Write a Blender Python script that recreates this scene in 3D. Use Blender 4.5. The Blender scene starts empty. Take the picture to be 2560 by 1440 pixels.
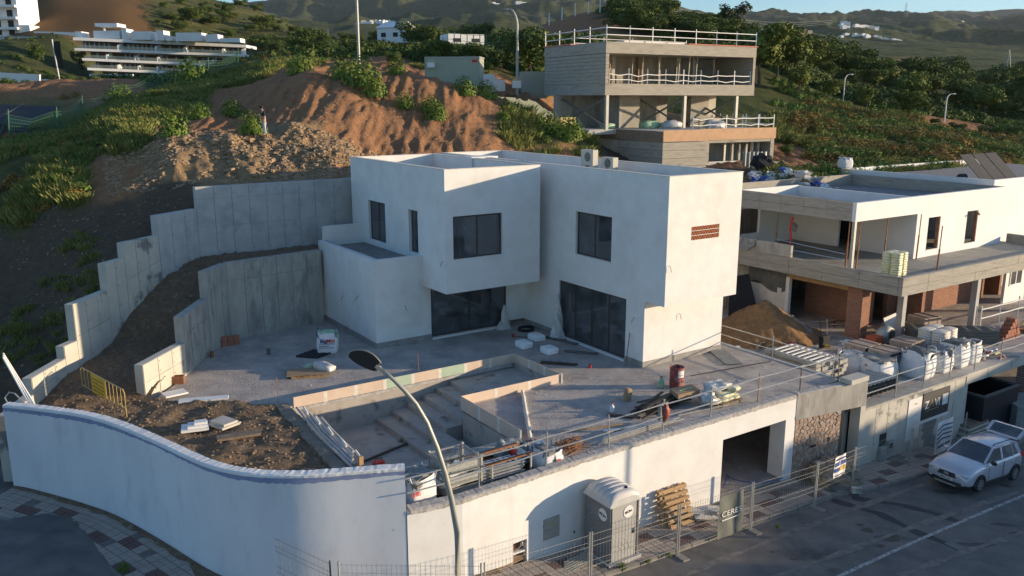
import bpy, bmesh, math, random
import numpy as np
from mathutils import Vector, Matrix, noise as mnoise
random.seed(11); np.random.seed(11)
R = math.radians
SC = bpy.context.scene
COL = SC.collection

# ---------------------------------------------------------------- camera
CAM_H = 12.0; FPX = 2088.0; PITCH = R(12.68)
cam = bpy.data.cameras.new('camera'); camo = bpy.data.objects.new('camera', cam); COL.objects.link(camo)
cam.sensor_width = 36.0; cam.lens = 36.0 * FPX / 2560.0
cam.clip_start = 0.3; cam.clip_end = 30000
camo.location = (0, 0, CAM_H); camo.rotation_euler = (R(90) - PITCH, 0, 0)
SC.camera = camo
SC.render.resolution_x = 1024; SC.render.resolution_y = 576
# ---------------------------------------------------------------- light
SUN_EL = R(8.0); SUN_AZ = R(1.0)          # azimuth from +X towards +Y
w = bpy.data.worlds.new('World'); SC.world = w; w.use_nodes = True
nt = w.node_tree; nt.nodes.clear()
sky = nt.nodes.new('ShaderNodeTexSky'); sky.sky_type = 'NISHITA'; sky.sun_disc = False
sky.sun_elevation = SUN_EL; sky.sun_rotation = R(90) - SUN_AZ; sky.air_density = 1.0; sky.dust_density = 0.4; sky.ozone_density = 3.7
bg = nt.nodes.new('ShaderNodeBackground'); bg.inputs[1].default_value = 0.15
wo = nt.nodes.new('ShaderNodeOutputWorld')
# thin high cloud, mixed into the sky colour by direction
tc = nt.nodes.new('ShaderNodeTexCoord'); mp = nt.nodes.new('ShaderNodeMapping'); mp.inputs['Scale'].default_value = (1.2, 1.2, 9)
ns = nt.nodes.new('ShaderNodeTexNoise'); ns.inputs['Scale'].default_value = 4.5; ns.inputs['Detail'].default_value = 8; ns.inputs['Roughness'].default_value = .62
cr = nt.nodes.new('ShaderNodeValToRGB'); cr.color_ramp.elements[0].position = .45; cr.color_ramp.elements[1].position = .8
cr.color_ramp.elements[1].color = (.28, .28, .28, 1)
mx = nt.nodes.new('ShaderNodeMixRGB'); mx.inputs['Color2'].default_value = (3.1, 3.2, 3.4, 1)
nt.links.new(tc.outputs['Generated'], mp.inputs[0]); nt.links.new(mp.outputs[0], ns.inputs['Vector'])
nt.links.new(ns.outputs[0], cr.inputs[0]); nt.links.new(cr.outputs[0], mx.inputs[0])
nt.links.new(sky.outputs[0], mx.inputs['Color1']); nt.links.new(mx.outputs[0], bg.inputs[0]); nt.links.new(bg.outputs[0], wo.inputs[0])
sun = bpy.data.lights.new('sun', 'SUN'); sun.energy = 4.3; sun.angle = R(0.6); sun.color = (1.0, .78, .53)
suno = bpy.data.objects.new('sun', sun); COL.objects.link(suno)
sd = Vector((math.cos(SUN_EL) * math.cos(SUN_AZ), math.cos(SUN_EL) * math.sin(SUN_AZ), math.sin(SUN_EL)))
suno.rotation_euler = sd.to_track_quat('Z', 'Y').to_euler(); suno.location = sd * 60
SC.view_settings.view_transform = 'Standard'; SC.view_settings.look = 'None'; SC.view_settings.gamma = 1
SC.view_settings.exposure = 0.85; SC.view_settings.use_curve_mapping = False

# ---------------------------------------------------------------- survey: where a sight line meets a level or wall of the place
cp_, sp_ = math.cos(PITCH), math.sin(PITCH)
YW = R(33.88); cy, sy = math.cos(YW), math.sin(YW)
def ray(px, py):
    x = (px - 1280) / FPX; y = (py - 720) / FPX
    return (x, cp_ - y * sp_, -sp_ - y * cp_)
def P(px, py, z=0.):
    r = ray(px, py); t = (z - CAM_H) / r[2]; return (r[0] * t, r[1] * t, z)
def PY(px, py, Y):
    r = ray(px, py); t = Y / r[1]; return (r[0] * t, Y, CAM_H + r[2] * t)
def W(b, a, z=0.):                      # house axes -> world
    return (-sy * a + cy * b, cy * a + sy * b, z)
def BA(x, y):                           # world -> house axes
    return (cy * x + sy * y, -sy * x + cy * y)
def lerp(a, b, t): return a + (b - a) * t
def interp(x, pts):
    if x <= pts[0][0]: return pts[0][1]
    for (x0, y0), (x1, y1) in zip(pts, pts[1:]):
        if x <= x1: return lerp(y0, y1, (x - x0) / (x1 - x0))
    return pts[-1][1]

# ---------------------------------------------------------------- mesh builder
class MB:
    def __init__(s): s.v = []; s.f = []
    def add(s, vs, fs):
        o = len(s.v); s.v += [tuple(v) for v in vs]; s.f += [tuple(i + o for i in f) for f in fs]; return s
    def box(s, x0, x1, y0, y1, z0, z1):
        return s.add([(x, y, z) for z in (z0, z1) for y in (y0, y1) for x in (x0, x1)],
                     [(0, 2, 3, 1), (4, 5, 7, 6), (0, 1, 5, 4), (2, 6, 7, 3), (0, 4, 6, 2), (1, 3, 7, 5)])
    def hexa(s, p):                     # 8 points: bottom 4 ring, top 4 ring
        return s.add(p, [(3, 2, 1, 0), (4, 5, 6, 7), (0, 1, 5, 4), (1, 2, 6, 5), (2, 3, 7, 6), (3, 0, 4, 7)])
    def prism(s, poly, z0, z1):         # poly xy ring counter clockwise; z may be callables
        n = len(poly); f0 = z0 if callable(z0) else (lambda i: z0); f1 = z1 if callable(z1) else (lambda i: z1)
        vs = [(x, y, f0(i)) for i, (x, y) in enumerate(poly)] + [(x, y, f1(i)) for i, (x, y) in enumerate(poly)]
        fs = [tuple(range(n))[::-1], tuple(range(n, 2 * n))] + [(i, (i + 1) % n, n + (i + 1) % n, n + i) for i in range(n)]
        return s.add(vs, fs)
    def tube(s, pts, r, n=6, r2=None, cap=True):
        pts = [Vector(p) for p in pts]; m = len(pts); o = len(s.v)
        for i, p in enumerate(pts):
            d = (pts[min(i + 1, m - 1)] - pts[max(i - 1, 0)]).normalized()
            u = d.cross(Vector((0, 0, 1)))
            if u.length < 1e-3: u = Vector((1, 0, 0))
            u.normalize(); q = d.cross(u)
            rr = r if r2 is None else lerp(r, r2, i / max(1, m - 1))
            for k in range(n):
                a = 2 * math.pi * (k + .5) / n; s.v.append(tuple(p + u * math.cos(a) * rr + q * math.sin(a) * rr))
        for i in range(m - 1):
            for k in range(n):
                a = o + i * n + k; b = o + i * n + (k + 1) % n; s.f.append((a, b, b + n, a + n))
        if cap: s.f.append(tuple(range(o, o + n))[::-1]); s.f.append(tuple(range(o + (m - 1) * n, o + m * n)))
        return s
    def beam(s, p, q, w, h):            # rectangular bar from p to q
        p = Vector(p); q = Vector(q); d = (q - p).normalized(); u = d.cross(Vector((0, 0, 1)))
        if u.length < 1e-3: u = Vector((1, 0, 0))
        u.normalize(); k = u.cross(d).normalized(); u *= w / 2; k *= h / 2
        return s.hexa([p - u - k, p + u - k, q + u - k, q - u - k, p - u + k, p + u + k, q + u + k, q - u + k])
    def lathe(s, prof, n=16, c=(0, 0, 0)):
        o = len(s.v)
        for r_, z in prof:
            for k in range(n):
                a = 2 * math.pi * k / n; s.v.append((c[0] + r_ * math.cos(a), c[1] + r_ * math.sin(a), c[2] + z))
        for i in range(len(prof) - 1):
            for k in range(n):
                a = o + i * n + k; b = o + i * n + (k + 1) % n; s.f.append((a, b, b + n, a + n))
        s.f.append(tuple(range(o, o + n))[::-1]); s.f.append(tuple(range(o + (len(prof) - 1) * n, o + len(prof) * n)))
        return s
    def grid(s, fn, nu, nv):            # fn(u,v)->xyz
        o = len(s.v)
        for j in range(nv + 1):
            for i in range(nu + 1): s.v.append(tuple(fn(i / nu, j / nv)))
        for j in range(nv):
            for i in range(nu):
                a = o + j * (nu + 1) + i; s.f.append((a, a + 1, a + nu + 2, a + nu + 1))
        return s
    def blob(s, c, r, seed=0, n=8, amp=.25, sq=1.):
        rnd = random.Random(seed); o = len(s.v); off = Vector((rnd.random() * 50, rnd.random() * 50, rnd.random() * 50))
        m = n // 2 + 1
        for j in range(m + 1):
            th = math.pi * j / m
            for k in range(n):
                ph = 2 * math.pi * k / n
                d = Vector((math.sin(th) * math.cos(ph), math.sin(th) * math.sin(ph), math.cos(th)))
                if sq != 1.: d = Vector([math.copysign(abs(t) ** sq, t) for t in d])
                q = 1 + amp * mnoise.noise(d * 1.7 + off)
                s.v.append((c[0] + d.x * r[0] * q, c[1] + d.y * r[1] * q, c[2] + d.z * r[2] * q))
        for j in range(m):
            for k in range(n):
                a = o + j * n + k; b = o + j * n + (k + 1) % n; s.f.append((a, a + n, b + n, b))
        return s

ORG = {}
def link(o, parent=None):
    COL.objects.link(o)
    if parent is not None: o.parent = parent
    return o
def mesh_of(name, mb, m, org=(0, 0, 0), smooth=False):
    me = bpy.data.meshes.new(name)
    me.from_pydata([(x - org[0], y - org[1], z - org[2]) for x, y, z in mb.v], [], mb.f)
    if m is not None: me.materials.append(m)
    me.validate(); bmx = bmesh.new(); bmx.from_mesh(me); bmesh.ops.recalc_face_normals(bmx, faces=bmx.faces); bmx.to_mesh(me); bmx.free()
    if smooth:
        me.polygons.foreach_set('use_smooth', [True] * len(me.polygons))
    return me
def thing(name, label, cat, loc=(0, 0, 0), rz=0., group=None, org=None):
    """loc world; org = coordinates that parts will be given relative to"""
    o = bpy.data.objects.new(name, None); link(o); o.location = loc; o.rotation_euler = (0, 0, rz); o.empty_display_size = .3
    o['label'] = label; o['category'] = cat
    if group: o['group'] = group
    ORG[o.name] = org or (0, 0, 0)
    return o
def hthing(name, label, cat, b, a, z, group=None):      # thing in house axes, parts given in absolute (b, a, z)
    return thing(name, label, cat, W(b, a, z), YW, group, (b, a, z))
def part(name, mb, m, parent, label=None, smooth=False, kind=None):
    me = mesh_of(name, mb, m, ORG.get(parent.name, (0, 0, 0)), smooth)
    o = bpy.data.objects.new(name, me); link(o, parent)
    if label: o['label'] = label
    if kind: o['kind'] = kind
    ORG[o.name] = ORG.get(parent.name, (0, 0, 0))
    return o
def solo(name, mb, m, label, cat, loc=(0, 0, 0), rz=0., group=None, smooth=False, org=(0, 0, 0)):
    o = bpy.data.objects.new(name, mesh_of(name, mb, m, org, smooth)); link(o); o.location = loc; o.rotation_euler = (0, 0, rz)
    o['label'] = label; o['category'] = cat
    if group: o['group'] = group
    ORG[o.name] = org
    return o
def struct(name, mb, m, loc=(0, 0, 0), rz=0., smooth=False, kind='structure'):
    o = bpy.data.objects.new(name, mesh_of(name, mb, m, (0, 0, 0), smooth)); link(o); o.location = loc; o.rotation_euler = (0, 0, rz)
    o['kind'] = kind; ORG[o.name] = (0, 0, 0)
    return o
def dup(src, loc, rz=0., label=None, scale=None, group=None):
    r = src.copy(); COL.objects.link(r); r.location = loc; r.rotation_euler = (src.rotation_euler.x, src.rotation_euler.y, rz)
    if scale: r.scale = scale if hasattr(scale, '__len__') else (scale,) * 3
    if label: r['label'] = label
    if group: r['group'] = group
    for ch in list(src.children):
        c = ch.copy(); COL.objects.link(c); c.parent = r
        for g in list(ch.children):
            d = g.copy(); COL.objects.link(d); d.parent = c
    ORG[r.name] = ORG.get(src.name, (0, 0, 0))
    return r
def piece(src, parent, loc=None, rz=None):               # one more copy of a small part sharing its mesh
    o = bpy.data.objects.new(src.name.split('.')[0], src.data); link(o, parent)
    if loc is not None: o.location = loc
    if rz is not None: o.rotation_euler = (0, 0, rz)
    return o

# ---------------------------------------------------------------- materials
def mat(name, c1, c2=None, scale=3., rough=.85, bump=.0, bscale=None, metal=0., detail=6., lo=.35, hi=.65, c3=None, s3=.4, lo3=.5, hi3=.7,
        spec=None, stretch=None, alpha=None, trans=None, coat=0., obj=False, bdist=.03):
    m = bpy.data.materials.new(name); m.use_nodes = True; n = m.node_tree; b = n.nodes['Principled BSDF']
    b.inputs['Base Color'].default_value = (*c1, 1); b.inputs['Roughness'].default_value = rough; b.inputs['Metallic'].default_value = metal
    if spec is not None: b.inputs['Specular IOR Level'].default_value = spec
    if coat: b.inputs['Coat Weight'].default_value = coat
    if alpha is not None: b.inputs['Alpha'].default_value = alpha
    if trans is not None: b.inputs['Transmission Weight'].default_value = trans
    if c2 is None and not bump: return m
    if obj:
        t = n.nodes.new('ShaderNodeTexCoord'); src = t.outputs['Object']
    else:
        g = n.nodes.new('ShaderNodeNewGeometry'); src = g.outputs['Position']
    if stretch:
        mp = n.nodes.new('ShaderNodeMapping'); mp.inputs['Scale'].default_value = stretch; n.links.new(src, mp.inputs[0]); src = mp.outputs[0]
    def noisy(s, d=detail):
        q = n.nodes.new('ShaderNodeTexNoise'); q.inputs['Scale'].default_value = s; q.inputs['Detail'].default_value = d; q.inputs['Roughness'].default_value = .6
        n.links.new(src, q.inputs['Vector']); return q.outputs[0]
    def rng(o_, a, z):
        q = n.nodes.new('ShaderNodeMapRange'); q.inputs[1].default_value = a; q.inputs[2].default_value = z; n.links.new(o_, q.inputs[0]); return q.outputs[0]
    col = None
    if c2 is not None:
        x = n.nodes.new('ShaderNodeMixRGB'); x.inputs[1].default_value = (*c1, 1); x.inputs[2].default_value = (*c2, 1)
        n.links.new(rng(noisy(scale), lo, hi), x.inputs[0]); col = x.outputs[0]
        if c3 is not None:
            y = n.nodes.new('ShaderNodeMixRGB'); y.inputs[2].default_value = (*c3, 1); n.links.new(col, y.inputs[1])
            n.links.new(rng(noisy(s3), lo3, hi3), y.inputs[0]); col = y.outputs[0]
        n.links.new(col, b.inputs['Base Color'])
    if bump:
        k = n.nodes.new('ShaderNodeBump'); k.inputs['Strength'].default_value = bump; k.inputs['Distance'].default_value = bdist
        n.links.new(noisy(bscale or scale * 4, 8.), k.inputs['Height']); n.links.new(k.outputs[0], b.inputs['Normal'])
    return m
M = {}
M['plaster'] = mat('white_plaster', (.74, .73, .70), (.66, .645, .615), 1.3, .9, .35, 2.2, lo=.4, hi=.75, c3=(.60, .575, .53), s3=.45, lo3=.52, hi3=.80, bdist=.012)
M['plaster_blue'] = mat('shade_tinted_plaster', (.68, .695, .72), (.60, .615, .645), .7, .85, .4, 2.6, c3=(.54, .54, .55), s3=1.4, lo3=.56, hi3=.78, bdist=.012, stretch=(1, 1, .4))  # white plaster with the blue of the wall's shaded side put into its colour
M['coping'] = mat('raw_mortar', (.30, .28, .26), (.48, .46, .43), 6, .95, .8, 25)
M['base'] = mat('bare_skirting', (.24, .23, .21), (.34, .32, .29), 4, .95, .4, 30)
M['conc'] = mat('concrete', (.46, .45, .43), (.39, .385, .37), 1.6, .9, .35, 22, c3=(.33, .33, .32), s3=.8, lo3=.50, hi3=.75, bdist=.012)
M['conc_light'] = mat('pale_concrete', (.52, .49, .42), (.44, .42, .36), 1.4, .9, .3, 22, c3=(.19, .19, .175), s3=.33, lo3=.56, hi3=.60, bdist=.012)
M['conc_old'] = mat('weathered_concrete', (.42, .40, .35), (.31, .29, .255), 2.2, .9, .45, 18, c3=(.22, .21, .19), s3=1.1, lo3=.55, hi3=.72, stretch=(1, 1, .35), bdist=.015)
M['board_conc'] = mat('board_marked_concrete', (.38, .35, .29), (.29, .27, .23), 2.5, .9, .5, 14, c3=(.20, .18, .15), s3=.9, lo3=.58, hi3=.75, stretch=(.5, .5, 3.5), bdist=.02)
M['joint'] = mat('dark_joint', (.12, .12, .12), None)
M['terrace'] = mat('dusty_screed', (.46, .41, .365), (.29, .265, .25), .75, .95, .95, 13, c3=(.52, .45, .37), s3=2.8, lo3=.55, hi3=.7, bdist=.05)
M['soil'] = mat('brown_soil', (.20, .135, .08), (.125, .085, .052), 5, 1, 1., 16, c3=(.28, .21, .14), s3=3, lo3=.55, hi3=.7, bdist=.08)
M['rubble'] = mat('brown_rubble', (.36, .25, .15), (.24, .16, .09), 3, 1, .7, 12, obj=False)
M['stone_grey'] = mat('grey_stone', (.27, .22, .17), (.18, .145, .11), 2, .95, .5, 10)
M['ac'] = mat('beige_casing', (.50, .48, .41), None)
M['brick_bright'] = mat('orange_brick', (.58, .25, .13), (.5, .2, .1), 5)
M['sand'] = mat('orange_sand', (.30, .165, .065), (.18, .105, .05), 4, 1, .8, 20, c3=(.38, .27, .15), s3=6, lo3=.6, hi3=.7, bdist=.05)
M['asphalt'] = mat('dusty_asphalt', (.165, .15, .135), (.095, .09, .086), .8, .9, .6, 40, c3=(.055, .055, .053), s3=.5, lo3=.58, hi3=.72, bdist=.015)
M['dust'] = mat('dried_dust', (.22, .195, .165), (.12, .11, .10), 3, .95, .4, 30)
M['asphalt_patch'] = mat('dark_asphalt_patch', (.032, .034, .038), (.05, .05, .052), 3, .9, .4, 50)
M['stain'] = mat('oil_stain', (.035, .033, .026), (.06, .055, .045), 3, .7)
M['paint_line'] = mat('worn_white_paint', (.42, .41, .38), (.17, .165, .155), 7, .8, lo=.42, hi=.6)
M['tile'] = mat('pavement_tile', (.38, .32, .27), (.31, .26, .22), 2, .9, .3, 30, bdist=.006)
M['tile_red'] = mat('red_pavement_tile', (.165, .095, .08), (.12, .075, .065), 2, .9, .3, 30, bdist=.006)
M['tile_bed'] = mat('pavement_bed', (.20, .175, .15), (.12, .105, .09), 3, .95, .5, 20)
M['kerb'] = mat('kerb_concrete', (.27, .245, .21), (.19, .17, .15), 3, .9, .4, 25)
M['brick'] = mat('brick_face', (.40, .165, .095), (.30, .12, .075), 4, .9, .4, 30)
M['wood'] = mat('raw_timber', (.45, .29, .14), (.33, .20, .095), 5, .8, .3, 30, stretch=(1, 1, 5))
M['wood_old'] = mat('grey_timber', (.25, .19, .13), (.15, .115, .085), 5, .85, .4, 30)
M['ply'] = mat('plywood', (.50, .30, .17), (.42, .25, .14), 2, .75)
M['peach'] = mat('peach_board', (.62, .49, .38), (.56, .43, .33), 2, .8, c3=(.62, .55, .46), s3=4, lo3=.62, hi3=.7)
M['green_board'] = mat('green_board', (.40, .50, .38), (.36, .45, .34), 2, .8)
M['white_filler'] = mat('white_filler', (.70, .66, .58), (.6, .55, .47), 6, .9)
M['pool'] = mat('pool_render', (.42, .38, .33), (.34, .31, .275), 1.5, .9, .4, 20, c3=(.13, .12, .11), s3=1.6, lo3=.57, hi3=.7)
M['galv'] = mat('galvanised_steel', (.55, .56, .55), (.42, .43, .43), 8, .38, metal=.75)
M['galv_dull'] = mat('dull_galvanised', (.42, .42, .38), (.33, .33, .30), 8, .6, metal=.35)
M['rust'] = mat('rusty_steel', (.33, .15, .07), (.2, .09, .045), 8, .8, metal=.2)
M['green_steel'] = mat('green_painted_mesh', (.04, .14, .09), None, rough=.6)
M['grey_steel'] = mat('dark_steel', (.10, .11, .105), (.16, .16, .15), 3, .6, metal=.3)
M['lamp'] = mat('lamp_post_paint', (.36, .36, .31), (.30, .30, .26), 2, .45, metal=.3)
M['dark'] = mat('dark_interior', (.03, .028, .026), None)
M['frame'] = mat('bronze_frame', (.055, .038, .03), None, rough=.45)
M['white_paint'] = mat('white_paint', (.78, .77, .74), (.70, .69, .66), 1, .6)
M['white_plastic'] = mat('white_woven_bag', (.74, .74, .73), (.62, .62, .62), 7, .7, .5, 14, bdist=.03)
M['foam'] = mat('white_foam', (.8, .8, .78), None, rough=.9)
M['black'] = mat('black_plastic', (.014, .014, .018), None, rough=.5)
M['black_bar'] = mat('dark_wood_batten', (.035, .028, .022), (.06, .045, .035), 8, .7)
M['yellow'] = mat('yellow_paint', (.62, .40, .03), (.5, .32, .03), 4, .6)
M['yellow_bar'] = mat('faded_yellow_steel', (.52, .40, .14), (.42, .30, .10), 6, .6)
M['red'] = mat('red_plastic', (.48, .035, .025), None, rough=.5)
M['darkred'] = mat('worn_red_paint', (.26, .045, .035), (.40, .28, .25), 3, .6, lo=.5, hi=.66)
M['green_pl'] = mat('green_plastic', (.18, .42, .16), (.5, .55, .45), 6, .5)
M['blue_pl'] = mat('blue_plastic', (.06, .10, .35), None, rough=.5)
M['navy'] = mat('navy_ink', (.02, .03, .14), None)
M['ink'] = mat('black_ink', (.025, .025, .03), None)
M['redink'] = mat('red_ink', (.55, .05, .04), None)
M['paper'] = mat('printed_paper', (.72, .70, .66), None)
M['bannergrey'] = mat('grey_banner', (.16, .17, .14), (.12, .13, .11), 3)
M['bannerblack'] = mat('black_banner', (.035, .036, .034), None, rough=.7)
M['gold'] = mat('gold_ink', (.35, .22, .08), None)
M['kraft'] = mat('kraft_paper', (.36, .25, .15), (.28, .19, .11), 6)
M['film'] = mat('plastic_film', (.62, .60, .56), (.45, .43, .40), 9, .25, .6, 10, bdist=.04)
M['yellowfilm'] = mat('yellow_film', (.62, .58, .26), (.66, .64, .5), 5, .4, .5, 9, bdist=.04)
M['cloth_grey'] = mat('grey_cloth', (.28, .28, .26), (.18, .18, .17), 5, .9, .6, 9, bdist=.05)
M['skin'] = mat('skin', (.45, .27, .19), None, rough=.6)
M['jacket'] = mat('black_jacket', (.014, .014, .018), None)
M['jeans'] = mat('pale_jeans', (.42, .45, .52), None)
M['hair'] = mat('dark_hair', (.02, .014, .01), None)
M['potty'] = mat('grey_cabin_plastic', (.20, .20, .20), (.17, .17, .17), 2, .45)
M['potty_door'] = mat('pale_cabin_door', (.40, .39, .36), (.36, .35, .33), 2, .5)
M['potty_roof'] = mat('pale_cabin_roof', (.52, .50, .47), (.46, .45, .43), 2, .45)
M['container'] = mat('cream_container', (.38, .40, .30), (.34, .36, .27), 1, .6)
M['tarp'] = mat('white_sheet', (.72, .67, .60), (.62, .56, .49), 1.2, .85, .5, 3, bdist=.1)
M['mesh_white'] = mat('white_render', (.78, .77, .75), (.7, .69, .67), .5, .8)
M['rooffloor'] = mat('roof_screed', (.17, .16, .15), (.25, .235, .22), 2, .95)
M['pinkdeck'] = mat('pink_insulation', (.55, .20, .15), None)
def glass(name, tint=(.02, .025, .03), rough=.03):
    m = bpy.data.materials.new(name); m.use_nodes = True; n = m.node_tree; n.nodes.clear()
    o = n.nodes.new('ShaderNodeOutputMaterial'); g = n.nodes.new('ShaderNodeBsdfGlossy'); g.inputs['Roughness'].default_value = rough; g.inputs[0].default_value = (.9, .92, .95, 1)
    t = n.nodes.new('ShaderNodeBsdfTransparent'); t.inputs[0].default_value = (*tint, 1); f = n.nodes.new('ShaderNodeFresnel'); f.inputs[0].default_value = 2.1
    x = n.nodes.new('ShaderNodeMixShader'); n.links.new(f.outputs[0], x.inputs[0]); n.links.new(t.outputs[0], x.inputs[1]); n.links.new(g.outputs[0], x.inputs[2])
    df = n.nodes.new('ShaderNodeBsdfDiffuse'); df.inputs[0].default_value = (.30, .31, .33, 1); y = n.nodes.new('ShaderNodeMixShader'); gm = n.nodes.new('ShaderNodeNewGeometry'); q = n.nodes.new('ShaderNodeTexNoise'); q.inputs['Scale'].default_value = 1.3; q.inputs['Detail'].default_value = 6; n.links.new(gm.outputs['Position'], q.inputs['Vector'])
    r_ = n.nodes.new('ShaderNodeMapRange'); r_.inputs[1].default_value = .3; r_.inputs[2].default_value = .8; r_.inputs[3].default_value = .05; r_.inputs[4].default_value = .38; n.links.new(q.outputs[0], r_.inputs[0]); n.links.new(r_.outputs[0], y.inputs[0]); n.links.new(x.outputs[0], y.inputs[1]); n.links.new(df.outputs[0], y.inputs[2])
    n.links.new(y.outputs[0], o.inputs[0]); return m
M['glass'] = glass('window_glass', (.42, .48, .46)); M['glass_dark'] = glass('tinted_glass', (.22, .25, .25)); M['car_glass'] = glass('car_glass', (.10, .12, .13))
M['interior'] = mat('interior_plaster', (.50, .46, .28), (.44, .40, .25), 1, .9)
def leafmat(name, c1, c2, s=.6):
    m = bpy.data.materials.new(name); m.use_nodes = True; n = m.node_tree; b = n.nodes['Principled BSDF']
    g = n.nodes.new('ShaderNodeNewGeometry'); q = n.nodes.new('ShaderNodeTexNoise'); q.inputs['Scale'].default_value = s; q.inputs['Detail'].default_value = 3
    n.links.new(g.outputs['Position'], q.inputs['Vector'])
    ad = n.nodes.new('ShaderNodeMath'); ad.operation = 'ADD'; n.links.new(q.outputs[0], ad.inputs[0])
    mu = n.nodes.new('ShaderNodeMath'); mu.operation = 'MULTIPLY'; mu.inputs[1].default_value = .45; n.links.new(g.outputs['Random Per Island'], mu.inputs[0]); n.links.new(mu.outputs[0], ad.inputs[1])
    r = n.nodes.new('ShaderNodeMapRange'); r.inputs[1].default_value = .4; r.inputs[2].default_value = 1.0; n.links.new(ad.outputs[0], r.inputs[0])
    x = n.nodes.new('ShaderNodeMixRGB'); x.inputs[1].default_value = (*c1, 1); x.inputs[2].default_value = (*c2, 1); n.links.new(r.outputs[0], x.inputs[0]); n.links.new(x.outputs[0], b.inputs['Base Color'])
    b.inputs['Roughness'].default_value = .75; b.inputs['Specular IOR Level'].default_value = .2
    return m
M['grass'] = leafmat('grass_blades', (.085, .12, .025), (.26, .26, .075))
M['weed'] = leafmat('weed_leaves', (.06, .11, .018), (.16, .23, .045))
M['dry'] = leafmat('dry_scrub', (.12, .095, .03), (.33, .19, .045))
M['pine'] = leafmat('pine_needles', (.045, .08, .016), (.17, .20, .04), .3)
M['scrub'] = leafmat('dark_scrub_leaves', (.036, .068, .016), (.13, .17, .04), .3)
M['euc'] = leafmat('eucalyptus_leaves', (.045, .06, .03), (.10, .12, .05), .3)
M['bark'] = mat('bark', (.14, .10, .07), (.08, .06, .04), 6, .9, .5, 20)

def text_mb(txt, size, bold=False):
    cu = bpy.data.curves.new('t', 'FONT'); cu.body = txt; cu.size = size; cu.extrude = .004; cu.align_x = 'CENTER'; cu.align_y = 'CENTER'
    if bold: cu.offset = size * .018
    o = bpy.data.objects.new('t', cu); COL.objects.link(o)
    me = bpy.data.meshes.new_from_object(o.evaluated_get(bpy.context.evaluated_depsgraph_get()))
    vs = [tuple(v.co) for v in me.vertices]; fs = [tuple(p.vertices) for p in me.polygons]
    bpy.data.objects.remove(o); bpy.data.curves.remove(cu); bpy.data.meshes.remove(me)
    return vs, fs
def lettering(name, txt, size, m, parent, centre, right, up, bold=False, width=None):
    """flat raised letters on a face: centre, right and up vectors in the parent's own (absolute) coordinates"""
    vs, fs = text_mb(txt, size, bold); c = Vector(centre); r = Vector(right).normalized(); u = Vector(up).normalized(); n = r.cross(u)
    k = 1.
    if width: k = width / max(1e-6, max(v[0] for v in vs) - min(v[0] for v in vs))
    mb = MB(); mb.add([tuple(c + r * v[0] * k + u * v[1] + n * v[2]) for v in vs], fs)
    return part(name, mb, m, parent)
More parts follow.
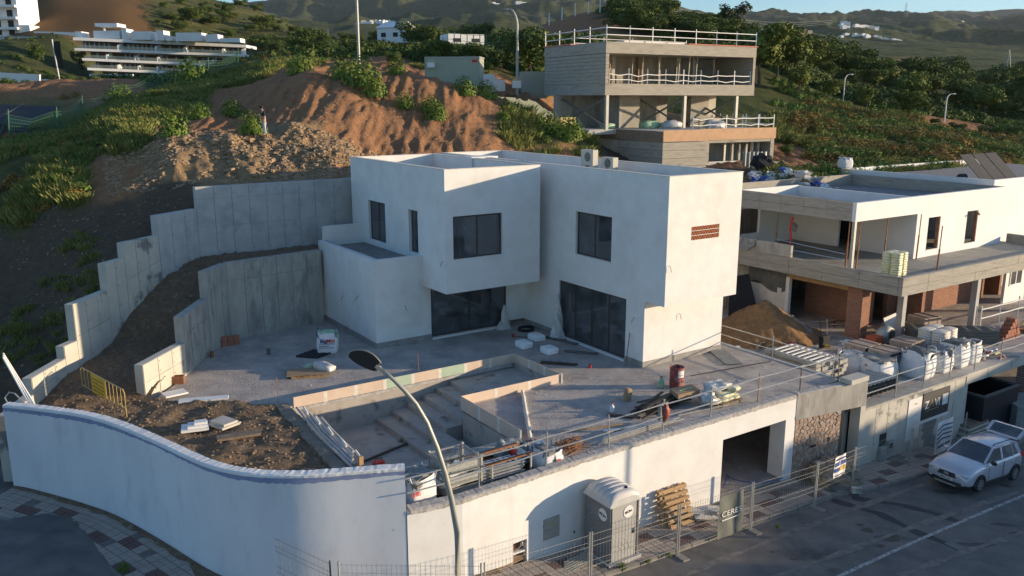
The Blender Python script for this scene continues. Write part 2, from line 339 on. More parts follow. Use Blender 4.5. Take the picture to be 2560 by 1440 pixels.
# ================================================================ TERRAIN (one sheet to the horizon)
# survey points: sight line (px, py) at forward distance Y, and ground kind
# kinds: d red earth, r rubble, g green grass, y dry yellow, b dark scrub, v valley, m far mountain, k dark shaded earth
TP = """
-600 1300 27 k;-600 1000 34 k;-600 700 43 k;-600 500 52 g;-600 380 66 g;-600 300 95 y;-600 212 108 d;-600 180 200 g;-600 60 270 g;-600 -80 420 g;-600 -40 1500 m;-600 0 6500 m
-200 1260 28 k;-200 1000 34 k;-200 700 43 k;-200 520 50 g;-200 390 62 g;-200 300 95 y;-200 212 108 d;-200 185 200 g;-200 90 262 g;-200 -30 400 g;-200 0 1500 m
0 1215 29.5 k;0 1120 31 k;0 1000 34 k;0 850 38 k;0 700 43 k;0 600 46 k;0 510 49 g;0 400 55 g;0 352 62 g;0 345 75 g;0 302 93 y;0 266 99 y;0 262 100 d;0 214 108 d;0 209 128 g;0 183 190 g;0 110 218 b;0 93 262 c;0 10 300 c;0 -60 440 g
140 860 37.5 k;140 700 42 k;140 560 46 k;140 470 49 g;140 380 56 g;140 345 63 g;140 318 80 g;140 266 99 y;140 213 108 d;140 208 135 g;140 195 195 g;140 150 222 b;140 95 240 b;140 80 262 c;140 8 290 c;140 -70 420 g
300 700 39 k;300 610 43 k;300 530 46 k;300 480 48 d;300 420 51 d;300 350 55 g;300 328 58 g;300 285 66 g;300 262 78 g;300 250 100 d;300 214 108 d;300 207 150 g;300 205 236 g;300 80 265 c;300 20 290 c;300 -40 400 g
430 560 44.5 k;430 500 46.5 k;430 430 49.3 r;430 362 52 r;430 338 57 d;430 262 68 g;430 225 82 g;430 205 110 g;430 205 150 g;430 205 238 g;430 70 285 g;430 -20 380 g
600 500 46.5 d;600 446 49 r;600 400 50.5 r;600 352 52.8 r;600 326 58 d;600 285 64 d;600 240 72 d;600 200 82 g;600 158 97 g;600 165 150 g;600 160 238 g;600 95 300 g;600 15 400 g;600 60 520 v;600 90 1000 m;600 60 2000 m;600 25 4200 m
690 70 330 g;690 45 400 g;690 70 500 b;690 95 1000 m;690 18 4200 m
760 470 48 d;760 420 51 r;760 375 53 r;760 335 55.5 r;760 300 60 d;760 240 64 d;760 190 68 d;760 183 71 d;760 178 80 d;760 150 92 g;760 132 140 g;760 85 380 g;760 100 520 b;760 110 1000 m;760 60 2500 m;760 -15 4200 m
860 450 50 d;860 385 54.5 r;860 335 58 d;860 262 63 d;860 205 68 d;860 194 71 d;860 200 77 d;860 166 88 d;860 140 100 g;860 118 200 b;860 105 420 b;860 112 900 v;860 70 2500 m;860 -40 4200 m
960 430 54 d;960 370 59 d;960 300 63 d;960 215 68 d;960 180 71 d;960 200 78 d;960 158 90 d;960 135 105 g;960 115 200 b;960 98 500 b;960 95 1200 m;960 40 2800 m;960 -45 4200 m
1080 410 57 d;1080 370 60 d;1080 290 65 d;1080 203 70 d;1080 214 78 d;1080 205 84 d;1080 150 97 g;1080 112 200 b;1080 92 600 b;1080 85 1500 m;1080 -40 4200 m
1200 405 60 d;1200 360 62 d;1200 300 66 d;1200 248 70 d;1200 236 76 d;1200 210 84 d;1200 160 100 g;1200 120 180 b;1200 98 700 b;1200 60 2200 m;1200 -20 4200 m
1310 400 62 d;1310 350 65 g;1310 296 69 g;1310 262 75 d;1310 240 80 d;1310 190 96 g;1310 140 130 g;1310 110 250 b;1310 100 700 b;1310 60 2200 m;1310 -12 4200 m
1430 415 62 d;1430 362 66 g;1430 330 69 g;1430 316 74 k;1430 300 86 d;1430 215 100 g;1430 120 130 b;1430 75 165 d;1430 40 190 d;1430 75 260 b;1430 90 800 b;1430 40 2500 m;1430 -8 4200 m
1540 425 63 k;1540 400 68 k;1540 330 84 k;1540 250 100 g;1540 120 130 b;1540 60 165 d;1540 28 190 b;1540 80 260 b;1540 80 800 b;1540 40 2500 m;1540 4 4200 m
1700 432 64 k;1700 415 69 k;1700 325 86 k;1700 250 105 b;1700 150 130 b;1700 75 170 b;1700 58 195 b;1700 100 280 b;1700 85 1000 v;1700 60 2500 m;1700 34 4500 m
1850 436 65 k;1850 408 71 d;1850 330 87 g;1850 250 105 b;1850 170 130 b;1850 110 170 b;1850 92 195 b;1850 120 300 b;1850 90 1200 v;1850 48 4500 m
1960 445 66 g;1960 415 72 d;1960 382 80 d;1960 330 92 g;1960 255 112 b;1960 185 135 b;1960 135 165 b;1960 150 300 v;1960 110 900 v;1960 82 2000 m;1960 62 4500 m
2100 450 68 g;2100 425 73 d;2100 392 80 g;2100 335 94 y;2100 285 112 g;2100 240 132 b;2100 205 165 b;2100 196 320 v;2100 152 450 v;2100 125 700 v;2100 95 1300 v;2100 75 2500 m;2100 52 4500 m
2230 455 69 g;2230 400 80 g;2230 340 95 y;2230 300 113 g;2230 262 135 b;2230 232 170 v;2230 214 300 v;2230 160 470 y;2230 130 700 v;2230 100 1400 v;2230 78 2500 m;2230 42 4500 m
2350 458 70 g;2350 400 81 g;2350 352 95 y;2350 312 115 d;2350 272 140 b;2350 240 180 v;2350 220 300 v;2350 162 470 y;2350 128 750 v;2350 115 1400 m;2350 80 2600 m;2350 32 4500 m
2450 460 72 g;2450 405 83 g;2450 362 97 g;2450 328 117 d;2450 285 145 b;2450 250 190 v;2450 222 300 v;2450 170 480 v;2450 135 800 v;2450 118 1400 m;2450 85 2600 m;2450 36 4500 m
2560 462 74 g;2560 405 86 g;2560 368 100 g;2560 335 120 b;2560 295 150 v;2560 255 200 v;2560 215 320 v;2560 165 500 v;2560 140 850 v;2560 120 1400 m;2560 85 2600 m;2560 28 4500 m
2900 470 76 g;2900 390 95 g;2900 340 125 b;2900 270 200 v;2900 180 500 v;2900 130 1200 v;2900 30 4500 m
3300 470 78 g;3300 390 95 g;3300 340 125 b;3300 270 200 v;3300 180 500 v;3300 130 1200 v;3300 30 4500 m
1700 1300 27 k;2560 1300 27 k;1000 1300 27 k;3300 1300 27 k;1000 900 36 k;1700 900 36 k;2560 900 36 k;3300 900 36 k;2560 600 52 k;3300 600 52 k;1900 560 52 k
"""
tp = []
for ln in TP.strip().splitlines():
    for it in ln.split(';'):
        a, b_, c, k = it.split(); tp.append((float(a), float(b_), float(c), k))
def uv_of(px, py, Y):
    r = ray(px, py); return r[0] / r[1], math.log(Y), r[2] / r[1]
ctl = np.array([uv_of(a, b_, c) for a, b_, c, k in tp])
US, VS = 1.0, 0.42
cx = np.c_[ctl[:, 0] * US, ctl[:, 1] * VS]
def kern(d2): return np.sqrt(d2 + .0004)           # multiquadric
Kc = kern(((cx[:, None] - cx[None]) ** 2).sum(-1)); n_ = len(cx)
A_ = np.zeros((n_ + 3, n_ + 3)); A_[:n_, :n_] = Kc + np.eye(n_) * 2e-4; A_[:n_, n_] = 1; A_[:n_, n_ + 1:] = cx; A_[n_, :n_] = 1; A_[n_ + 1:, :n_] = cx.T
wgt = np.linalg.solve(A_, np.r_[ctl[:, 2], 0, 0, 0])
UG = np.arange(-.95, .951, .0075); LG = np.arange(math.log(24), math.log(7200), .02)
_U, _L = np.meshgrid(UG, LG)
def _table():
    q = np.c_[np.ravel(_U) * US, np.ravel(_L) * VS].astype(np.float32); c32 = cx.astype(np.float32); out = np.empty(len(q)); kw = np.zeros((len(q), 8))
    ks = sorted(set(t[3] for t in tp)); ci_ = np.array([ks.index(t[3]) for t in tp])
    onehot = np.eye(len(ks), dtype=np.float32)[ci_]
    kwt = np.zeros((len(q), len(ks)))
    for i in range(0, len(q), 8000):
        s_ = q[i:i + 8000]; d2 = ((s_[:, None, 0] - c32[None, :, 0]) ** 2 + (s_[:, None, 1] - c32[None, :, 1]) ** 2)
        out[i:i + 8000] = kern(d2) @ wgt[:n_] + wgt[n_] + s_ @ wgt[n_ + 1:]
        wv = 1 / (d2 + 1e-5) ** 2; kwt[i:i + 8000] = wv @ onehot
    return out.reshape(_U.shape), (kwt / kwt.sum(1, keepdims=True)).reshape(_U.shape + (len(ks),)), ks
SLT, KWT, _ks = _table()
def _look(T, u, lv):
    fx = np.clip((np.ravel(u) - UG[0]) / .0075, 0, len(UG) - 1.001); fy = np.clip((np.ravel(lv) - LG[0]) / .02, 0, len(LG) - 1.001)
    i = fx.astype(int); j = fy.astype(int); a = fx - i; b = fy - j
    if T.ndim == 3: a = a[:, None]; b = b[:, None]
    return T[j, i] * (1 - a) * (1 - b) + T[j, i + 1] * a * (1 - b) + T[j + 1, i] * (1 - a) * b + T[j + 1, i + 1] * a * b
def slope(u, lv): return _look(SLT, u, lv)
# cheap numpy value noise
_rs = np.random.RandomState(5); _perm = _rs.rand(256, 256)
def vnoise(x, y):
    xi = np.floor(x).astype(int); yi = np.floor(y).astype(int); fx = x - xi; fy = y - yi; fx = fx * fx * (3 - 2 * fx); fy = fy * fy * (3 - 2 * fy)
    g = lambda i, j: _perm[i & 255, j & 255]
    return (g(xi, yi) * (1 - fx) * (1 - fy) + g(xi + 1, yi) * fx * (1 - fy) + g(xi, yi + 1) * (1 - fx) * fy + g(xi + 1, yi + 1) * fx * fy) * 2 - 1
def fbm(x, y, o=4, ridged=False):
    s_ = 0; a = 1.; t = 0
    for i in range(o):
        v = vnoise(x + 17.3 * i, y - 9.1 * i)
        if ridged: v = 1 - 2 * np.abs(v)
        s_ = s_ + a * v; t += a; a *= .5; x = x * 2.03; y = y * 2.03
    return s_ / t
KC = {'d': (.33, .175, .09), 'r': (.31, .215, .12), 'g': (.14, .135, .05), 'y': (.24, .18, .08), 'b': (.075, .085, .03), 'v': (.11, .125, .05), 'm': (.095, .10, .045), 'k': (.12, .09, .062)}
KC['c'] = (.17, .10, .045)
kinds = list(KC); kc = np.array([KC[k] for k in kinds]); ci = np.array([kinds.index(t[3]) for t in tp])
def kind_w(u, lv): return _look(KWT[:, :, [_ks.index(k) for k in kinds]], u, lv)
def inpoly(x, y, poly):
    x = np.asarray(x); y = np.asarray(y); r = np.zeros(x.shape, bool); n = len(poly)
    for i in range(n):
        x0, y0 = poly[i]; x1, y1 = poly[(i + 1) % n]
        if y0 == y1: continue
        c = ((y0 > y) != (y1 > y)) & (x < (x1 - x0) * (y - y0) / (y1 - y0) + x0); r ^= c
    return r
SITE = [(-18.9, 28.6), (-19.4, 33), (-19.1, 37.6), (-18.2, 41), (-17.0, 44.1), (-11.2, 48.3), W(18, 46.6)[:2], W(31.8, 46.6)[:2], W(31.9, 40.6)[:2], W(62, 41.2)[:2], W(95, 41.2)[:2], W(95, -60)[:2], W(-2, -30)[:2], W(-3, 20)[:2], W(-1.5, 34.4)[:2]]
UV_ = (7.6, 70.0); UA = R(28.8); uc, us = math.cos(UA), math.sin(UA)
def UW(x, y, z=0): return (UV_[0] + x * uc - y * us, UV_[1] + x * us + y * uc, z)
UPAD = [UW(1.6, -4.6)[:2], UW(15.6, -4.6)[:2], UW(15.6, 10)[:2], UW(-5, 10)[:2], UW(-5, 1)[:2], UW(1.6, 1)[:2]]
def ground_z(X, Y, detail=True):
    X = np.asarray(X, float); Y = np.asarray(Y, float); sh = X.shape; X = X.ravel(); Y = Y.ravel()
    u = X / Y; lv = np.log(Y); z = CAM_H + slope(u, lv) * Y
    if detail:
        kw = kind_w(u, lv); m = kw[:, kinds.index('m')] + .35 * kw[:, kinds.index('v')]; nr = np.clip(1 - (Y - 90) / 200, 0, 1)
        rough = kw[:, kinds.index('r')]; dd = kw[:, kinds.index('d')] + rough + kw[:, kinds.index('k')]
        z = z + nr * (fbm(X * .55, Y * .55, 4) * (.22 + .45 * rough) + fbm(X * 2.6, Y * 2.6, 2) * .09 * dd + fbm(X * 1.0 + 5, Y * .22, 3, True) * .30 * kw[:, kinds.index('d')] + fbm(X * 1.6, Y * 1.6 + 50, 3, True) * .22 * rough)
        z = z + np.clip((Y - 120) / 200, 0, 1) * (1 - m) * fbm(X * .035, Y * .035, 3) * np.minimum(Y * .003, 3)
        fade = np.clip((Y - 600) / 900, 0, 1) * np.clip((5200 - Y) / 600, 0, 1)
        z = z + fade * (fbm(X * .0028 + 3, Y * .0018, 5, True) * .034 * Y - .008 * Y) * np.clip((4500 - Y) / 1400, .14, 1)
    z = z - np.clip(Y - 4650, 0, None) * .5
    return z.reshape(sh)
def gz(x, y): return float(ground_z(np.array([x]), np.array([y]))[0])
def build_terrain():
    lr = np.r_[np.arange(math.log(27.5), math.log(130), .0052), np.arange(math.log(130), math.log(1200), .0085), np.arange(math.log(1200), math.log(6500), .014)]
    uu = np.arange(-.86, .87, .0026)
    U, L = np.meshgrid(uu, lr); Y = np.exp(L); X = U * Y; Z = ground_z(X, Y)
    nr, nc = U.shape; idx = np.arange(nr * nc).reshape(nr, nc)
    q = np.stack([idx[:-1, :-1], idx[:-1, 1:], idx[1:, 1:], idx[1:, :-1]], -1).reshape(-1, 4)
    cxm = (X[:-1, :-1] + X[1:, 1:]).ravel() / 2; cym = (Y[:-1, :-1] + Y[1:, 1:]).ravel() / 2
    keep = ~inpoly(cxm, cym, SITE) & ~inpoly(cxm, cym, UPAD)
    q = q[keep]
    me = bpy.data.meshes.new('terrain'); me.vertices.add(nr * nc); me.vertices.foreach_set('co', np.stack([X, Y, Z], -1).ravel())
    me.loops.add(len(q) * 4); me.loops.foreach_set('vertex_index', q.ravel()); me.polygons.add(len(q))
    me.polygons.foreach_set('loop_start', np.arange(len(q)) * 4); me.polygons.foreach_set('loop_total', np.full(len(q), 4))
    me.polygons.foreach_set('use_smooth', np.ones(len(q), bool)); me.update(); me.validate()
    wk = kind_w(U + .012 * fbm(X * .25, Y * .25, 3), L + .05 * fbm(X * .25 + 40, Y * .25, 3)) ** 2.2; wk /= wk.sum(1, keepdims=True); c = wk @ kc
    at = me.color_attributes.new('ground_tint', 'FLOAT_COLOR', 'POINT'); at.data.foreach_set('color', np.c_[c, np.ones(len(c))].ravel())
    g = wk[:, kinds.index('m')] + wk[:, kinds.index('v')] + wk[:, kinds.index('b')] * .7 + wk[:, kinds.index('g')] * .6 + wk[:, kinds.index('y')] * .4
    a2 = me.attributes.new('veg', 'FLOAT', 'POINT'); a2.data.foreach_set('value', np.clip(g, 0, 1))
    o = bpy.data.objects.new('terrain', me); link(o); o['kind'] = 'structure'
    m = bpy.data.materials.new('hillside'); m.use_nodes = True; n = m.node_tree; b = n.nodes['Principled BSDF']; b.inputs['Roughness'].default_value = 1; b.inputs['Specular IOR Level'].default_value = .1
    ca = n.nodes.new('ShaderNodeAttribute'); ca.attribute_name = 'ground_tint'; va = n.nodes.new('ShaderNodeAttribute'); va.attribute_name = 'veg'
    gm = n.nodes.new('ShaderNodeNewGeometry')
    def N(s, d=6, r_=.6):
        t = n.nodes.new('ShaderNodeTexNoise'); t.inputs['Scale'].default_value = s; t.inputs['Detail'].default_value = d; t.inputs['Roughness'].default_value = r_; n.links.new(gm.outputs['Position'], t.inputs['Vector']); return t.outputs[0]
    def MR(s, a, z, f=0, t=1):
        q_ = n.nodes.new('ShaderNodeMapRange'); q_.inputs[1].default_value = a; q_.inputs[2].default_value = z; q_.inputs[3].default_value = f; q_.inputs[4].default_value = t; n.links.new(s, q_.inputs[0]); return q_.outputs[0]
    def MX(f, a, b2, typ='MIX'):
        q_ = n.nodes.new('ShaderNodeMixRGB'); q_.blend_type = typ
        for i, s in ((0, f), (1, a), (2, b2)):
            if hasattr(s, 'links'): n.links.new(s, q_.inputs[i])
            elif isinstance(s, tuple): q_.inputs[i].default_value = (*s, 1)
            else: q_.inputs[i].default_value = s
        return q_.outputs[0]
    def MU(a, b2):
        q_ = n.nodes.new('ShaderNodeMath'); q_.operation = 'MULTIPLY'; n.links.new(a, q_.inputs[0])
        if hasattr(b2, 'links'): n.links.new(b2, q_.inputs[1])
        else: q_.inputs[1].default_value = b2
        return q_.outputs[0]
    c0 = ca.outputs['Color']
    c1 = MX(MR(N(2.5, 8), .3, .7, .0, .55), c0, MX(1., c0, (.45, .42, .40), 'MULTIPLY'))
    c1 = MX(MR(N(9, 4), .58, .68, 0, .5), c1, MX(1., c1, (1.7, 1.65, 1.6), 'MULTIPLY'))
    vg = MU(va.outputs['Fac'], MR(N(.11, 8, .7), .47, .55))        # shrubs and scrub seen from afar
    c2 = MX(vg, c1, (.04, .055, .018))
    vg2 = MU(va.outputs['Fac'], MR(N(.012, 9, .75), .50, .58, 0, .75))
    c3 = MX(vg2, c2, (.034, .05, .02))
    n.links.new(c3, b.inputs['Base Color'])
    bp = n.nodes.new('ShaderNodeBump'); bp.inputs['Distance'].default_value = .12; bp.inputs['Strength'].default_value = .9; n.links.new(N(5, 9, .65), bp.inputs['Height'])
    bq = n.nodes.new('ShaderNodeBump'); bq.inputs['Distance'].default_value = 4; bq.inputs['Strength'].default_value = .6; n.links.new(MU(N(.09, 9, .7), va.outputs['Fac']), bq.inputs['Height']); n.links.new(bp.outputs[0], bq.inputs['Normal'])
    n.links.new(bq.outputs[0], b.inputs['Normal'])
    me.materials.append(m); return o
build_terrain()

# ================================================================ STREET LEVELS
def zr(b): return interp(b, [(-30, -1.2), (0.9, -1.80), (2.8, -2.12), (5, -2.25), (7.5, -2.45), (10, -2.68), (14, -2.95), (17, -3.3), (19.5, -3.42), (23.4, -3.56), (28, -3.76), (34, -4.15), (42, -4.75), (60, -5.6), (120, -8)])
ZL = 1.35
LEFTTOP = [(6, 1014), (50, 1017), (97, 1024), (146, 1029), (194, 1036), (235, 1044), (272, 1055), (331, 1080), (389, 1105), (430, 1125), (467, 1144), (500, 1159), (537, 1172), (583, 1183), (640, 1190), (700, 1191), (745, 1192), (810, 1188), (880, 1181), (950, 1176), (1012, 1172)]
lw = [BA(*P(x, y, ZL)[:2]) for x, y in LEFTTOP]                   # face line of the tall curved wall (b, a)
# smooth it
lw = [lw[0]] + [(lerp(p[0], q[0], k / 6), lerp(p[1], q[1], k / 6)) for p, q in zip(lw, lw[1:]) for k in range(1, 7)]
for _ in range(60): lw = [lw[0]] + [tuple((lw[i - 1][k] + 2 * lw[i][k] + lw[i + 1][k]) / 4 for k in (0, 1)) for i in range(1, len(lw) - 1)] + [lw[-1]]
fw = [(lw[-1][0] + .02, lw[-1][1] - .02), (12, 20.55), (14.2, 20.65), (17, 20.78), (20, 20.82), (24, 20.82), (28.4, 20.80), (31.0, 20.45)]
def offset(path, d):
    out = []
    for i, p in enumerate(path):
        q0 = path[max(0, i - 1)]; q1 = path[min(len(path) - 1, i + 1)]; dx, dy = q1[0] - q0[0], q1[1] - q0[1]; l = math.hypot(dx, dy)
        out.append((p[0] - dy / l * d, p[1] + dx / l * d))
    return out
# ================================================================ STREET, PAVEMENT
def street():
    mb = MB()
    bs = [-45 + i * 1.5 for i in range(115)]; as_ = [-25, -10, 0, 8, 12, 15, 18, 20, 24, 28, 33, 40]
    mb.v = [W(b, a, zr(b) - .12) for a in as_ for b in bs]; n = len(bs)
    mb.f = [(j * n + i, j * n + i + 1, (j + 1) * n + i + 1, (j + 1) * n + i) for j in range(len(as_) - 1) for i in range(n - 1)]
    struct('road', mb, M['asphalt'])
street()
def resample(path, step):
    cum = [0]
    for p, q in zip(path, path[1:]): cum.append(cum[-1] + math.dist(p, q))
    n = max(1, round(cum[-1] / step)); out = []; j = 0
    for i in range(n + 1):
        s_ = cum[-1] * i / n
        while j < len(path) - 2 and cum[j + 1] < s_: j += 1
        t = (s_ - cum[j]) / max(1e-9, cum[j + 1] - cum[j]); out.append((lerp(path[j][0], path[j + 1][0], t), lerp(path[j][1], path[j + 1][1], t)))
    return out
wallline = resample(lw + fw[1:] + [(34, 20.3), (42, 20.3), (56, 20.3), (70, 20.3)], .42)
PW = 1.95
o1 = offset(wallline, -.02); o2 = offset(wallline, -PW + .14); o3 = offset(wallline, -PW)
def strip(pa, pb, za, zb, m, name, sub=None):
    mb = MB(); n = len(pa)
    for i in range(n): mb.v += [W(*pa[i], za(pa[i], i)), W(*pb[i], zb(pb[i], i))]
    mb.f = [(2 * i, 2 * i + 1, 2 * i + 3, 2 * i + 2) for i in range(n - 1)]
    return mb
zb_ = [zr(p[0]) for p in wallline]
pav = thing('pavement', 'tiled pavement', 'pavement'); del pav['category']; del pav['label']; pav['kind'] = 'structure'
part('paving_bed', strip(o1, o2, lambda p, i: zb_[i] - .012, lambda p, i: zb_[i] - .012, None, ''), M['tile_bed'], pav)
kb = MB()
for i in range(len(o2) - 1):
    if i % 2: continue
    j = min(i + 2, len(o2) - 1); f = .03
    q = [(lerp(o3[i][0], o3[j][0], f), lerp(o3[i][1], o3[j][1], f)), (lerp(o3[i][0], o3[j][0], 1 - f), lerp(o3[i][1], o3[j][1], 1 - f)),
         (lerp(o2[i][0], o2[j][0], 1 - f), lerp(o2[i][1], o2[j][1], 1 - f)), (lerp(o2[i][0], o2[j][0], f), lerp(o2[i][1], o2[j][1], f))]
    za, zc = zb_[i], zb_[j]
    k1 = MB().hexa([W(*q[0], za - .3), W(*q[1], zc - .3), W(*q[2], zc - .3), W(*q[3], za - .3), W(*q[0], za + .012), W(*q[1], zc + .012), W(*q[2], zc + .012), W(*q[3], za + .012)])
    part('kerbstone', k1, M['kerb'], pav)
# tiles: rows across the pavement; big tiles scored into small squares, as in the picture
tiles = []; rnd = random.Random(3)
NR = 4
for i in range(len(o1) - 1):
    for r in range(NR):
        t0, t1 = r / NR, (r + 1) / NR
        pt = lambda k, t: (lerp(o1[k][0], o2[k][0], t), lerp(o1[k][1], o2[k][1], t))
        c4 = [pt(i, t0), pt(i + 1, t0), pt(i + 1, t1), pt(i, t1)]
        cx_ = sum(p[0] for p in c4) / 4; cy_ = sum(p[1] for p in c4) / 4
        if rnd.random() < .05: continue
        if (fbm(np.array([cx_ * .4]), np.array([cy_ * .4 + 9]))[0] > .33) and r < 2: continue      # dirt-covered patches
        g = .02; d = rnd.uniform(-.004, .006); zz = zb_[i] + d; z2 = zb_[i + 1] + d
        qs = [(lerp(p[0], cx_, g * 2), lerp(p[1], cy_, g * 2)) for p in c4]
        red = ((i + r * 3) % 9 in (0, 1)) and r in (1, 2, 3)
        wx, wy, _ = W(cx_, cy_); vis = abs(wx) < wy * .64 and wy < 45 and wy > 20
        tiles.append((math.hypot(wx, wy) if vis else 999, qs, zz, z2, red))
tiles.sort(key=lambda t: t[0])
def tile_mb(mb, qs, za, zc):
    # four scored squares per tile
    for u in range(2):
        for v in range(2):
            f = lambda s, t: (lerp(lerp(qs[0][0], qs[1][0], s), lerp(qs[3][0], qs[2][0], s), t), lerp(lerp(qs[0][1], qs[1][1], s), lerp(qs[3][1], qs[2][1], s), t), lerp(za, zc, s))
            e = .018; s0, s1 = u / 2 + e, (u + 1) / 2 - e; t0, t1 = v / 2 + e, (v + 1) / 2 - e
            pts = [f(s0, t0), f(s1, t0), f(s1, t1), f(s0, t1)]
            mb.hexa([W(x, y, z - .03) for x, y, z in pts] + [W(x, y, z + .006) for x, y, z in pts])
rest = {0: MB(), 1: MB()}
for k, (d, qs, za, zc, red) in enumerate(tiles):
    if k < 300: part('tile', tile_mb_one := (lambda m_: (tile_mb(m_, qs, za, zc), m_)[1])(MB()), M['tile_red' if red else 'tile'], pav)
    else: tile_mb(rest[int(red)], qs, za, zc)
part('tile', rest[0], M['tile'], pav, kind='stuff'); part('tile', rest[1], M['tile_red'], pav, kind='stuff')
db = [p for p in offset(wallline, -.012) if p[0] < 13.5]; di = MB(); rn_ = random.Random(31)
for i, p in enumerate(db):
    w0 = .12 + .16 * rn_.random() + (.25 if 5 < p[0] < 9 else 0) * rn_.random(); q = (p[0] + (offset(db, -1)[i][0] - p[0]) * w0, p[1] + (offset(db, -1)[i][1] - p[1]) * w0); z = zr(p[0]); di.v += [W(*p, z + .06), W(lerp(p[0], q[0], .5), lerp(p[1], q[1], .5), z + .04), W(*q, z + .004)]
di.f = [(i * 3 + k, i * 3 + k + 1, i * 3 + k + 4, i * 3 + k + 3) for i in range(len(db) - 1) for k in (0, 1)]
struct('dirt_strip', di, M['soil'])
# painted lane line and marks
def road_ribbon(name, pts, wd, m, dz=.004, kind='structure'):
    """pts in world xy"""
    mb = MB(); ps = [Vector((p[0], p[1], 0)) for p in pts]
    for i, p in enumerate(ps):
        d = (ps[min(i + 1, len(ps) - 1)] - ps[max(i - 1, 0)]).normalized(); nrm = Vector((-d.y, d.x, 0)); ww = wd(i / (len(ps) - 1)) if callable(wd) else wd
        for s_ in (-1, -.33, .33, 1):
            q = p + nrm * ww / 2 * s_; mb.v.append((q.x, q.y, zr(BA(q.x, q.y)[0]) - .12 + dz))
    for i in range(len(ps) - 1):
        for k in range(3): a = i * 4 + k; mb.f.append((a, a + 1, a + 5, a + 4))
    return struct(name, mb, m, kind=kind)
def rp(px, py):                                                  # sight line to road surface
    z = -3.6
    for _ in range(8): x, y, _z = P(px, py, z); z = zr(BA(x, y)[0]) - .12
    return (x, y)
def dense(pts, n=24):
    out = []
    for p, q in zip(pts, pts[1:]):
        out += [(lerp(p[0], q[0], i / n), lerp(p[1], q[1], i / n)) for i in range(n)]
    return out + [pts[-1]]
La, Lb = rp(2100, 1440), rp(2552, 1242); dx, dy = Lb[0] - La[0], Lb[1] - La[1]
road_ribbon('lane_line', dense([(La[0] - dx * 3, La[1] - dy * 3), La, Lb, (Lb[0] + dx * 3, Lb[1] + dy * 3)], 40), .14, M['paint_line'], .008)
road_ribbon('asphalt_seam', dense([rp(2080, 1250), rp(2200, 1285), rp(2290, 1330), rp(2400, 1372)], 8), lambda t: .42 + .1 * math.sin(t * 20), M['asphalt_patch'], .004)
road_ribbon('asphalt_seam', dense([rp(2130, 1245), rp(2250, 1262), rp(2330, 1282), rp(2400, 1305)], 8), lambda t: .38 + .1 * math.sin(t * 17), M['asphalt_patch'], .0045)
def stain(px, py, rx, ry, seed):
    c = rp(px, py); rn = random.Random(seed); n = 28; mb = MB(); k = [rn.uniform(0, 6) for _ in range(3)]; pts = []
    for j, f in ((0, 1.),):
        for i in range(n):
            a = 2 * math.pi * i / n; q = f * (1 + .22 * math.sin(2 * a + k[0]) + .14 * math.sin(3 * a + k[1]) + .09 * math.sin(5 * a + k[2]))
            x, y = c[0] + rx * q * math.cos(a), c[1] + ry * q * math.sin(a); pts.append((x, y, zr(BA(x, y)[0]) - .12 + .006))
    mb.add(pts, [tuple(range(n))]); struct('road_stain', mb, M['stain'])
for i, (x, y, a, b) in enumerate([(2168, 1326, .28, .16), (2222, 1345, .42, .34), (2200, 1365, .22, .10), (2125, 1378, .17, .12), (2150, 1312, .13, .09), (2510, 1312, .55, .13), (2538, 1334, .3, .12), (1985, 1398, .12, .07), (2440, 1362, .6, .2), (2360, 1230, .5, .18), (2520, 1215, .35, .14), (1930, 1380, .06, .05)]): stain(x, y, a, b, i)
for i, (a, b) in enumerate((((1700, 1440), (2400, 1180)), ((1900, 1460), (2560, 1225)), ((2250, 1440), (2560, 1330)))): road_ribbon('dust_track', dense([rp(*a), rp(*b)], 16), lambda t: .25 + .12 * math.sin(t * 23 + i), M['dust'], .0062 + .0004 * i)
# manhole cover
c = rp(2385, 1366); mh = MB().lathe([(.32, -.02), (.32, .012), (.27, .012), (.27, .006), (.25, .012), (0.02, .014)], 24); solo('manhole_cover', mh, M['grey_steel'], 'round iron manhole cover at the end of the dark asphalt seam', 'manhole cover', (c[0], c[1], zr(BA(*c)[0]) - .12))

# ================================================================ FRONT BOUNDARY WALLS
bw = thing('boundary_wall', 'tall white rendered boundary wall curving around the garden at the street corner', 'wall', W(lw[48][0], lw[48][1], zr(lw[48][0])))
bw_o = bw.location.copy(); ORG[bw.name] = tuple(bw_o)
lwd = resample(lw, .22); li = offset(lwd, .30)
def rail_wall(pa, pb, zt, zbf):
    mb = MB(); n = len(pa)
    for i in range(n):
        z0 = zbf(pa[i]); mb.v += [W(*pa[i], z0), W(*pa[i], zt), W(*pb[i], zt), W(*pb[i], z0)]
    for i in range(n - 1):
        a = i * 4; b = a + 4; mb.f += [(a, b, b + 1, a + 1), (a + 1, b + 1, b + 2, a + 2), (a + 2, b + 2, b + 3, a + 3)]
    mb.f += [(0, 1, 2, 3), tuple((n - 1) * 4 + k for k in (3, 2, 1, 0))]
    return mb
_w = part('wall', rail_wall(lwd, li, ZL - .05, lambda p: zr(p[0]) - .4), M['plaster_blue'], bw, smooth=True)
md_ = _w.modifiers.new('edges', 'EDGE_SPLIT'); md_.split_angle = R(40)
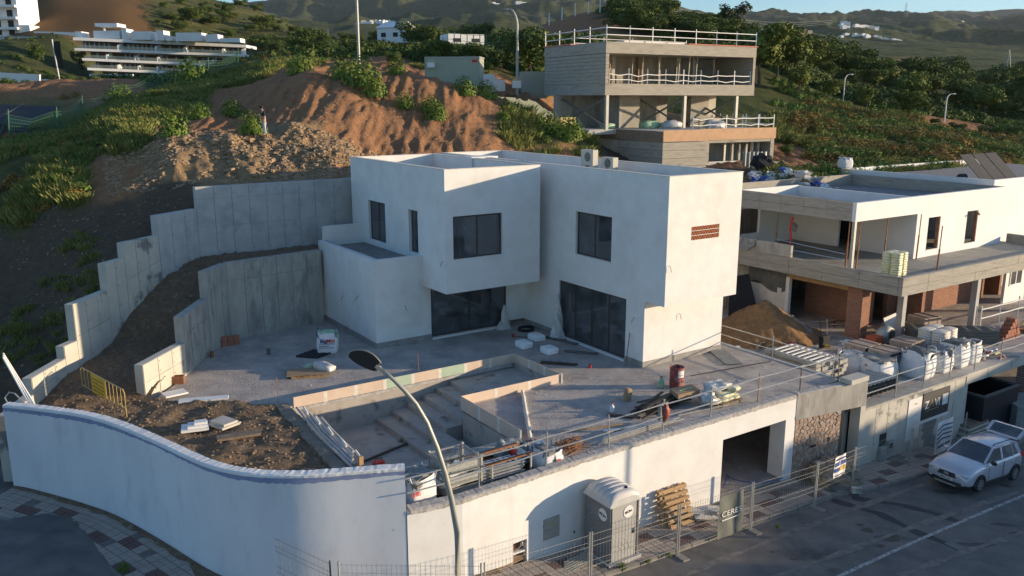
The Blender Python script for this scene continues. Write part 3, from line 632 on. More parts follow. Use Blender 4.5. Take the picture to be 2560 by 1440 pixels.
def ragged_coping(pa, th_o, th_i, z0, z1, seed, amp=.025, drip=.05):
    """mortar bed on a wall top with an uneven lower lip"""
    rn = random.Random(seed); a_ = offset(pa, -th_o); b_ = offset(pa, th_i); mb = MB(); n = len(pa)
    for i in range(n):
        e = rn.uniform(-amp, amp); dz = rn.uniform(0, drip)
        p, q = a_[i], b_[i]; m_ = (lerp(p[0], q[0], .15), lerp(p[1], q[1], .15))
        mb.v += [W(p[0], p[1] + e * .5, z0 - dz), W(p[0], p[1] + e * .5, z1 - .03 + rn.uniform(-.008, .008)), W(m_[0], m_[1], z1 + rn.uniform(-.006, .006)), W(*q, z1 + rn.uniform(-.01, .01)), W(*q, z0)]
    for i in range(n - 1):
        a = i * 5; b = a + 5
        for k in range(4): mb.f.append((a + k, b + k, b + k + 1, a + k + 1))
    mb.f += [tuple(range(5)), tuple((n - 1) * 5 + k for k in range(5))[::-1]]
    return mb
part('coping', ragged_coping(resample(lw, .1), .012, .33, ZL - .05, ZL + .03, 1, .012, .03), M['plaster'], bw)
bl = resample(lw, .12); n = len(bl)
mb = MB(); rn = random.Random(8); oo = offset(bl, -.006)
for i in range(n):
    f = i / n; wob = rn.uniform(0, .05) + .04 * math.sin(i * .07)
    mb.v += [W(*oo[i], ZL - .055 - .02), W(*oo[i], ZL - .17 - wob)]
mb.f = [(2 * i, 2 * i + 1, 2 * i + 3, 2 * i + 2) for i in range(n - 1)]
M['bluecoat'] = mat('blue_waterproofing', (.19, .23, .38), (.26, .30, .44), 3, .8, .4, 20)
part('waterproof_band', mb, M['bluecoat'], bw)
# weep holes
for q in ((86, 1192), (280, 1265), (524, 1407)):
    pass
lowm = [p for p in resample(fw, .3)]
lwll = thing('boundary_wall', 'long cream rendered street wall with a rough mortar top and the garage opening', 'wall', W(20, 20.8, zr(20)), YW, None, (20, 20.8, zr(20)))
def hw(pa, th, zt, zbf, ba=True):
    mb = MB(); pb = offset(pa, th); n = len(pa)
    for i in range(n):
        z0 = zbf(pa[i]); mb.v += [(*pa[i], z0), (*pa[i], zt), (*pb[i], zt), (*pb[i], z0)]
    for i in range(n - 1):
        a = i * 4; b = a + 4; mb.f += [(a, b, b + 1, a + 1), (a + 1, b + 1, b + 2, a + 2), (a + 2, b + 2, b + 3, a + 3)]
    mb.f += [(0, 1, 2, 3), tuple((n - 1) * 4 + k for k in (3, 2, 1, 0))]
    return mb
segL = [p for p in lowm if p[0] < 13.9] + [(13.9, 20.63)]
segR = [(14.47, 20.66)] + [p for p in lowm if 14.5 < p[0] <= 23.9] + [(23.95, 20.82)]
part('wall', hw(segL, .3, -.1, lambda p: zr(p[0]) - .4), M['plaster'], lwll)
part('wall', hw(segR, .3, -.1, lambda p: zr(p[0]) - .4), M['plaster'], lwll)
part('wall', hw([(13.9, 20.63), (14.47, 20.66)], .3, -.1, lambda p: -2.2), M['plaster'], lwll)
niche = hthing('gas_meter_niche', 'open recess in the cream street wall with a rusty gas riser and valve inside', 'meter niche', 14.2, 20.7, -3.0)
part('back_panel', MB().box(13.88, 14.49, 20.86, 20.9, -3.3, -2.2), M['rust'], niche)
part('pipe', MB().tube([(14.1, 20.78, -3.1), (14.1, 20.78, -2.6), (14.3, 20.78, -2.45), (14.35, 20.76, -2.3)], .03), M['galv'], niche)
part('shelf', MB().box(13.93, 14.45, 20.7, 20.84, -2.66, -2.60), M['white_paint'], niche)
part('valve', MB().lathe([(.05, 0), (.05, .1), (.03, .13)], 10, (14.3, 20.72, -2.42)), M['galv'], niche)
eb = hthing('electricity_cabinet', 'grey metal electricity cabinet door with a yellow warning triangle set in the street wall', 'electricity cabinet', 15.5, 20.7, -2.52)
part('door', MB().box(15.16, 15.84, 20.68, 20.72, -2.52, -1.75), M['galv_dull'], eb)
part('warning_sign', MB().add([(15.45, 20.674, -2.05), (15.57, 20.674, -2.05), (15.51, 20.674, -1.93)], [(0, 1, 2)]), M['yellow'], eb)
part('hinge', MB().box(15.155, 15.175, 20.66, 20.68, -2.0, -1.92), M['grey_steel'], eb)
mb = MB().box(23.95, 28.35, 20.82, 21.12, -1.0, -.1)                      # lintel over the garage
part('lintel', mb, M['plaster'], lwll)
part('jamb', MB().box(27.75, 28.35, 20.83, 21.6, zr(28) - .3, -1.0), M['plaster'], lwll)
part('raw_lintel', MB().hexa([(28.35, 20.80, -1.15), (32.35, 20.2, -1.15), (32.35, 20.7, -1.15), (28.35, 21.2, -1.15), (28.35, 20.80, -.02), (32.35, 20.2, -.02), (32.35, 20.7, -.02), (28.35, 21.2, -.02)]), M['conc_old'], lwll)
cop = resample([p for p in fw], .1)
part('coping', MB().add(*(lambda g: ([(BA(v[0], v[1])[0], BA(v[0], v[1])[1], v[2]) for v in g.v], g.f))(ragged_coping([p for p in cop if 10.2 < p[0] < 28.3], .05, .34, -.12, .02, 3, .012, .05))), M['coping'], lwll)
part('coping', MB().add(*(lambda g: ([(BA(v[0], v[1])[0], BA(v[0], v[1])[1], v[2]) for v in g.v], g.f))(ragged_coping([p for p in cop if p[0] > 28.3], .04, .34, -.02, .03, 4, .02, .02))), M['coping'], lwll)
part('end_post', MB().box(32.1, 32.45, 20.25, 20.75, zr(32) - .3, -.2), M['conc_light'], lwll)
part('end_block', MB().box(31.2, 32.45, 20.22, 20.8, .0, .22), M['conc_light'], lwll)

for b_, z_ in ((18.9, -2.9),): pass
def hole(lbl, x, y, z): solo('weep_pipe', MB().tube([(0, 0, 0), (0, .12, 0)], .03, 8), M['black'], lbl, 'drain pipe', (x, y, z))
q = W(16.5, 20.70, -2.62); hole('small black drain pipe beside the electricity cabinet', *q)
# garage interior
gi = hthing('garage', 'dark unfinished basement garage behind the street opening', 'garage', 26, 24, -3.7)
part('side_wall', MB().box(23.6, 23.95, 21.13, 30, -4.1, -.25), M['conc_old'], gi); part('side_wall', MB().box(31.9, 32.2, 20.9, 30, -4.4, -.25), M['conc_old'], gi)
part('back_wall', MB().box(23.6, 32.2, 30, 30.3, -4.3, -.25), M['conc_old'], gi)
part('floor', MB().box(23.95, 31.9, 20.95, 30, -4.1, -3.66), M['terrace'], gi)
bn = hthing('banner', 'black banner leaning inside the dark garage showing the letters VI', 'banner', 28.8, 25.5, -3.6)
part('sheet', MB().box(27.6, 30.4, 26.0, 26.03, -3.4, -1.7), M['bannerblack'], bn)
lettering('letters', 'VI', .8, M['paper'], bn, (28.7, 25.98, -2.3), (1, 0, 0), (0, 0, 1), True)
hs = MB().tube([W(25 + .5 * math.sin(t * .9) + t * .3, 21.6 + .8 * math.sin(t * .6), -3.62) for t in np.linspace(0, 8, 40)], .02, 5); solo('hose', hs, M['blue_pl'], 'thin blue hose snaking over the garage floor', 'hose')
# stone pillar: irregular stones found by clipping cells
def voronoi(w, h, n, seed, gap=.012):
    rn = random.Random(seed); k = int(math.sqrt(n * w / h)); m = n // k; pts = [((i + .5 + rn.uniform(-.42, .42)) * w / k, (j + .5 + rn.uniform(-.42, .42)) * h / m) for i in range(k) for j in range(m)]
    cells = []
    for p in pts:
        poly = [(0, 0), (w, 0), (w, h), (0, h)]
        for q in pts:
            if q is p or math.dist(p, q) > 3.2 * max(w / k, h / m): continue
            mx_, my_ = (p[0] + q[0]) / 2, (p[1] + q[1]) / 2; nx, ny = q[0] - p[0], q[1] - p[1]; l = math.hypot(nx, ny); nx /= l; ny /= l
            mx_ -= nx * gap; my_ -= ny * gap; out = []
            for a, b in zip(poly, poly[1:] + poly[:1]):
                da = (a[0] - mx_) * nx + (a[1] - my_) * ny; db = (b[0] - mx_) * nx + (b[1] - my_) * ny
                if da <= 0: out.append(a)
                if da * db < 0: t = da / (da - db); out.append((lerp(a[0], b[0], t), lerp(a[1], b[1], t)))
            poly = out
            if len(poly) < 3: break
        if len(poly) >= 3: cells.append((p, poly))
    return cells
sp = hthing('stone_pillar', 'gate pillar clad in irregular beige crazy stone beside the garage opening', 'pillar', 29.7, 20.8, zr(29.7))
zb0 = zr(29.7) - .3
part('core', MB().hexa([(28.36, 20.84, zb0), (31.0, 20.48, zb0), (31.0, 21.3, zb0), (28.36, 21.5, zb0), (28.36, 20.84, -1.16), (31.0, 20.48, -1.16), (31.0, 21.3, -1.16), (28.36, 21.5, -1.16)]), M['coping'], sp)
M['crazy'] = [mat('beige_cladding_stone_%d' % i, c, tuple(v * .8 for v in c), 6, .9, .4, 20) for i, c in enumerate([(.42, .29, .21), (.46, .34, .25), (.38, .25, .17), (.48, .38, .30)])]
hh = -1.16 - zb0
for i, (p, poly) in enumerate(voronoi(2.6, hh, 190, 4, .014)):
    pr = random.Random(i).uniform(.02, .05); c = p; mb = MB()
    f = lambda u, v, d: (28.38 + u, lerp(20.84, 20.48, u / 2.64) - d, zb0 + v)
    n = len(poly); mb.v = [f(u, v, 0) for u, v in poly] + [f(lerp(u, c[0], .10), lerp(v, c[1], .10), pr) for u, v in poly]
    mb.f = [tuple(range(n, 2 * n))] + [(k, (k + 1) % n, n + (k + 1) % n, n + k) for k in range(n)]
    part('stone', mb, M['crazy'][i % 4], sp)
part('letter_slot', MB().box(29.3, 29.62, 20.6, 20.72, -2.55, -2.47), M['dark'], sp)
part('letter_slot', MB().box(30.3, 30.45, 20.5, 20.6, -2.45, -2.3), M['dark'], sp)

# panelled concrete wall helper: core plus formwork panels as separate pieces
def panels(T, p, q, z0, z1, n, rows, m, side=-1, proud=.03, gap=.03, holes=True, conv=None):
    """face from p to q (xy of the thing's frame), panels stand proud on the side given"""
    L = math.dist(p, q); dx, dy = (q[0] - p[0]) / L, (q[1] - p[1]) / L; nx, ny = -dy * side, dx * side
    z0f = z0 if callable(z0) else (lambda t: z0)
    zs = [0] + rows + [1]
    for i in range(n):
        t0, t1 = i * L / n + gap / 2, (i + 1) * L / n - gap / 2
        for r in range(len(zs) - 1):
            za0, za1 = z0f(t0 / L), z0f(t1 / L)
            a0, a1 = lerp(za0, z1, zs[r]), lerp(za1, z1, zs[r]); b0, b1 = lerp(za0, z1, zs[r + 1]), lerp(za1, z1, zs[r + 1])
            if r: a0 += gap; a1 += gap
            f = lambda t, d, z: (p[0] + dx * t + nx * d, p[1] + dy * t + ny * d, z)
            e = proud + random.uniform(-.006, .006)
            part('panel', MB().hexa([f(t0, 0, a0), f(t1, 0, a1), f(t1, e, a1), f(t0, e, a0), f(t0, 0, b0), f(t1, 0, b1), f(t1, e, b1), f(t0, e, b0)]), m, T)
    if holes:
        mb = MB()
        for i in range(1, n):
            t = i * L / n
            for zz in (.12, .38, .66, .9):
                z = lerp(z0f(t / L), z1, zz); c = (p[0] + dx * (t + .1) + nx * (proud + .008), p[1] + dy * (t + .1) + ny * (proud + .008))
                mb.beam((c[0] - dx * .022, c[1] - dy * .022, z), (c[0] + dx * .022, c[1] + dy * .022, z), .01, .045)
        if mb.v: part('tie_hole', mb, M['joint'], T, kind=None)

# right lot street wall
LZ = -1.35
rw = hthing('retaining_wall', 'pale concrete street wall of the next plot carrying the site signs', 'wall', 36.6, 20.3, zr(36))
def zlot(t): return zr(lerp(32.45, 40.9, t)) - .3
part('core', MB().hexa([(32.46, 20.33, zr(32) - .4), (40.9, 20.33, zr(41) - .4), (40.9, 20.7, zr(41) - .4), (32.46, 20.7, zr(32) - .4), (32.46, 20.33, LZ - .02), (40.9, 20.33, LZ - .02), (40.9, 20.7, LZ - .02), (32.46, 20.7, LZ - .02)]), M['joint'], rw)
panels(rw, (32.46, 20.33), (40.9, 20.33), zlot, LZ - .12, 9, [], M['conc_light'], side=-1, holes=True)
part('coping', MB().box(32.46, 41, 20.28, 20.95, LZ - .11, LZ + .0), M['conc_old'], rw)
beam2 = hthing('edge_beam', 'concrete slab edge over the open basement of the next plot', 'slab edge', 50, 20.3, LZ)
part('beam', MB().box(41.0, 66, 20.3, 20.9, LZ - .55, LZ), M['conc_light'], beam2)
for i in range(9): part('joint', MB().box(43 + i * 2.4, 43.03 + i * 2.4, 20.294, 20.3, LZ - .55, LZ - .01), M['joint'], beam2)
part('column', MB().box(40.9, 41.3, 20.35, 20.9, zr(41) - .4, LZ - .02), M['conc_light'], beam2)
bk = hthing('basement', 'open brick basement under the next plot with stored timber', 'basement', 50, 25, -5)
part('back_wall', MB().box(41.3, 66, 27.5, 27.8, -6.6, LZ - .55), M['brick'], bk); part('ceiling', MB().box(41.3, 66, 20.91, 27.5, LZ - .75, LZ - .56), M['conc_old'], bk)
part('floor', MB().box(41.3, 66, 20.4, 27.5, -6.6, zr(41) - .1), M['conc_old'], bk)
part('side_wall', MB().box(41.3, 41.5, 21, 27.5, -6.6, LZ - .55), M['conc_old'], bk)
bp2 = hthing('brick_pillar', 'red brick pillar carrying the slab edge at the right border', 'pillar', 47.8, 20.7, -5)
for k in range(52):
    z = -5.6 + k * .07
    if z > LZ - .64: break
    for j in range(2):
        off = .14 if (k % 2) else 0
        part('brick', MB().box(47.5 + j * .28 + off * .2, 47.76 + j * .28 + off * .2, 20.42, 20.9, z, z + .06), M['brick'], bp2)
part('mortar', MB().box(47.52, 48.06, 20.44, 20.88, -5.6, LZ - .56), M['coping'], bp2)
# dark container below
ct = hthing('skip_container', 'dark blue steel rubble container parked in the open basement', 'container', 44, 20, -4.9)
part('side', MB().box(42.3, 45.6, 19.9, 19.98, -4.9, -2.75), M['black'], ct); part('side', MB().box(42.3, 45.6, 23.4, 23.48, -4.9, -2.75), M['black'], ct)
part('end', MB().box(42.2, 42.3, 19.9, 23.48, -4.9, -2.75), M['black'], ct); part('end', MB().box(45.6, 45.7, 19.9, 23.48, -4.9, -2.75), M['black'], ct)
part('rim', MB().beam((42.2, 19.94, -2.7), (45.7, 19.94, -2.7), .12, .1).beam((42.2, 23.44, -2.7), (45.7, 23.44, -2.7), .12, .1).beam((42.25, 19.9, -2.7), (42.25, 23.4, -2.7), .12, .1).beam((45.65, 19.9, -2.7), (45.65, 23.4, -2.7), .12, .1), M['grey_steel'], ct)
part('blue_tarp', MB().grid(lambda u, v: (45.72 + .03 * math.sin(9 * u), 19.95 + u * 1.6, -3.0 - v * 1.7), 8, 6), M['blue_pl'], ct)

# signs on the right wall
yw = 20.29
sg = hthing('sign_board', 'black company sign board reading ZAVI with a white square on the concrete wall', 'sign', 38.2, yw, -2.2)
part('board', MB().box(37.15, 39.45, yw - .03, yw, -2.95, -1.62), M['bannerblack'], sg)
part('border', MB().box(37.08, 39.5, yw - .015, yw + .0, -3.12, -2.96), M['paper'], sg)
lettering('letters', 'Z', .55, M['paper'], sg, (37.5, yw - .035, -2.25), (1, 0, 0), (0, 0, 1), True)
part('roof_mark', MB().beam((37.74, yw - .035, -2.42), (37.92, yw - .035, -2.02), .01, .06).beam((37.92, yw - .035, -2.02), (38.08, yw - .035, -2.42), .01, .06), M['gold'], sg)
lettering('letters', 'VI', .55, M['paper'], sg, (38.4, yw - .035, -2.25), (1, 0, 0), (0, 0, 1), True)
part('line', MB().box(37.4, 38.6, yw - .036, yw - .03, -2.55, -2.52), M['gold'], sg)
part('white_square', MB().box(38.85, 39.33, yw - .036, yw - .03, -2.5, -1.95), M['paper'], sg)
wp = hthing('notice_panel', 'tall white licence notice panel with faint printed lines beside the black sign', 'notice', 36.5, yw, -2.6)
part('panel_sheet', MB().box(35.95, 37.05, yw - .02, yw, -3.75, -1.68), M['paper'], wp)
lt = MB()
for i in range(16): lt.box(36.1, 36.1 + random.uniform(.4, .8), yw - .024, yw - .02, -2.2 - i * .09, -2.185 - i * .09)
part('print', lt, M['galv_dull'], wp); part('crest', MB().lathe([(.07, 0), (.09, .01), (.0, .012)], 8, (36.5, yw - .03, -1.95)), M['kraft'], wp)
mn = hthing('meter_box', 'open grey meter box with its small door swung aside in the concrete wall', 'meter box', 34.2, 20.3, -3.4)
part('recess', MB().box(33.85, 34.35, 20.27, 20.3, -4.0, -2.9), M['dark'], mn); part('box_body', MB().box(33.8, 34.25, 20.1, 20.27, -4.1, -3.5), M['galv_dull'], mn)
part('door', MB().box(34.5, 34.95, 20.22, 20.26, -4.0, -3.35), M['galv_dull'], mn); part('window', MB().box(34.58, 34.85, 20.2, 20.22, -3.72, -3.5), M['dark'], mn)
part('post', MB().box(33.95, 34.15, 20.05, 20.2, -4.6, -3.8), M['galv_dull'], mn)

# ================================================================ TERRACE, POOL, GARDEN
ter = MB()
for b0, b1, a0, a1 in ((16.0, 31.35, 20.95, 27.55), (21.1, 31.35, 27.56, 31.25)): ter.box(b0, b1, a0, a1, -.25, 0)
tp3 = [W(31.35, 31.26)[:2], W(31.35, 46)[:2], W(16.3, 46)[:2], (-10.6, 44.95), (-14.3, 41.1), (-14.6, 39.0), (-14.5, 35.6), (-14.7, 32.3), (-11.5, 31.95), W(10.35, 31.26)[:2]]
ot = struct('terrace', MB(), M['terrace']); bpy.data.objects.remove(ot)
tm = MB(); tm.add([W(*v) for v in ter.v], ter.f); tm.prism([tuple(p) for p in tp3][::-1], -.25, 0)
struct('terrace', tm, M['terrace'])
struct('terrace_patch', MB(), M['terrace']) if 0 else None
# edge drop to the next plot
ed = hthing('terrace_edge', 'bare slab edge on the right side of the terrace', 'slab edge', 31.4, 26, -1)
part('edge_wall', MB().box(31.36, 31.55, 21.3, 46, LZ - .1, .03), M['conc'], ed)
# pool
pl = hthing('swimming_pool', 'unfinished L shaped concrete swimming pool with steps and board edging', 'swimming pool', 15, 28, -1.5)
zf = -1.45
part('floor', MB().box(10.2, 16.1, 23.6, 31.1, zf - .15, zf), M['pool'], pl)
part('wall', MB().box(10.2, 21.1, 31.1, 31.25, zf, .06), M['pool'], pl)
part('wall', MB().box(10.0, 10.2, 23.6, 31.25, zf, .04), M['pool'], pl)
part('wall', MB().box(10.2, 16.0, 23.4, 23.6, zf, .02), M['pool'], pl)
part('wall', MB().box(16.0, 16.2, 23.4, 27.4, zf, .02), M['pool'], pl)
part('wall', MB().box(16.2, 21.0, 27.4, 27.55, -.6, .02), M['pool'], pl); part('wall', MB().box(20.95, 21.1, 27.55, 31.1, -.6, .02), M['pool'], pl)
for k in range(6):
    b0 = 13.9 + k * .72; z1 = zf + .2 * (k + 1)
    if b0 < 16.0: part('step', MB().box(b0, b0 + .72 if k < 5 else 21, 25.3 if b0 + .72 <= 16.02 else 27.56, 31.08, zf, z1), M['pool'], pl)
    else: part('step', MB().box(b0, b0 + .72 if k < 5 else 20.94, 27.56, 31.08, zf, z1), M['pool'], pl)
part('shallow_floor', MB().box(18.9, 20.94, 27.56, 31.08, -.45, -.28), M['pool'], pl)
def boards(p, q, n, z0, z1, mats, out):
    for i in range(n):
        t0, t1 = i / n, (i + 1) / n; a = (lerp(p[0], q[0], t0), lerp(p[1], q[1], t0)); b = (lerp(p[0], q[0], t1), lerp(p[1], q[1], t1))
        part('board', MB().beam((a[0], a[1], (z0 + z1) / 2), (b[0], b[1], (z0 + z1) / 2), .03, z1 - z0), M[mats[i % len(mats)]], pl)
        nx, ny = out
        part('filler_strip', MB().beam((b[0] + nx * .018, b[1] + ny * .018, z0 - .03), (b[0] + nx * .018, b[1] + ny * .018, z1 - .01), .16, .012) if 0 else MB().box(b[0] - (.08 if abs(ny) else .018), b[0] + (.08 if abs(ny) else .018), b[1] - (.08 if abs(nx) else .018), b[1] + (.08 if abs(nx) else .018), z0 - .02, z1 - .006), M['white_filler'], pl)
boards((10.35, 31.08), (21.0, 31.08), 8, -.02, .42, ['peach', 'peach', 'peach', 'green_board', 'peach', 'green_board', 'peach', 'peach'], (0, -1))
boards((21.0, 31.06), (21.0, 27.48), 3, -.02, .42, ['peach'], (-1, 0))
boards((15.98, 27.48), (21.0, 27.48), 3, -.02, .42, ['peach'], (0, -1))
boards((15.98, 27.46), (15.98, 23.3), 3, -.15, .42, ['peach'], (-1, 0))
part('mortar_line', MB().box(10.3, 20.9, 31.02, 31.1, -.16, -.03), M['coping'], pl)
# rough edge beams
def rough_beam(T, name, p, q, w_, z0, z1, m, seed, n=30, amp=.05):
    rn = random.Random(seed); L = math.dist(p, q); dx, dy = (q[0] - p[0]) / L, (q[1] - p[1]) / L; nx, ny = -dy, dx; mb = MB()
    for i in range(n + 1):
        t = i / n * L; e = [rn.uniform(-amp, amp) for _ in range(4)]
        for s_, z, k in ((-1, z0, 0), (-1, z1, 1), (0, z1 + .03, 2), (1, z1, 3), (1, z0, 0)):
            d = s_ * w_ / 2 + e[k] * (s_ != 0); mb.v.append((p[0] + dx * t + nx * d, p[1] + dy * t + ny * d, z + e[(k + 1) % 4] * .5))
    for i in range(n):
        for k in range(4): a = i * 5 + k; mb.f.append((a, a + 5, a + 6, a + 1))
    mb.f += [tuple(range(5)), tuple(n * 5 + k for k in range(5))[::-1]]
    return part(name, mb, m, T)
rough_beam(pl, 'edge_beam', (9.95, 31.4), (9.55, 23.6), .5, -1.0, .10, M['stone_grey'], 5)
rough_beam(pl, 'edge_beam', (9.6, 23.25), (15.9, 23.2), .42, -.9, .12, M['conc_old'], 6, amp=.03)
tb = hthing('formwork_timber', 'long weathered orange formwork timber along the front edge of the pool', 'timber', 13, 22.97, -.2)
part('plank', MB().box(10.6, 15.8, 22.90, 22.98, -.30, .10), M['wood'], tb); part('plank', MB().box(11.3, 16.2, 22.80, 22.89, -.05, .16), M['wood_old'], tb)
part('plank', MB().box(12.4, 15.6, 22.70, 22.79, -.35, -.10), M['wood'], tb)
# strip of soil between pool beam and street wall
def soil_patch(name, poly, zfn, m, step=.16, seed=0, amp=.05, kind='structure', ba=True):
    xs = [p[0] for p in poly]; ys = [p[1] for p in poly]; gx = np.arange(min(xs) - step, max(xs) + step, step); gy = np.arange(min(ys) - step, max(ys) + step, step)
    X, Y = np.meshgrid(gx, gy); inside = inpoly(X, Y, poly).astype(int); Z = zfn(X, Y) + fbm(X * 1.1 + seed, Y * 1.1, 3) * amp * 2 + fbm(X * 4 + seed, Y * 4, 2) * amp * .7
    nr, nc = X.shape; mb = MB(); mb.v = [(W(x, y, z) if ba else (x, y, z)) for x, y, z in zip(X.ravel(), Y.ravel(), Z.ravel())]
    for j in range(nr - 1):
        for i in range(nc - 1):
            if (inside[j, i] + inside[j + 1, i + 1] + inside[j + 1, i] + inside[j, i + 1]) >= (4 if not ba else 1): a = j * nc + i; mb.f.append((a, a + 1, a + nc + 1, a + nc))
    return struct(name, mb, m, smooth=True, kind=kind)
soil_patch('soil_strip', [(9.9, 21.1), (16.0, 21.1), (16.0, 22.9), (9.9, 22.9)], lambda b, a: 0 * b - .62, M['soil'], .14, 3, .05)
# garden: from the curved wall up to the terrace and up the ramp between the retaining walls
gp = [W(*p)[:2] for p in offset(lw, .2)][::1] + [W(10.15, 21.2)[:2], W(9.5, 23.7)[:2], W(9.95, 31.4)[:2], (-11.5, 31.95), (-14.75, 32.35), (-14.7, 35.6), (-14.8, 39.2), (-14.4, 41.4), (-10.6, 45.1), (-10.9, 47.4), (-16.6, 43.7), (-17.7, 41), (-18.5, 38.9), (-18.85, 37.6), (-19.0, 34.9), (-19.1, 31.4), (-18.7, 29.0)]
def zgarden(X, Y):
    r = np.interp(Y, [24, 30, 31.5, 32.7, 34, 37.6, 39, 41.5, 43.8, 50], [.0, .0, .08, .28, .5, .9, 1.95, 3.4, 3.85, 3.95])
    side = np.clip((-15.6 - X) / 2.2, 0, 1)                      # the ramp only rises between the two walls
    lowr = np.interp(Y, [24, 32.3, 40], [.0, .05, .1])
    return np.where(Y > 32.4, r, np.maximum(lowr, r * side)) + .05
soil_patch('garden_soil', gp, zgarden, M['soil'], .15, 7, .07, ba=False)

# ================================================================ RETAINING WALLS
OW = [(-18.66, 28.95), (-19.0, 31.4), (-19.02, 34.0), (-18.92, 34.9), (-18.7, 37.6), (-18.38, 38.9), (-17.6, 41.05), (-16.6, 43.76)]
OT = [.6, 1.27, 1.8, 3.42, 4.68, 5.42, 6.42]
def wall_run(T, p, q, zb, zt, n, rows, m, th=.36, side=1, zbf=None, endz=None):
    L = math.dist(p, q); dx, dy = (q[0] - p[0]) / L, (q[1] - p[1]) / L; nx, ny = -dy * side * th, dx * side * th
    part('core', MB().hexa([(*p, zb), (*q, zb), (q[0] + nx, q[1] + ny, zb), (p[0] + nx, p[1] + ny, zb), (*p, zt), (*q, zt), (q[0] + nx, q[1] + ny, zt), (p[0] + nx, p[1] + ny, zt)]), m, T)
    panels(T, p, q, zbf or (zb + .2), zt - .012, n, rows, m, side=-side)
sw = thing('retaining_wall', 'long stepped outer concrete retaining wall climbing beside the hillside', 'wall', (-18.9, 34, 0), 0, None, (-18.9, 34, 0))
ns = [2, 3, 1, 3, 2, 3, 3]
for i in range(7):
    p, q = OW[i], OW[i + 1]
    zg0, zg1 = float(zgarden(np.array([p[0]]), np.array([p[1]]))[0]) - .15, float(zgarden(np.array([q[0]]), np.array([q[1]]))[0]) - .15
    wall_run(sw, p, q, -2.6 if i < 3 else -.5, OT[i], ns[i], [.5] if i in (1, 3, 5) else [], M['conc_light' if i < 6 else 'conc'], zbf=(lambda a, b: (lambda t: lerp(a, b, t)))(zg0, zg1))
tw = thing('retaining_wall', 'tall blue grey concrete retaining wall behind the white villa', 'wall', (-14, 45.6, 3.8), 0, None, (-14, 45.6, 3.8))
wall_run(tw, (-16.6, 43.76), (-11.24, 47.57), 2, 7.55, 7, [.46, .84], M['conc'], zbf=lambda t: 3.6)
wall_run(tw, (-11.24, 47.57), (-8.4, 49.6), 2, 7.55, 3, [.46], M['conc'], zbf=lambda t: 3.6)
iw = thing('retaining_wall', 'weathered inner concrete retaining wall stepping down beside the terrace', 'wall', (-14.6, 38, 0), 0, None, (-14.6, 38, 0))
wall_run(iw, (-15.0, 32.36), (-14.55, 35.6), -.4, 1.5, 3, [.55], M['conc_light'])
wall_run(iw, (-14.55, 35.6), (-14.68, 39.1), -.4, 2.68, 4, [.7], M['conc_old'])
wall_run(iw, (-14.68, 39.1), (-14.36, 41.2), -.4, 4.0, 3, [.78], M['conc_old'])
wall_run(iw, (-14.36, 41.2), (-10.45, 44.92), -.4, 4.02, 6, [.78], M['conc_old'])
# ================================================================ MAIN WHITE VILLA (house axes: b along the street, a away from it)
v = hthing('white_villa', 'modern white rendered villa of stacked cubes standing on the dusty terrace', 'house', 22, 34, 0)
PLS = M['plaster']
def wall_with_holes(T, axis, c0, c1, u0, u1, z0, z1, holes, m, name='wall'):
    """slab between c0..c1 on the fixed axis ('a' or 'b'), spanning u0..u1 and z0..z1, with rectangular holes (u,u,z,z): one mesh"""
    us_ = sorted({u0, u1, *[h[0] for h in holes], *[h[1] for h in holes]}); zs = sorted({z0, z1, *[h[2] for h in holes], *[h[3] for h in holes]})
    cell = lambda i, j: not any(h[0] <= (us_[i] + us_[i + 1]) / 2 <= h[1] and h[2] <= (zs[j] + zs[j + 1]) / 2 <= h[3] for h in holes)
    mb = MB(); idx = {}
    def V(u, c, z):
        k = (round(u, 4), round(c, 4), round(z, 4))
        if k not in idx: idx[k] = len(mb.v); mb.v.append((u, c, z) if axis == 'a' else (c, u, z))
        return idx[k]
    nu, nz = len(us_) - 1, len(zs) - 1
    for i in range(nu):
        for j in range(nz):
            if not cell(i, j): continue
            a, b_, c, d = us_[i], us_[i + 1], zs[j], zs[j + 1]
            for cc in (c0, c1): mb.f.append((V(a, cc, c), V(b_, cc, c), V(b_, cc, d), V(a, cc, d)))
            if i == 0 or not cell(i - 1, j): mb.f.append((V(a, c0, c), V(a, c1, c), V(a, c1, d), V(a, c0, d)))
            if i == nu - 1 or not cell(i + 1, j): mb.f.append((V(b_, c0, c), V(b_, c1, c), V(b_, c1, d), V(b_, c0, d)))
            if j == 0 or not cell(i, j - 1): mb.f.append((V(a, c0, c), V(b_, c0, c), V(b_, c1, c), V(a, c1, c)))
            if j == nz - 1 or not cell(i, j + 1): mb.f.append((V(a, c0, d), V(b_, c0, d), V(b_, c1, d), V(a, c1, d)))
    return part(name, mb, m, T)
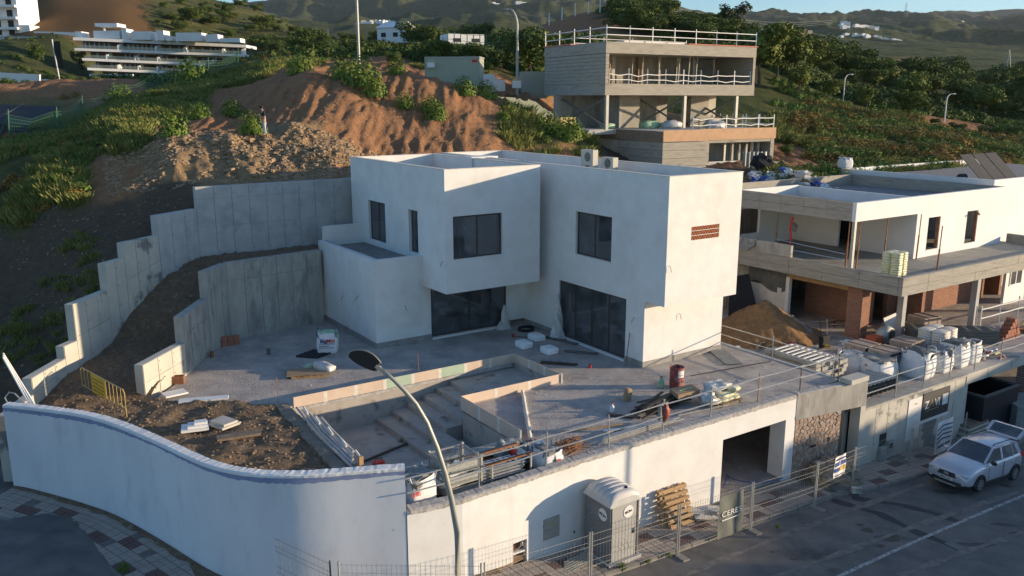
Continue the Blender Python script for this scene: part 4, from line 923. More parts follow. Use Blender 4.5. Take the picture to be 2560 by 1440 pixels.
def window(T, axis, c, u0, u1, z0, z1, n=2, fw=.07, depth=.1, gm='glass_dark', out=-1, sill=True, fm='frame', label=None):
    """frame at depth behind the outer face c"""
    def bx(mb, ua, ub, ca, cb, za, zb): return mb.box(ua, ub, min(ca, cb), max(ca, cb), za, zb) if axis == 'a' else mb.box(min(ca, cb), max(ca, cb), ua, ub, za, zb)
    ca, cb = c - out * depth, c - out * (depth + .07)
    f = MB(); bx(f, u0, u1, ca, cb, z0, z0 + fw); bx(f, u0, u1, ca, cb, z1 - fw, z1); bx(f, u0, u0 + fw, ca, cb, z0 + fw, z1 - fw); bx(f, u1 - fw, u1, ca, cb, z0 + fw, z1 - fw)
    for k in range(1, n): uu = lerp(u0, u1, k / n); bx(f, uu - fw * .6, uu + fw * .6, ca, cb, z0 + fw, z1 - fw)
    fr = part('window_frame', f, M[fm], T, label)
    for k in range(n):
        a, b_ = lerp(u0, u1, k / n) + fw * .6, lerp(u0, u1, (k + 1) / n) - fw * .6
        g = MB(); bx(g, a, b_, c - out * (depth + .02), c - out * (depth + .035), z0 + fw, z1 - fw); part('pane', g, M[gm], fr)
    if sill: s_ = MB(); bx(s_, u0 - .03, u1 + .03, c + out * .025, c - out * depth, z0 - .03, z0 - .001); part('sill', s_, M['white_paint'], T)
    return fr
ZT = 8.82; TH = .25
# --- left cube, upper storey (overhangs): b 19.2..24.7, a 34.27..45.2
w1 = [(19.63, 22.43, 4.5, 6.6)]
wall_with_holes(v, 'a', 34.27, 34.27 + TH, 19.2, 24.72, 2.87, ZT, w1, PLS)
window(v, 'a', 34.27, 19.65, 22.41, 4.52, 6.58, 2)
wall_with_holes(v, 'b', 19.2, 19.2 + TH, 34.27 + TH, 45.2, 2.87, ZT, [(40.8, 42.95, 4.42, 6.6), (37.05, 38.05, 4.42, 6.6)], PLS)
window(v, 'b', 19.2, 40.82, 42.93, 4.42, 6.58, 2, depth=.13, sill=False); window(v, 'b', 19.2, 37.07, 38.03, 4.42, 6.58, 1, depth=.16, sill=False)
part('wall', MB().box(19.2 + TH, 24.72, 45.2 - TH, 45.2, 2.87, ZT), PLS, v)
part('wall', MB().box(24.72 - TH, 24.72, 34.27 + TH, 45.2 - TH, 2.87, ZT), PLS, v)
part('floor', MB().box(19.2 + TH, 24.72 - TH, 34.27 + TH, 45.2 - TH, 2.88, 3.15), PLS, v)
part('roof', MB().box(19.2 + TH, 24.72 - TH, 34.27 + TH, 45.2 - TH, 7.75, 8.0), M['rooffloor'], v)
part('roof_box', MB().box(24.35, 26.1, 40.3, 41.4, 8.0, 8.9), PLS, v)
# inner rooms so that the glass looks into something
part('room_wall', MB().box(19.46, 24.46, 38.6, 38.75, 3.15, 7.75), M['interior'], v)
# --- left ground floor annex with roof deck: b 16.55.., a 36.63..43.9
part('wall', MB().box(16.55, 16.8, 36.63, 43.9, 0.28, 4.43), PLS, v)
wall_with_holes(v, 'a', 36.63, 36.88, 16.8, 25.4, 0.28, 4.43 if False else 2.869, [(19.62, 24.24, 0.28, 2.7)], PLS)
part('wall', MB().box(16.8, 19.2, 36.63, 36.88, 2.87, 4.43), PLS, v)
part('wall', MB().box(16.8, 19.2, 43.65, 43.9, .28, 5.2), PLS, v)
part('wall', MB().box(16.55, 16.8, 43.0, 43.9, 4.43, 5.2), PLS, v) if False else None
part('deck_floor', MB().box(16.8, 19.2, 36.88, 43.65, 3.9, 4.12), M['rooffloor'], v)
part('deck_kerb', MB().box(16.8, 16.86, 36.88, 43.6, 4.43, 4.46), M['galv'], v)
window(v, 'a', 36.63, 19.64, 24.22, .1, 2.68, 2, fw=.08, depth=.06, gm='glass_dark', sill=False, label='tall two panel glass door under the left cube')
part('skirting', MB().box(16.52, 16.8, 36.6, 43.9, 0, .28), M['base'], v); part('skirting', MB().box(16.8, 19.62, 36.6, 36.88, 0, .28), M['base'], v)
part('threshold', MB().box(19.63, 24.23, 36.5, 36.88, 0, .09), M['white_paint'], v)
part('back_wall', MB().box(16.8, 25.4, 43.9, 44.15, 0, 2.87), PLS, v)
part('room_floor', MB().box(16.81, 29.0, 36.89, 43.9, .0, .06), M['terrace'], v)
part('room_wall', MB().box(16.81, 25.6, 41.2, 41.4, .06, 2.87), M['cloth_grey'], v)
# --- right block: b 25.39..30, upper a 25.81..45.7, ground a 27.05..
wb = [(29.46, 32.18, 4.53, 6.68), (28.3, 33.48, .05, 3.0)]
up = [(29.46, 32.18, 4.53, 6.68)]
wall_with_holes(v, 'b', 25.39, 25.39 + TH, 25.81, 45.7, 3.12, ZT, up, PLS)
wall_with_holes(v, 'b', 25.39, 25.39 + TH, 27.06, 36.63, .28, 3.12, [(28.3, 33.48, .28, 3.0)], PLS)
window(v, 'b', 25.39, 29.48, 32.16, 4.55, 6.66, 2, depth=.12)
window(v, 'b', 25.39, 28.32, 33.46, .08, 2.98, 4, fw=.07, depth=.08, gm='glass', sill=False, label='wide four panel glass door in the shaded side')
wall_with_holes(v, 'a', 25.81, 25.81 + TH, 25.39 + TH, 29.97, 3.12, ZT, [(26.83, 28.6, 5.94, 6.56)], PLS)
part('wall', MB().box(25.39 + TH, 29.97, 45.45, 45.7, 3.12, ZT), PLS, v); part('wall', MB().box(29.97 - TH, 29.97, 25.81 + TH, 45.45, 3.12, ZT), PLS, v)
part('wall', MB().box(25.39 + TH, 30.52, 27.06, 27.06 + TH, .28, 3.12), PLS, v)
wall_with_holes(v, 'b', 30.27, 30.52, 27.06 + TH, 45.4, .28, 3.12, [(31.5, 36.2, .4, 2.9)], PLS)  # opening on the unseen side, added to let the sun into the room
part('soffit', MB().box(25.39 + TH, 29.97 - TH, 25.81 + TH, 45.45, 3.13, 3.4), PLS, v)
part('roof', MB().box(25.39 + TH, 29.97 - TH, 25.81 + TH, 45.45, 7.75, 8.0), M['rooffloor'], v)
part('skirting', MB().box(25.36, 30.55, 27.03, 27.06 + TH, 0, .28), M['base'], v); part('skirting', MB().box(25.36, 25.39 + TH, 27.32, 28.3, 0, .28), M['base'], v); part('skirting', MB().box(25.36, 25.39 + TH, 33.5, 36.6, 0, .28), M['base'], v)
part('skirting', MB().box(30.27, 30.55, 27.32, 45, 0, .28), M['base'], v)
part('threshold', MB().box(25.3, 25.64, 28.3, 33.48, 0, .07), M['white_paint'], v)
part('room_floor', MB().box(25.65, 29.4, 27.4, 36.88, .0, .06), M['terrace'], v)
part('room_wall', MB().box(25.65, 29.4, 34.2, 34.35, .06, 3.12), M['interior'], v)
part('room_wall', MB().box(28.2, 28.3, 27.4, 34, 3.41, 7.74), M['cloth_grey'], v)
part('wall', MB().box(24.24, 25.39, 36.63, 36.88, 2.87, 3.12), PLS, v)
part('infill_wall', MB().box(24.72, 25.39, 36.0, 36.25, 2.87, 8.0), PLS, v); part('infill_roof', MB().box(24.72, 25.39, 36.25, 45, 7.7, 7.9), M['rooffloor'], v)
# lattice of angled bricks in the sunlit face
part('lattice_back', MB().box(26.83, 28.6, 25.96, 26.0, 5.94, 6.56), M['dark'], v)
for r in range(3):
    z0 = 5.95 + r * .21
    part('lattice_shelf', MB().box(26.83, 28.6, 25.815, 25.95, z0 - .012, z0 + .012), M['white_filler'], v)
    for k in range(22):
        b0 = 26.85 + k * .0795; s_ = 1 if k % 2 else -1
        part('brick', MB().beam((b0 + .04 - s_ * .033, 25.87, z0 + .016), (b0 + .04 + s_ * .033, 25.87, z0 + .19), .10, .02), M['brick_bright'], v)
# cable tails sticking out of the render
for q, cc, ax in (((860, 745), 16.55, 'b'), ((897, 745), 16.55, 'b'), ((1012, 770), 36.63, 'a'), ((872, 820), 16.55, 'b'), ((1108, 660), 19.2, 'b'), ((990, 858), 36.63, 'a'), ((1587, 800), 25.39, 'b'), ((1697, 790), 27.06, 'a'), ((1672, 672), 25.81, 'a'), ((1580, 925), 25.39, 'b')):
    r_ = ray(*q); bb, aa = BA(r_[0], r_[1]); t = cc / (bb if ax == 'b' else aa); z = CAM_H + r_[2] * t; B, A = bb * t, aa * t
    pts = [(B, A, z + .12), ((B - .10, A, z + .08) if ax == 'b' else (B, A - .10, z + .1)), ((B - .12, A + .1, z - .12) if ax == 'b' else (B + .04, A - .12, z - .14))]
    part('cable_tail', MB().tube(pts, .012, 4), M['black'], v)
# parapet metal trim lines
part('parapet_trim', MB().box(19.18, 24.74, 34.25, 34.50, ZT, ZT + .03).box(19.18, 19.47, 34.5, 45.22, ZT, ZT + .03).box(19.47, 24.74, 44.93, 45.22, ZT, ZT + .03).box(24.45, 24.74, 34.5, 44.93, ZT, ZT + .03), M['white_filler'], v)
part('parapet_trim', MB().box(25.37, 29.99, 25.79, 26.08, ZT, ZT + .03).box(25.37, 25.66, 26.08, 45.72, ZT, ZT + .03).box(25.66, 29.99, 45.43, 45.72, ZT, ZT + .03).box(29.70, 29.99, 26.08, 45.43, ZT, ZT + .03), M['white_filler'], v)
# air conditioning units on the roof
def ac(b, a, z, w_, h, lab):
    t = hthing('air_conditioner', lab, 'air conditioner', b, a, z)
    part('casing', MB().box(b - .17, b + .17, a - w_ / 2, a + w_ / 2, z + .06, z + h), M['ac'], t)
    for k in range(2 if h > 1 else 1):
        zc = z + .06 + (k + .5) * (h - .1) / (2 if h > 1 else 1)
        part('fan_grille', MB().add([(b - .18, a - .05 + .25 * math.cos(i * .3927), zc + .25 * math.sin(i * .3927)) for i in range(16)], [tuple(range(16))]), M['grey_steel'], t)
    part('foot', MB().box(b - .15, b + .15, a - w_ / 2 + .05, a - w_ / 2 + .12, z, z + .06).box(b - .15, b + .15, a + w_ / 2 - .12, a + w_ / 2 - .05, z, z + .06), M['grey_steel'], t)
def roofpt(px, py, b):
    r_ = ray(px, py); bb, aa = BA(r_[0], r_[1]); t = b / bb; return aa * t, CAM_H + r_[2] * t
a1, z1 = roofpt(1474, 374, 28.4); a2, z2 = roofpt(1524, 393, 28.4)
ac(28.4, a1, 8.0, 1.0, z1 - 8.0, 'tall twin fan air conditioning unit on the villa roof'); ac(28.4, a2, 8.0, .95, z2 - 8.0, 'low single fan air conditioning unit on the villa roof')
solo('roof_panel', MB().box(27.9, 28.9, a2 - 3.4, a2 - 1.6, 8.45, 8.5), M['galv'], 'flat metal sheet lying on the villa roof beside the air conditioners', 'metal sheet', W(27.9, a2 - 3.4, 8.45), YW, org=(27.9, a2 - 3.4, 8.45))

# ================================================================ NEXT VILLA UNDER CONSTRUCTION (right)
r = hthing('unfinished_villa', 'half built villa with raw concrete slab edges, white upper walls and brick ground floor', 'house', 40, 30, LZ)
struct('plot_ground', MB().add([W(*q) for q in MB().box(31.56, 75, 20.9, 41.2, LZ - .3, LZ).v], MB().box(31.56, 75, 20.9, 41.2, LZ - .3, LZ).f), M['terrace'])
struct('plot_ground', MB().add([W(*q) for q in MB().box(31.56, 62, 41.2, 41.4, LZ - .3, 4.5).v], MB().box(31.56, 62, 41.2, 41.4, LZ - .3, 4.5).f), M['conc_old'])
BC = M['board_conc']
# slab with parapet; corner b 41.06 a 24.2
sb0, sb1, sa0, sa1 = 41.06, 60.5, 24.2, 38.5
part('slab', MB().box(sb0 + .25, sb1, sa0 + .25, sa1, 1.85, 2.4), BC, r)
def parapet(T, axis, c0, c1, u0, u1, z0, z1, n, m, out=-1):
    # upstand cast in lifts: separate panels with recessed joints
    for i in range(n):
        a, b_ = lerp(u0, u1, i / n) + .008, lerp(u0, u1, (i + 1) / n) - .008
        for za, zz in ((z0, lerp(z0, z1, .48)), (lerp(z0, z1, .48) + .015, z1)):
            e = random.uniform(0, .012)
            bx_ = MB().box(a, b_, c0 - e, c1, za, zz) if axis == 'a' else MB().box(c0 - e, c1, a, b_, za, zz)
            part('panel', bx_, m, T)
parapet(r, 'a', sa0, sa0 + .25, sb0, sb1, 1.85, 2.84, 8, BC)
parapet(r, 'b', sb0, sb0 + .25, sa0 + .25, sa1, 1.85, 2.84, 6, BC)
part('block_parapet', MB().box(sb0, sb0 + .2, 31.4, 38.4, 2.85, 3.55), M['conc_old'], r)
part('cross_wall', MB().box(sb1 - .2, sb1, sa0 + .25, 28.4, 2.4, 3.0), BC, r)
# ground floor
for (b0, b1, a0, a1) in ((43.6, 43.95, 25.55, 25.9), (49.9, 50.25, 24.75, 25.1), (57.3, 57.65, 24.7, 25.05)): part('column', MB().box(b0, b1, a0, a1, LZ, 1.85), M['conc'], r)
def brick_wall(T, axis, c0, c1, u0, u1, z0, z1, holes=()):
    wall_with_holes(T, axis, c0, c1, u0, u1, z0, z1, list(holes), M['brickwork'], 'brick_wall')
bm = bpy.data.materials.new('brickwork'); bm.use_nodes = True; n = bm.node_tree; b = n.nodes['Principled BSDF']; b.inputs['Roughness'].default_value = .95
tcn = n.nodes.new('ShaderNodeTexCoord'); sx = n.nodes.new('ShaderNodeSeparateXYZ'); adm = n.nodes.new('ShaderNodeMath'); adm.operation = 'ADD'; cmb = n.nodes.new('ShaderNodeCombineXYZ')
n.links.new(tcn.outputs['Object'], sx.inputs[0]); n.links.new(sx.outputs[0], adm.inputs[0]); n.links.new(sx.outputs[1], adm.inputs[1]); n.links.new(adm.outputs[0], cmb.inputs[0]); n.links.new(sx.outputs[2], cmb.inputs[1])
bt = n.nodes.new('ShaderNodeTexBrick'); bt.inputs['Scale'].default_value = 1; bt.inputs['Brick Width'].default_value = .27; bt.inputs['Row Height'].default_value = .10; bt.inputs['Mortar Size'].default_value = .012
bt.inputs['Color1'].default_value = (.36, .15, .085, 1); bt.inputs['Color2'].default_value = (.25, .10, .06, 1); bt.inputs['Mortar'].default_value = (.30, .25, .20, 1); n.links.new(cmb.outputs[0], bt.inputs['Vector']); n.links.new(bt.outputs[0], b.inputs['Base Color'])
bpn = n.nodes.new('ShaderNodeBump'); bpn.inputs['Strength'].default_value = .6; bpn.inputs['Distance'].default_value = .02; bpn.invert = True; n.links.new(bt.outputs['Fac'], bpn.inputs['Height']); n.links.new(bpn.outputs[0], b.inputs['Normal'])
M['brickwork'] = bm
part('brick_pillar', MB().box(42.0, 42.75, 27.1, 28.0, LZ, 1.85), M['brickwork'], r)
part('timber_lintel', MB().box(42.05, 42.3, 28.0, 32.3, 1.35, 1.8), M['wood'], r)
part('white_post', MB().box(42.0, 42.25, 32.05, 32.3, LZ, 1.4), M['white_paint'], r)
part('sheet_wall', MB().box(42.1, 42.2, 32.3, 35.3, LZ, .6), M['tarp'], r); part('side_wall', MB().box(42.1, 42.3, 35.3, 39, LZ, 1.85), M['conc_old'], r)
part('dark_net', MB().grid(lambda u, w_: (42.05 + .06 * math.sin(9 * u), 32.3 + 3 * u, 1.8 - w_ * (1.3 + .25 * math.sin(6 * u))), 12, 4), M['grey_steel'], r)
brick_wall(r, 'a', 28.6, 28.85, 44.9, 58.5, LZ, 1.85, [(49.0, 50.1, 0.0, 1.3), (52.4, 53.4, .2, 1.4), (45.6, 47.0, LZ, 1.2)])
brick_wall(r, 'b', 44.9, 45.1, 28.85, 33, LZ, 1.85, [])
brick_wall(r, 'b', 47.9, 48.1, 26.9, 28.6, LZ, 1.85, [])
part('back_wall', MB().box(42.3, 60, 38.2, 38.5, LZ, 1.85), M['brickwork'], r)
part('inner_wall', MB().box(50, 50.2, 28.9, 38.2, LZ, 1.85), M['conc_old'], r)
part('end_wall', MB().box(60.2, 60.5, 28.4, 38.5, LZ, 1.85), M['brickwork'], r)
# upper floor
ua, ub = 28.4, 42.7
wall_with_holes(r, 'a', ua, ua + .25, 49.0, 59.5, 2.4, 5.2, [(50.3, 51.65, 2.85, 4.86), (54.8, 56.15, 2.85, 4.93)], M['mesh_white'])
part('fascia', MB().box(ub, 59.5, ua, ua + .25, 5.2, 6.28), M['mesh_white'], r)
part('brick_course', MB().box(49.4, 59.5, ua - .01, ua, 2.4, 2.95), M['brickwork'], r) if False else None
for i in range(7):
    a, b_ = lerp(ua + .25, 40.3, i / 7) + .008, lerp(ua + .25, 40.3, (i + 1) / 7) - .008
    part('beam_panel', MB().box(ub, ub + .25, a, b_, 5.2, 5.72), BC, r); part('beam_panel', MB().box(ub - .008, ub + .25, a, b_, 5.735, 6.28), BC, r)
part('roof', MB().box(ub + .25, 59.3, ua + .25, 40.1, 5.3, 5.5), M['rooffloor'], r)
part('parapet', MB().box(ub + .25, 59.5, 40.1, 40.3, 5.2, 6.28), BC, r); part('parapet', MB().box(59.3, 59.5, ua + .25, 40.1, 5.2, 6.28), BC, r)
part('parapet', MB().box(49.0, 49.2, ua + .25, 37.4, 5.5, 6.2), M['mesh_white'], r); part('parapet', MB().box(ub + .25, 49.0, 37.2, 37.4, 5.5, 6.25), M['mesh_white'], r)
wall_with_holes(r, 'b', 49.0, 49.2, ua + .25, 40.1, 2.4, 5.2, [(32.6, 33.8, 2.4, 4.6)], M['mesh_white'])
wall_with_holes(r, 'a', 34.6, 34.8, ub + .1, 49.0, 2.4, 5.2, [(43.0, 46.6, 3.1, 4.9)], M['mesh_white']) if False else None
wall_with_holes(r, 'a', 37.4, 37.6, ub + .26, 49.0, 2.4, 5.2, [(43.2, 45.4, 3.2, 4.9)], M['mesh_white'])
part('brick_jamb', MB().box(49.0, 49.05, 32.45, 32.6, 2.4, 4.6), M['brickwork'], r)
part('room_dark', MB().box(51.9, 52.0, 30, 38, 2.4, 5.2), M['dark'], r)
for (b0, b1, z0, z1) in ((50.3, 51.65, 2.85, 4.86), (54.8, 56.15, 2.85, 4.93)):
    part('brick_reveal', MB().box(b1 - .06, b1, ua + .02, ua + .24, z0, z1), M['brickwork'], r); part('sill', MB().box(b0, b1, ua - .03, ua + .2, z0 - .05, z0), M['conc'], r)
part('pole', MB().tube([(55.3, ua - .5, 4.75), (56.3, ua + .3, 4.95)], .06, 6), M['wood_old'], r)
part('steel_column', MB().box(ub + .02, ub + .2, ua + .02, ua + .2, 2.4, 5.2), M['galv_dull'], r)
for i, (b0, a0) in enumerate([(42.85, 28.9), (43.3, 28.5), (46.0, 28.5), (49.0, 28.2), (42.9, 34.0), (45.3, 24.8)]):
    z0 = 2.4 if i < 5 else 2.4; zt = 5.2
    part('prop', MB().tube([(b0, a0, z0), (b0 + .05, a0, z0 + 1.5)], .045, 6).tube([(b0 + .05, a0, z0 + 1.5), (b0 + .08, a0, zt)], .03, 6), M['rust'], r)
part('rail', MB().tube([(ub + .1, 29, 3.25), (ub + .1, 33.9, 3.45)], .03, 5).tube([(ub + .1, 29, 2.9), (ub + .1, 33.9, 2.95)], .03, 5), M['galv'], r)

# white neighbour house at the far right edge
nb = hthing('white_house', 'finished white house at the right border with solar panels on its flat roof', 'house', 66, 31, LZ)
part('wall', MB().box(60.6, 85, 29.8, 42, LZ, 6.0), M['mesh_white'], nb); part('roof', MB().box(60.9, 84.7, 30.1, 41.7, 6.0, 6.05), M['rooffloor'], nb)
for b0, b1, a0, a1 in ((60.6, 85, 29.8, 30.05), (60.6, 60.85, 30.05, 42), (60.85, 85, 41.75, 42)): part('parapet', MB().box(b0, b1, a0, a1, 6.001, 6.55), M['mesh_white'], nb)
part('lower_wall', MB().box(57.8, 60.59, 26.9, 27.1, LZ, 1.8), M['mesh_white'], nb)
window(nb, 'a', 26.9, 58.3, 59.9, -.2, 1.3, 2, depth=-.05, fm='white_paint', sill=True)
# ================================================================ UPPER CONCRETE VILLA (its own axes: x along the front, y back)
def uthing(name, label, cat, x, y, z): return thing(name, label, cat, UW(x, y, z), UA, None, (x, y, z))
u = uthing('concrete_villa', 'raw concrete villa under construction on steel stilts up the slope', 'house', 6, 2, 9.6)
CW = M['board_conc']
# long upper box
def course(T, x0, x1, y0, y1, z0, z1, n, m):            # board-marked lifts
    for i in range(n):
        a, b_ = lerp(z0, z1, i / n), lerp(z0, z1, (i + 1) / n) - .02; e = (i % 2) * .012
        part('board_lift', MB().box(x0 - e, x1 + e, y0 - e, y1 + e, a, b_), m, T)
course(u, 0, .3, 0, 9.6, 13.35, 15.7, 8, CW)
part('roof_edge', MB().box(-.02, 16.4, -.02, 9.62, 15.72, 16.62), CW, u)
part('floor_edge', MB().box(-.02, 16.4, -.02, 9.62, 12.4, 13.32), CW, u)
part('side_wall', MB().box(16.1, 16.38, 0, 9.6, 13.33, 15.71), CW, u)
part('corner_post', MB().box(.02, .42, .0, .3, 13.33, 15.71), CW, u) if False else None
part('back_wall', MB().box(3.2, 16.1, 5.0, 5.25, 13.33, 15.71), M['conc_old'], u)
part('back_wall', MB().box(.3, 1.4, 9.2, 9.5, 13.33, 15.71), M['conc_old'], u)
for x0, x1, mm in ((3.2, 3.5, 'conc'), (6.0, 6.6, 'wood_old'), (8.2, 8.5, 'conc_old'), (10.4, 10.8, 'conc_old'), (12.2, 12.5, 'conc')): part('pier', MB().box(x0, x1, 3.6, 4.0, 13.33, 15.71), M[mm], u)
for x in (4.4, 5.2, 6.9, 9.2, 9.6, 10.0, 11.2, 11.7, 13.2): part('prop', MB().tube([(x, 1.6 + (x * 7 % 2), 13.33), (x + .1, 1.6 + (x * 7 % 2), 15.7)], .04, 5), M['galv_dull'], u)
for x in (1.6, 2.4, 14.0): part('prop', MB().tube([(x, 2.2, 13.33), (x - .5, 2.4, 15.6)], .05, 5), M['wood'], u)
part('red_deck', MB().box(-.1, 16.5, 5.2, 9.7, 16.63, 16.72).box(8.5, 16.5, -.1, 5.19, 16.63, 16.70), M['pinkdeck'], u)
part('white_sheet', MB().box(2.0, 8.4, .3, 1.4, 16.63, 16.76), M['paper'], u)
# stilts and braces
for x, y in ((.25, .1), (8.6, .3), (14.6, .3), (6.2, 4), (12.4, 4.4), (.3, 7.5)):
    part('stilt', MB().box(x - .13, x + .13, y - .13, y + .13, 9.62, 12.39), M['galv_dull'], u)
def brace(p, q, r2, s): part('cross_brace', MB().beam(p, q, .12, .16).beam(r2, s, .12, .16), M['grey_steel'], u)
brace((.25, .1, 9.8), (.28, 7.4, 12.2), (.25, .1, 12.2), (.28, 7.4, 9.8))
brace((6.2, 3.9, 9.8), (8.6, .4, 12.2), (6.2, 3.9, 12.2), (8.6, .4, 9.8)); brace((12.4, 4.3, 9.8), (14.6, .4, 12.2), (12.4, 4.3, 12.2), (14.6, .4, 9.8))
part('ground_wall', MB().box(3.8, 4.1, 3.2, 9, 9.62, 12.39), M['conc_old'], u); part('ground_wall', MB().box(4.1, 6.0, 3.2, 3.5, 9.62, 12.39), CW, u)
part('ground_wall', MB().box(6.3, 11.5, 6.2, 6.5, 9.62, 12.39), M['conc_old'], u)
part('ground_wall', MB().box(11.5, 13.6, 2.8, 3.1, 9.62, 12.39), CW, u); part('ground_wall', MB().box(13.6, 15.0, 3.4, 3.7, 9.62, 12.39), M['conc_light'], u); part('ground_wall', MB().box(-.5, 3.8, 7, 7.2, 9.62, 12.39), M['conc_old'], u)
# deck and lower storey
part('deck', MB().box(-5, 15.4, .9, 10, 9.2, 9.6), M['conc'], u); part('deck', MB().box(1.95, 15.4, -3.8, .89, 9.2, 9.6), M['conc'], u)
part('edge_board', MB().box(6.9, 15.5, -3.86, -3.81, 8.75, 9.68), M['ply'], u)
part('edge_board', MB().box(1.88, 6.4, -5.36, -5.31, 8.8, 9.7), M['ply'], u); part('edge_board', MB().box(1.84, 1.88, -5.3, 6, 8.75, 9.62), M['wood_old'], u)
course(u, 1.9, 6.4, -5.3, .8, 5.6, 8.75, 5, CW)
part('lower_side', MB().box(1.95, 2.2, .8, 6.5, 5.5, 9.19), M['conc'], u)
part('lower_wall', MB().box(6.9, 15.4, -3.8, -3.5, 5.4, 6.9), M['conc'], u); part('lower_wall', MB().box(6.9, 8.0, -3.8, -3.5, 6.9, 8.74), CW, u)
part('lower_wall', MB().box(15.0, 15.4, -3.8, 1, 5.4, 9.19), CW, u); part('lintel', MB().box(8.0, 15.0, -3.78, -3.5, 8.5, 8.75), CW, u)
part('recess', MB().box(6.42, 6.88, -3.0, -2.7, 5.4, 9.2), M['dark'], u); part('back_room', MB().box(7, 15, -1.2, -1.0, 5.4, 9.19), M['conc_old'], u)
for i, x in enumerate((10.4, 11.3, 12.1, 12.9, 13.6, 14.3)): part('inner_column', MB().box(x, x + .2, -3.0, -2.8, 6.9, 8.7), M['conc_light'] if i else M['galv_dull'], u)
part('white_line', MB().box(8.0, 14.6, -3.84, -3.8, 6.88, 6.95), M['paper'], u)
tp_ = uthing('cover_sheet', 'wrinkled cream cover sheet stretched along the slope below the concrete villa', 'sheet', 10, -4.4, 5.4)
part('cloth', MB().grid(lambda a, b_: (3.6 + 11.8 * a, -4.2 - .25 * math.sin(7 * a + 2 * b_) - 1.0 * (1 - b_), 4.2 + 2.35 * b_ - .3 * (1 - a) + .08 * math.sin(23 * a)), 60, 10), M['tarp'], tp_, smooth=True)
# guard rails
def railing(T, pts, h, levels, post_every, m='galv', r_=.035, sag=.0, name='rail', extra=.15):
    """T thing; pts polyline of base points"""
    segs = list(zip(pts, pts[1:]))
    for k, (p, q) in enumerate(segs):
        L = math.dist(p, q); n = max(1, round(L / post_every))
        for i in range(n + (k == len(segs) - 1)):
            t = i / n; b_ = [lerp(p[j], q[j], t) for j in range(3)]; lean = random.uniform(-.03, .03)
            part('post', MB().tube([b_, (b_[0] + lean, b_[1] + lean, b_[2] + h + extra)], r_, 5), M[m], T)
        for lv in levels:
            mb = MB(); steps = n
            for i in range(steps):
                a = [lerp(p[j], q[j], i / n) for j in range(3)]; b2 = [lerp(p[j], q[j], (i + 1) / n) for j in range(3)]
                mid = [(a[j] + b2[j]) / 2 for j in range(3)]
                mb.tube([(a[0], a[1], a[2] + lv), (mid[0], mid[1], mid[2] + lv - sag * random.random()), (b2[0], b2[1], b2[2] + lv)], r_ * .9, 5)
            part(name, mb, M[m], T)
g1 = uthing('guard_rail', 'white guard rail around the roof edge of the concrete villa', 'guard rail', 0, 0, 16.6)
railing(g1, [(0, 9.5, 16.6), (0, 0, 16.6), (16.3, 0, 16.6)], 1.15, (.55, 1.1), 2.35, 'white_paint', .045)
g1b = uthing('guard_rail', 'second white guard rail at the rear of the concrete villa roof', 'guard rail', 3, 9.4, 16.6)
railing(g1b, [(3, 9.4, 16.7), (16.2, 9.4, 16.7)], .9, (.4, .85), 3.2, 'white_paint', .035)
g2 = uthing('guard_rail', 'guard rail across the open middle floor of the concrete villa', 'guard rail', 0, .1, 13.3)
railing(g2, [(.5, .15, 13.3), (16, .15, 13.3)], 1.1, (.35, .8), 2.0, 'white_paint', .045, .2)
g3 = uthing('guard_rail', 'guard rail along the terrace deck below the stilts', 'guard rail', 8, -3.7, 9.7)
railing(g3, [(6.3, -3.6, 9.65), (15.3, -3.7, 9.65), (15.3, 3, 9.65)], 1.0, (.35, .85), 1.9, 'white_paint', .045, .15)
for i, (x, y, s, mm, lb) in enumerate(((2.2, 2.6, .55, 'green_pl', 'pale green wrapped pack beside the left stilt'), (5.6, 1.2, .8, 'green_pl', 'large pale green wrapped pack under the concrete villa'), (7.2, .2, .8, 'film', 'white wrapped load on the deck of the concrete villa'), (10.2, -2.2, .7, 'film', 'white and blue sheeting heaped on the villa deck'), (12.8, 1.2, .8, 'film', 'clear wrapped load by the right hand stilts'))):
    t = uthing('wrapped_load', lb, 'wrapped load', x, y, 9.6); part('wrap', MB().blob((x, y, 9.6 + s * .35), (s * 1.2, s * .8, s * .5), i, 12, .35, .6), M[mm], t, smooth=True)
pb = uthing('pallet_stack', 'stack of wooden pallets at the right end of the deck', 'pallet stack', 14.6, 3.5, 9.6)
for k in range(6): part('pallet', MB().box(14.1, 15.2, 3.0, 4.2, 9.62 + k * .14, 9.70 + k * .14), M['wood'], pb)
yb = uthing('site_barrier', 'yellow site barrier behind the left stilts', 'barrier', -3.5, 2, 9.6)
part('panel', MB().box(-5, -1.5, 2, 2.05, 9.7, 10.6), M['yellow_bar'], yb); part('leg', MB().box(-4.6, -4.5, 1.9, 2.2, 9.6, 10.7), M['yellow_bar'], yb)

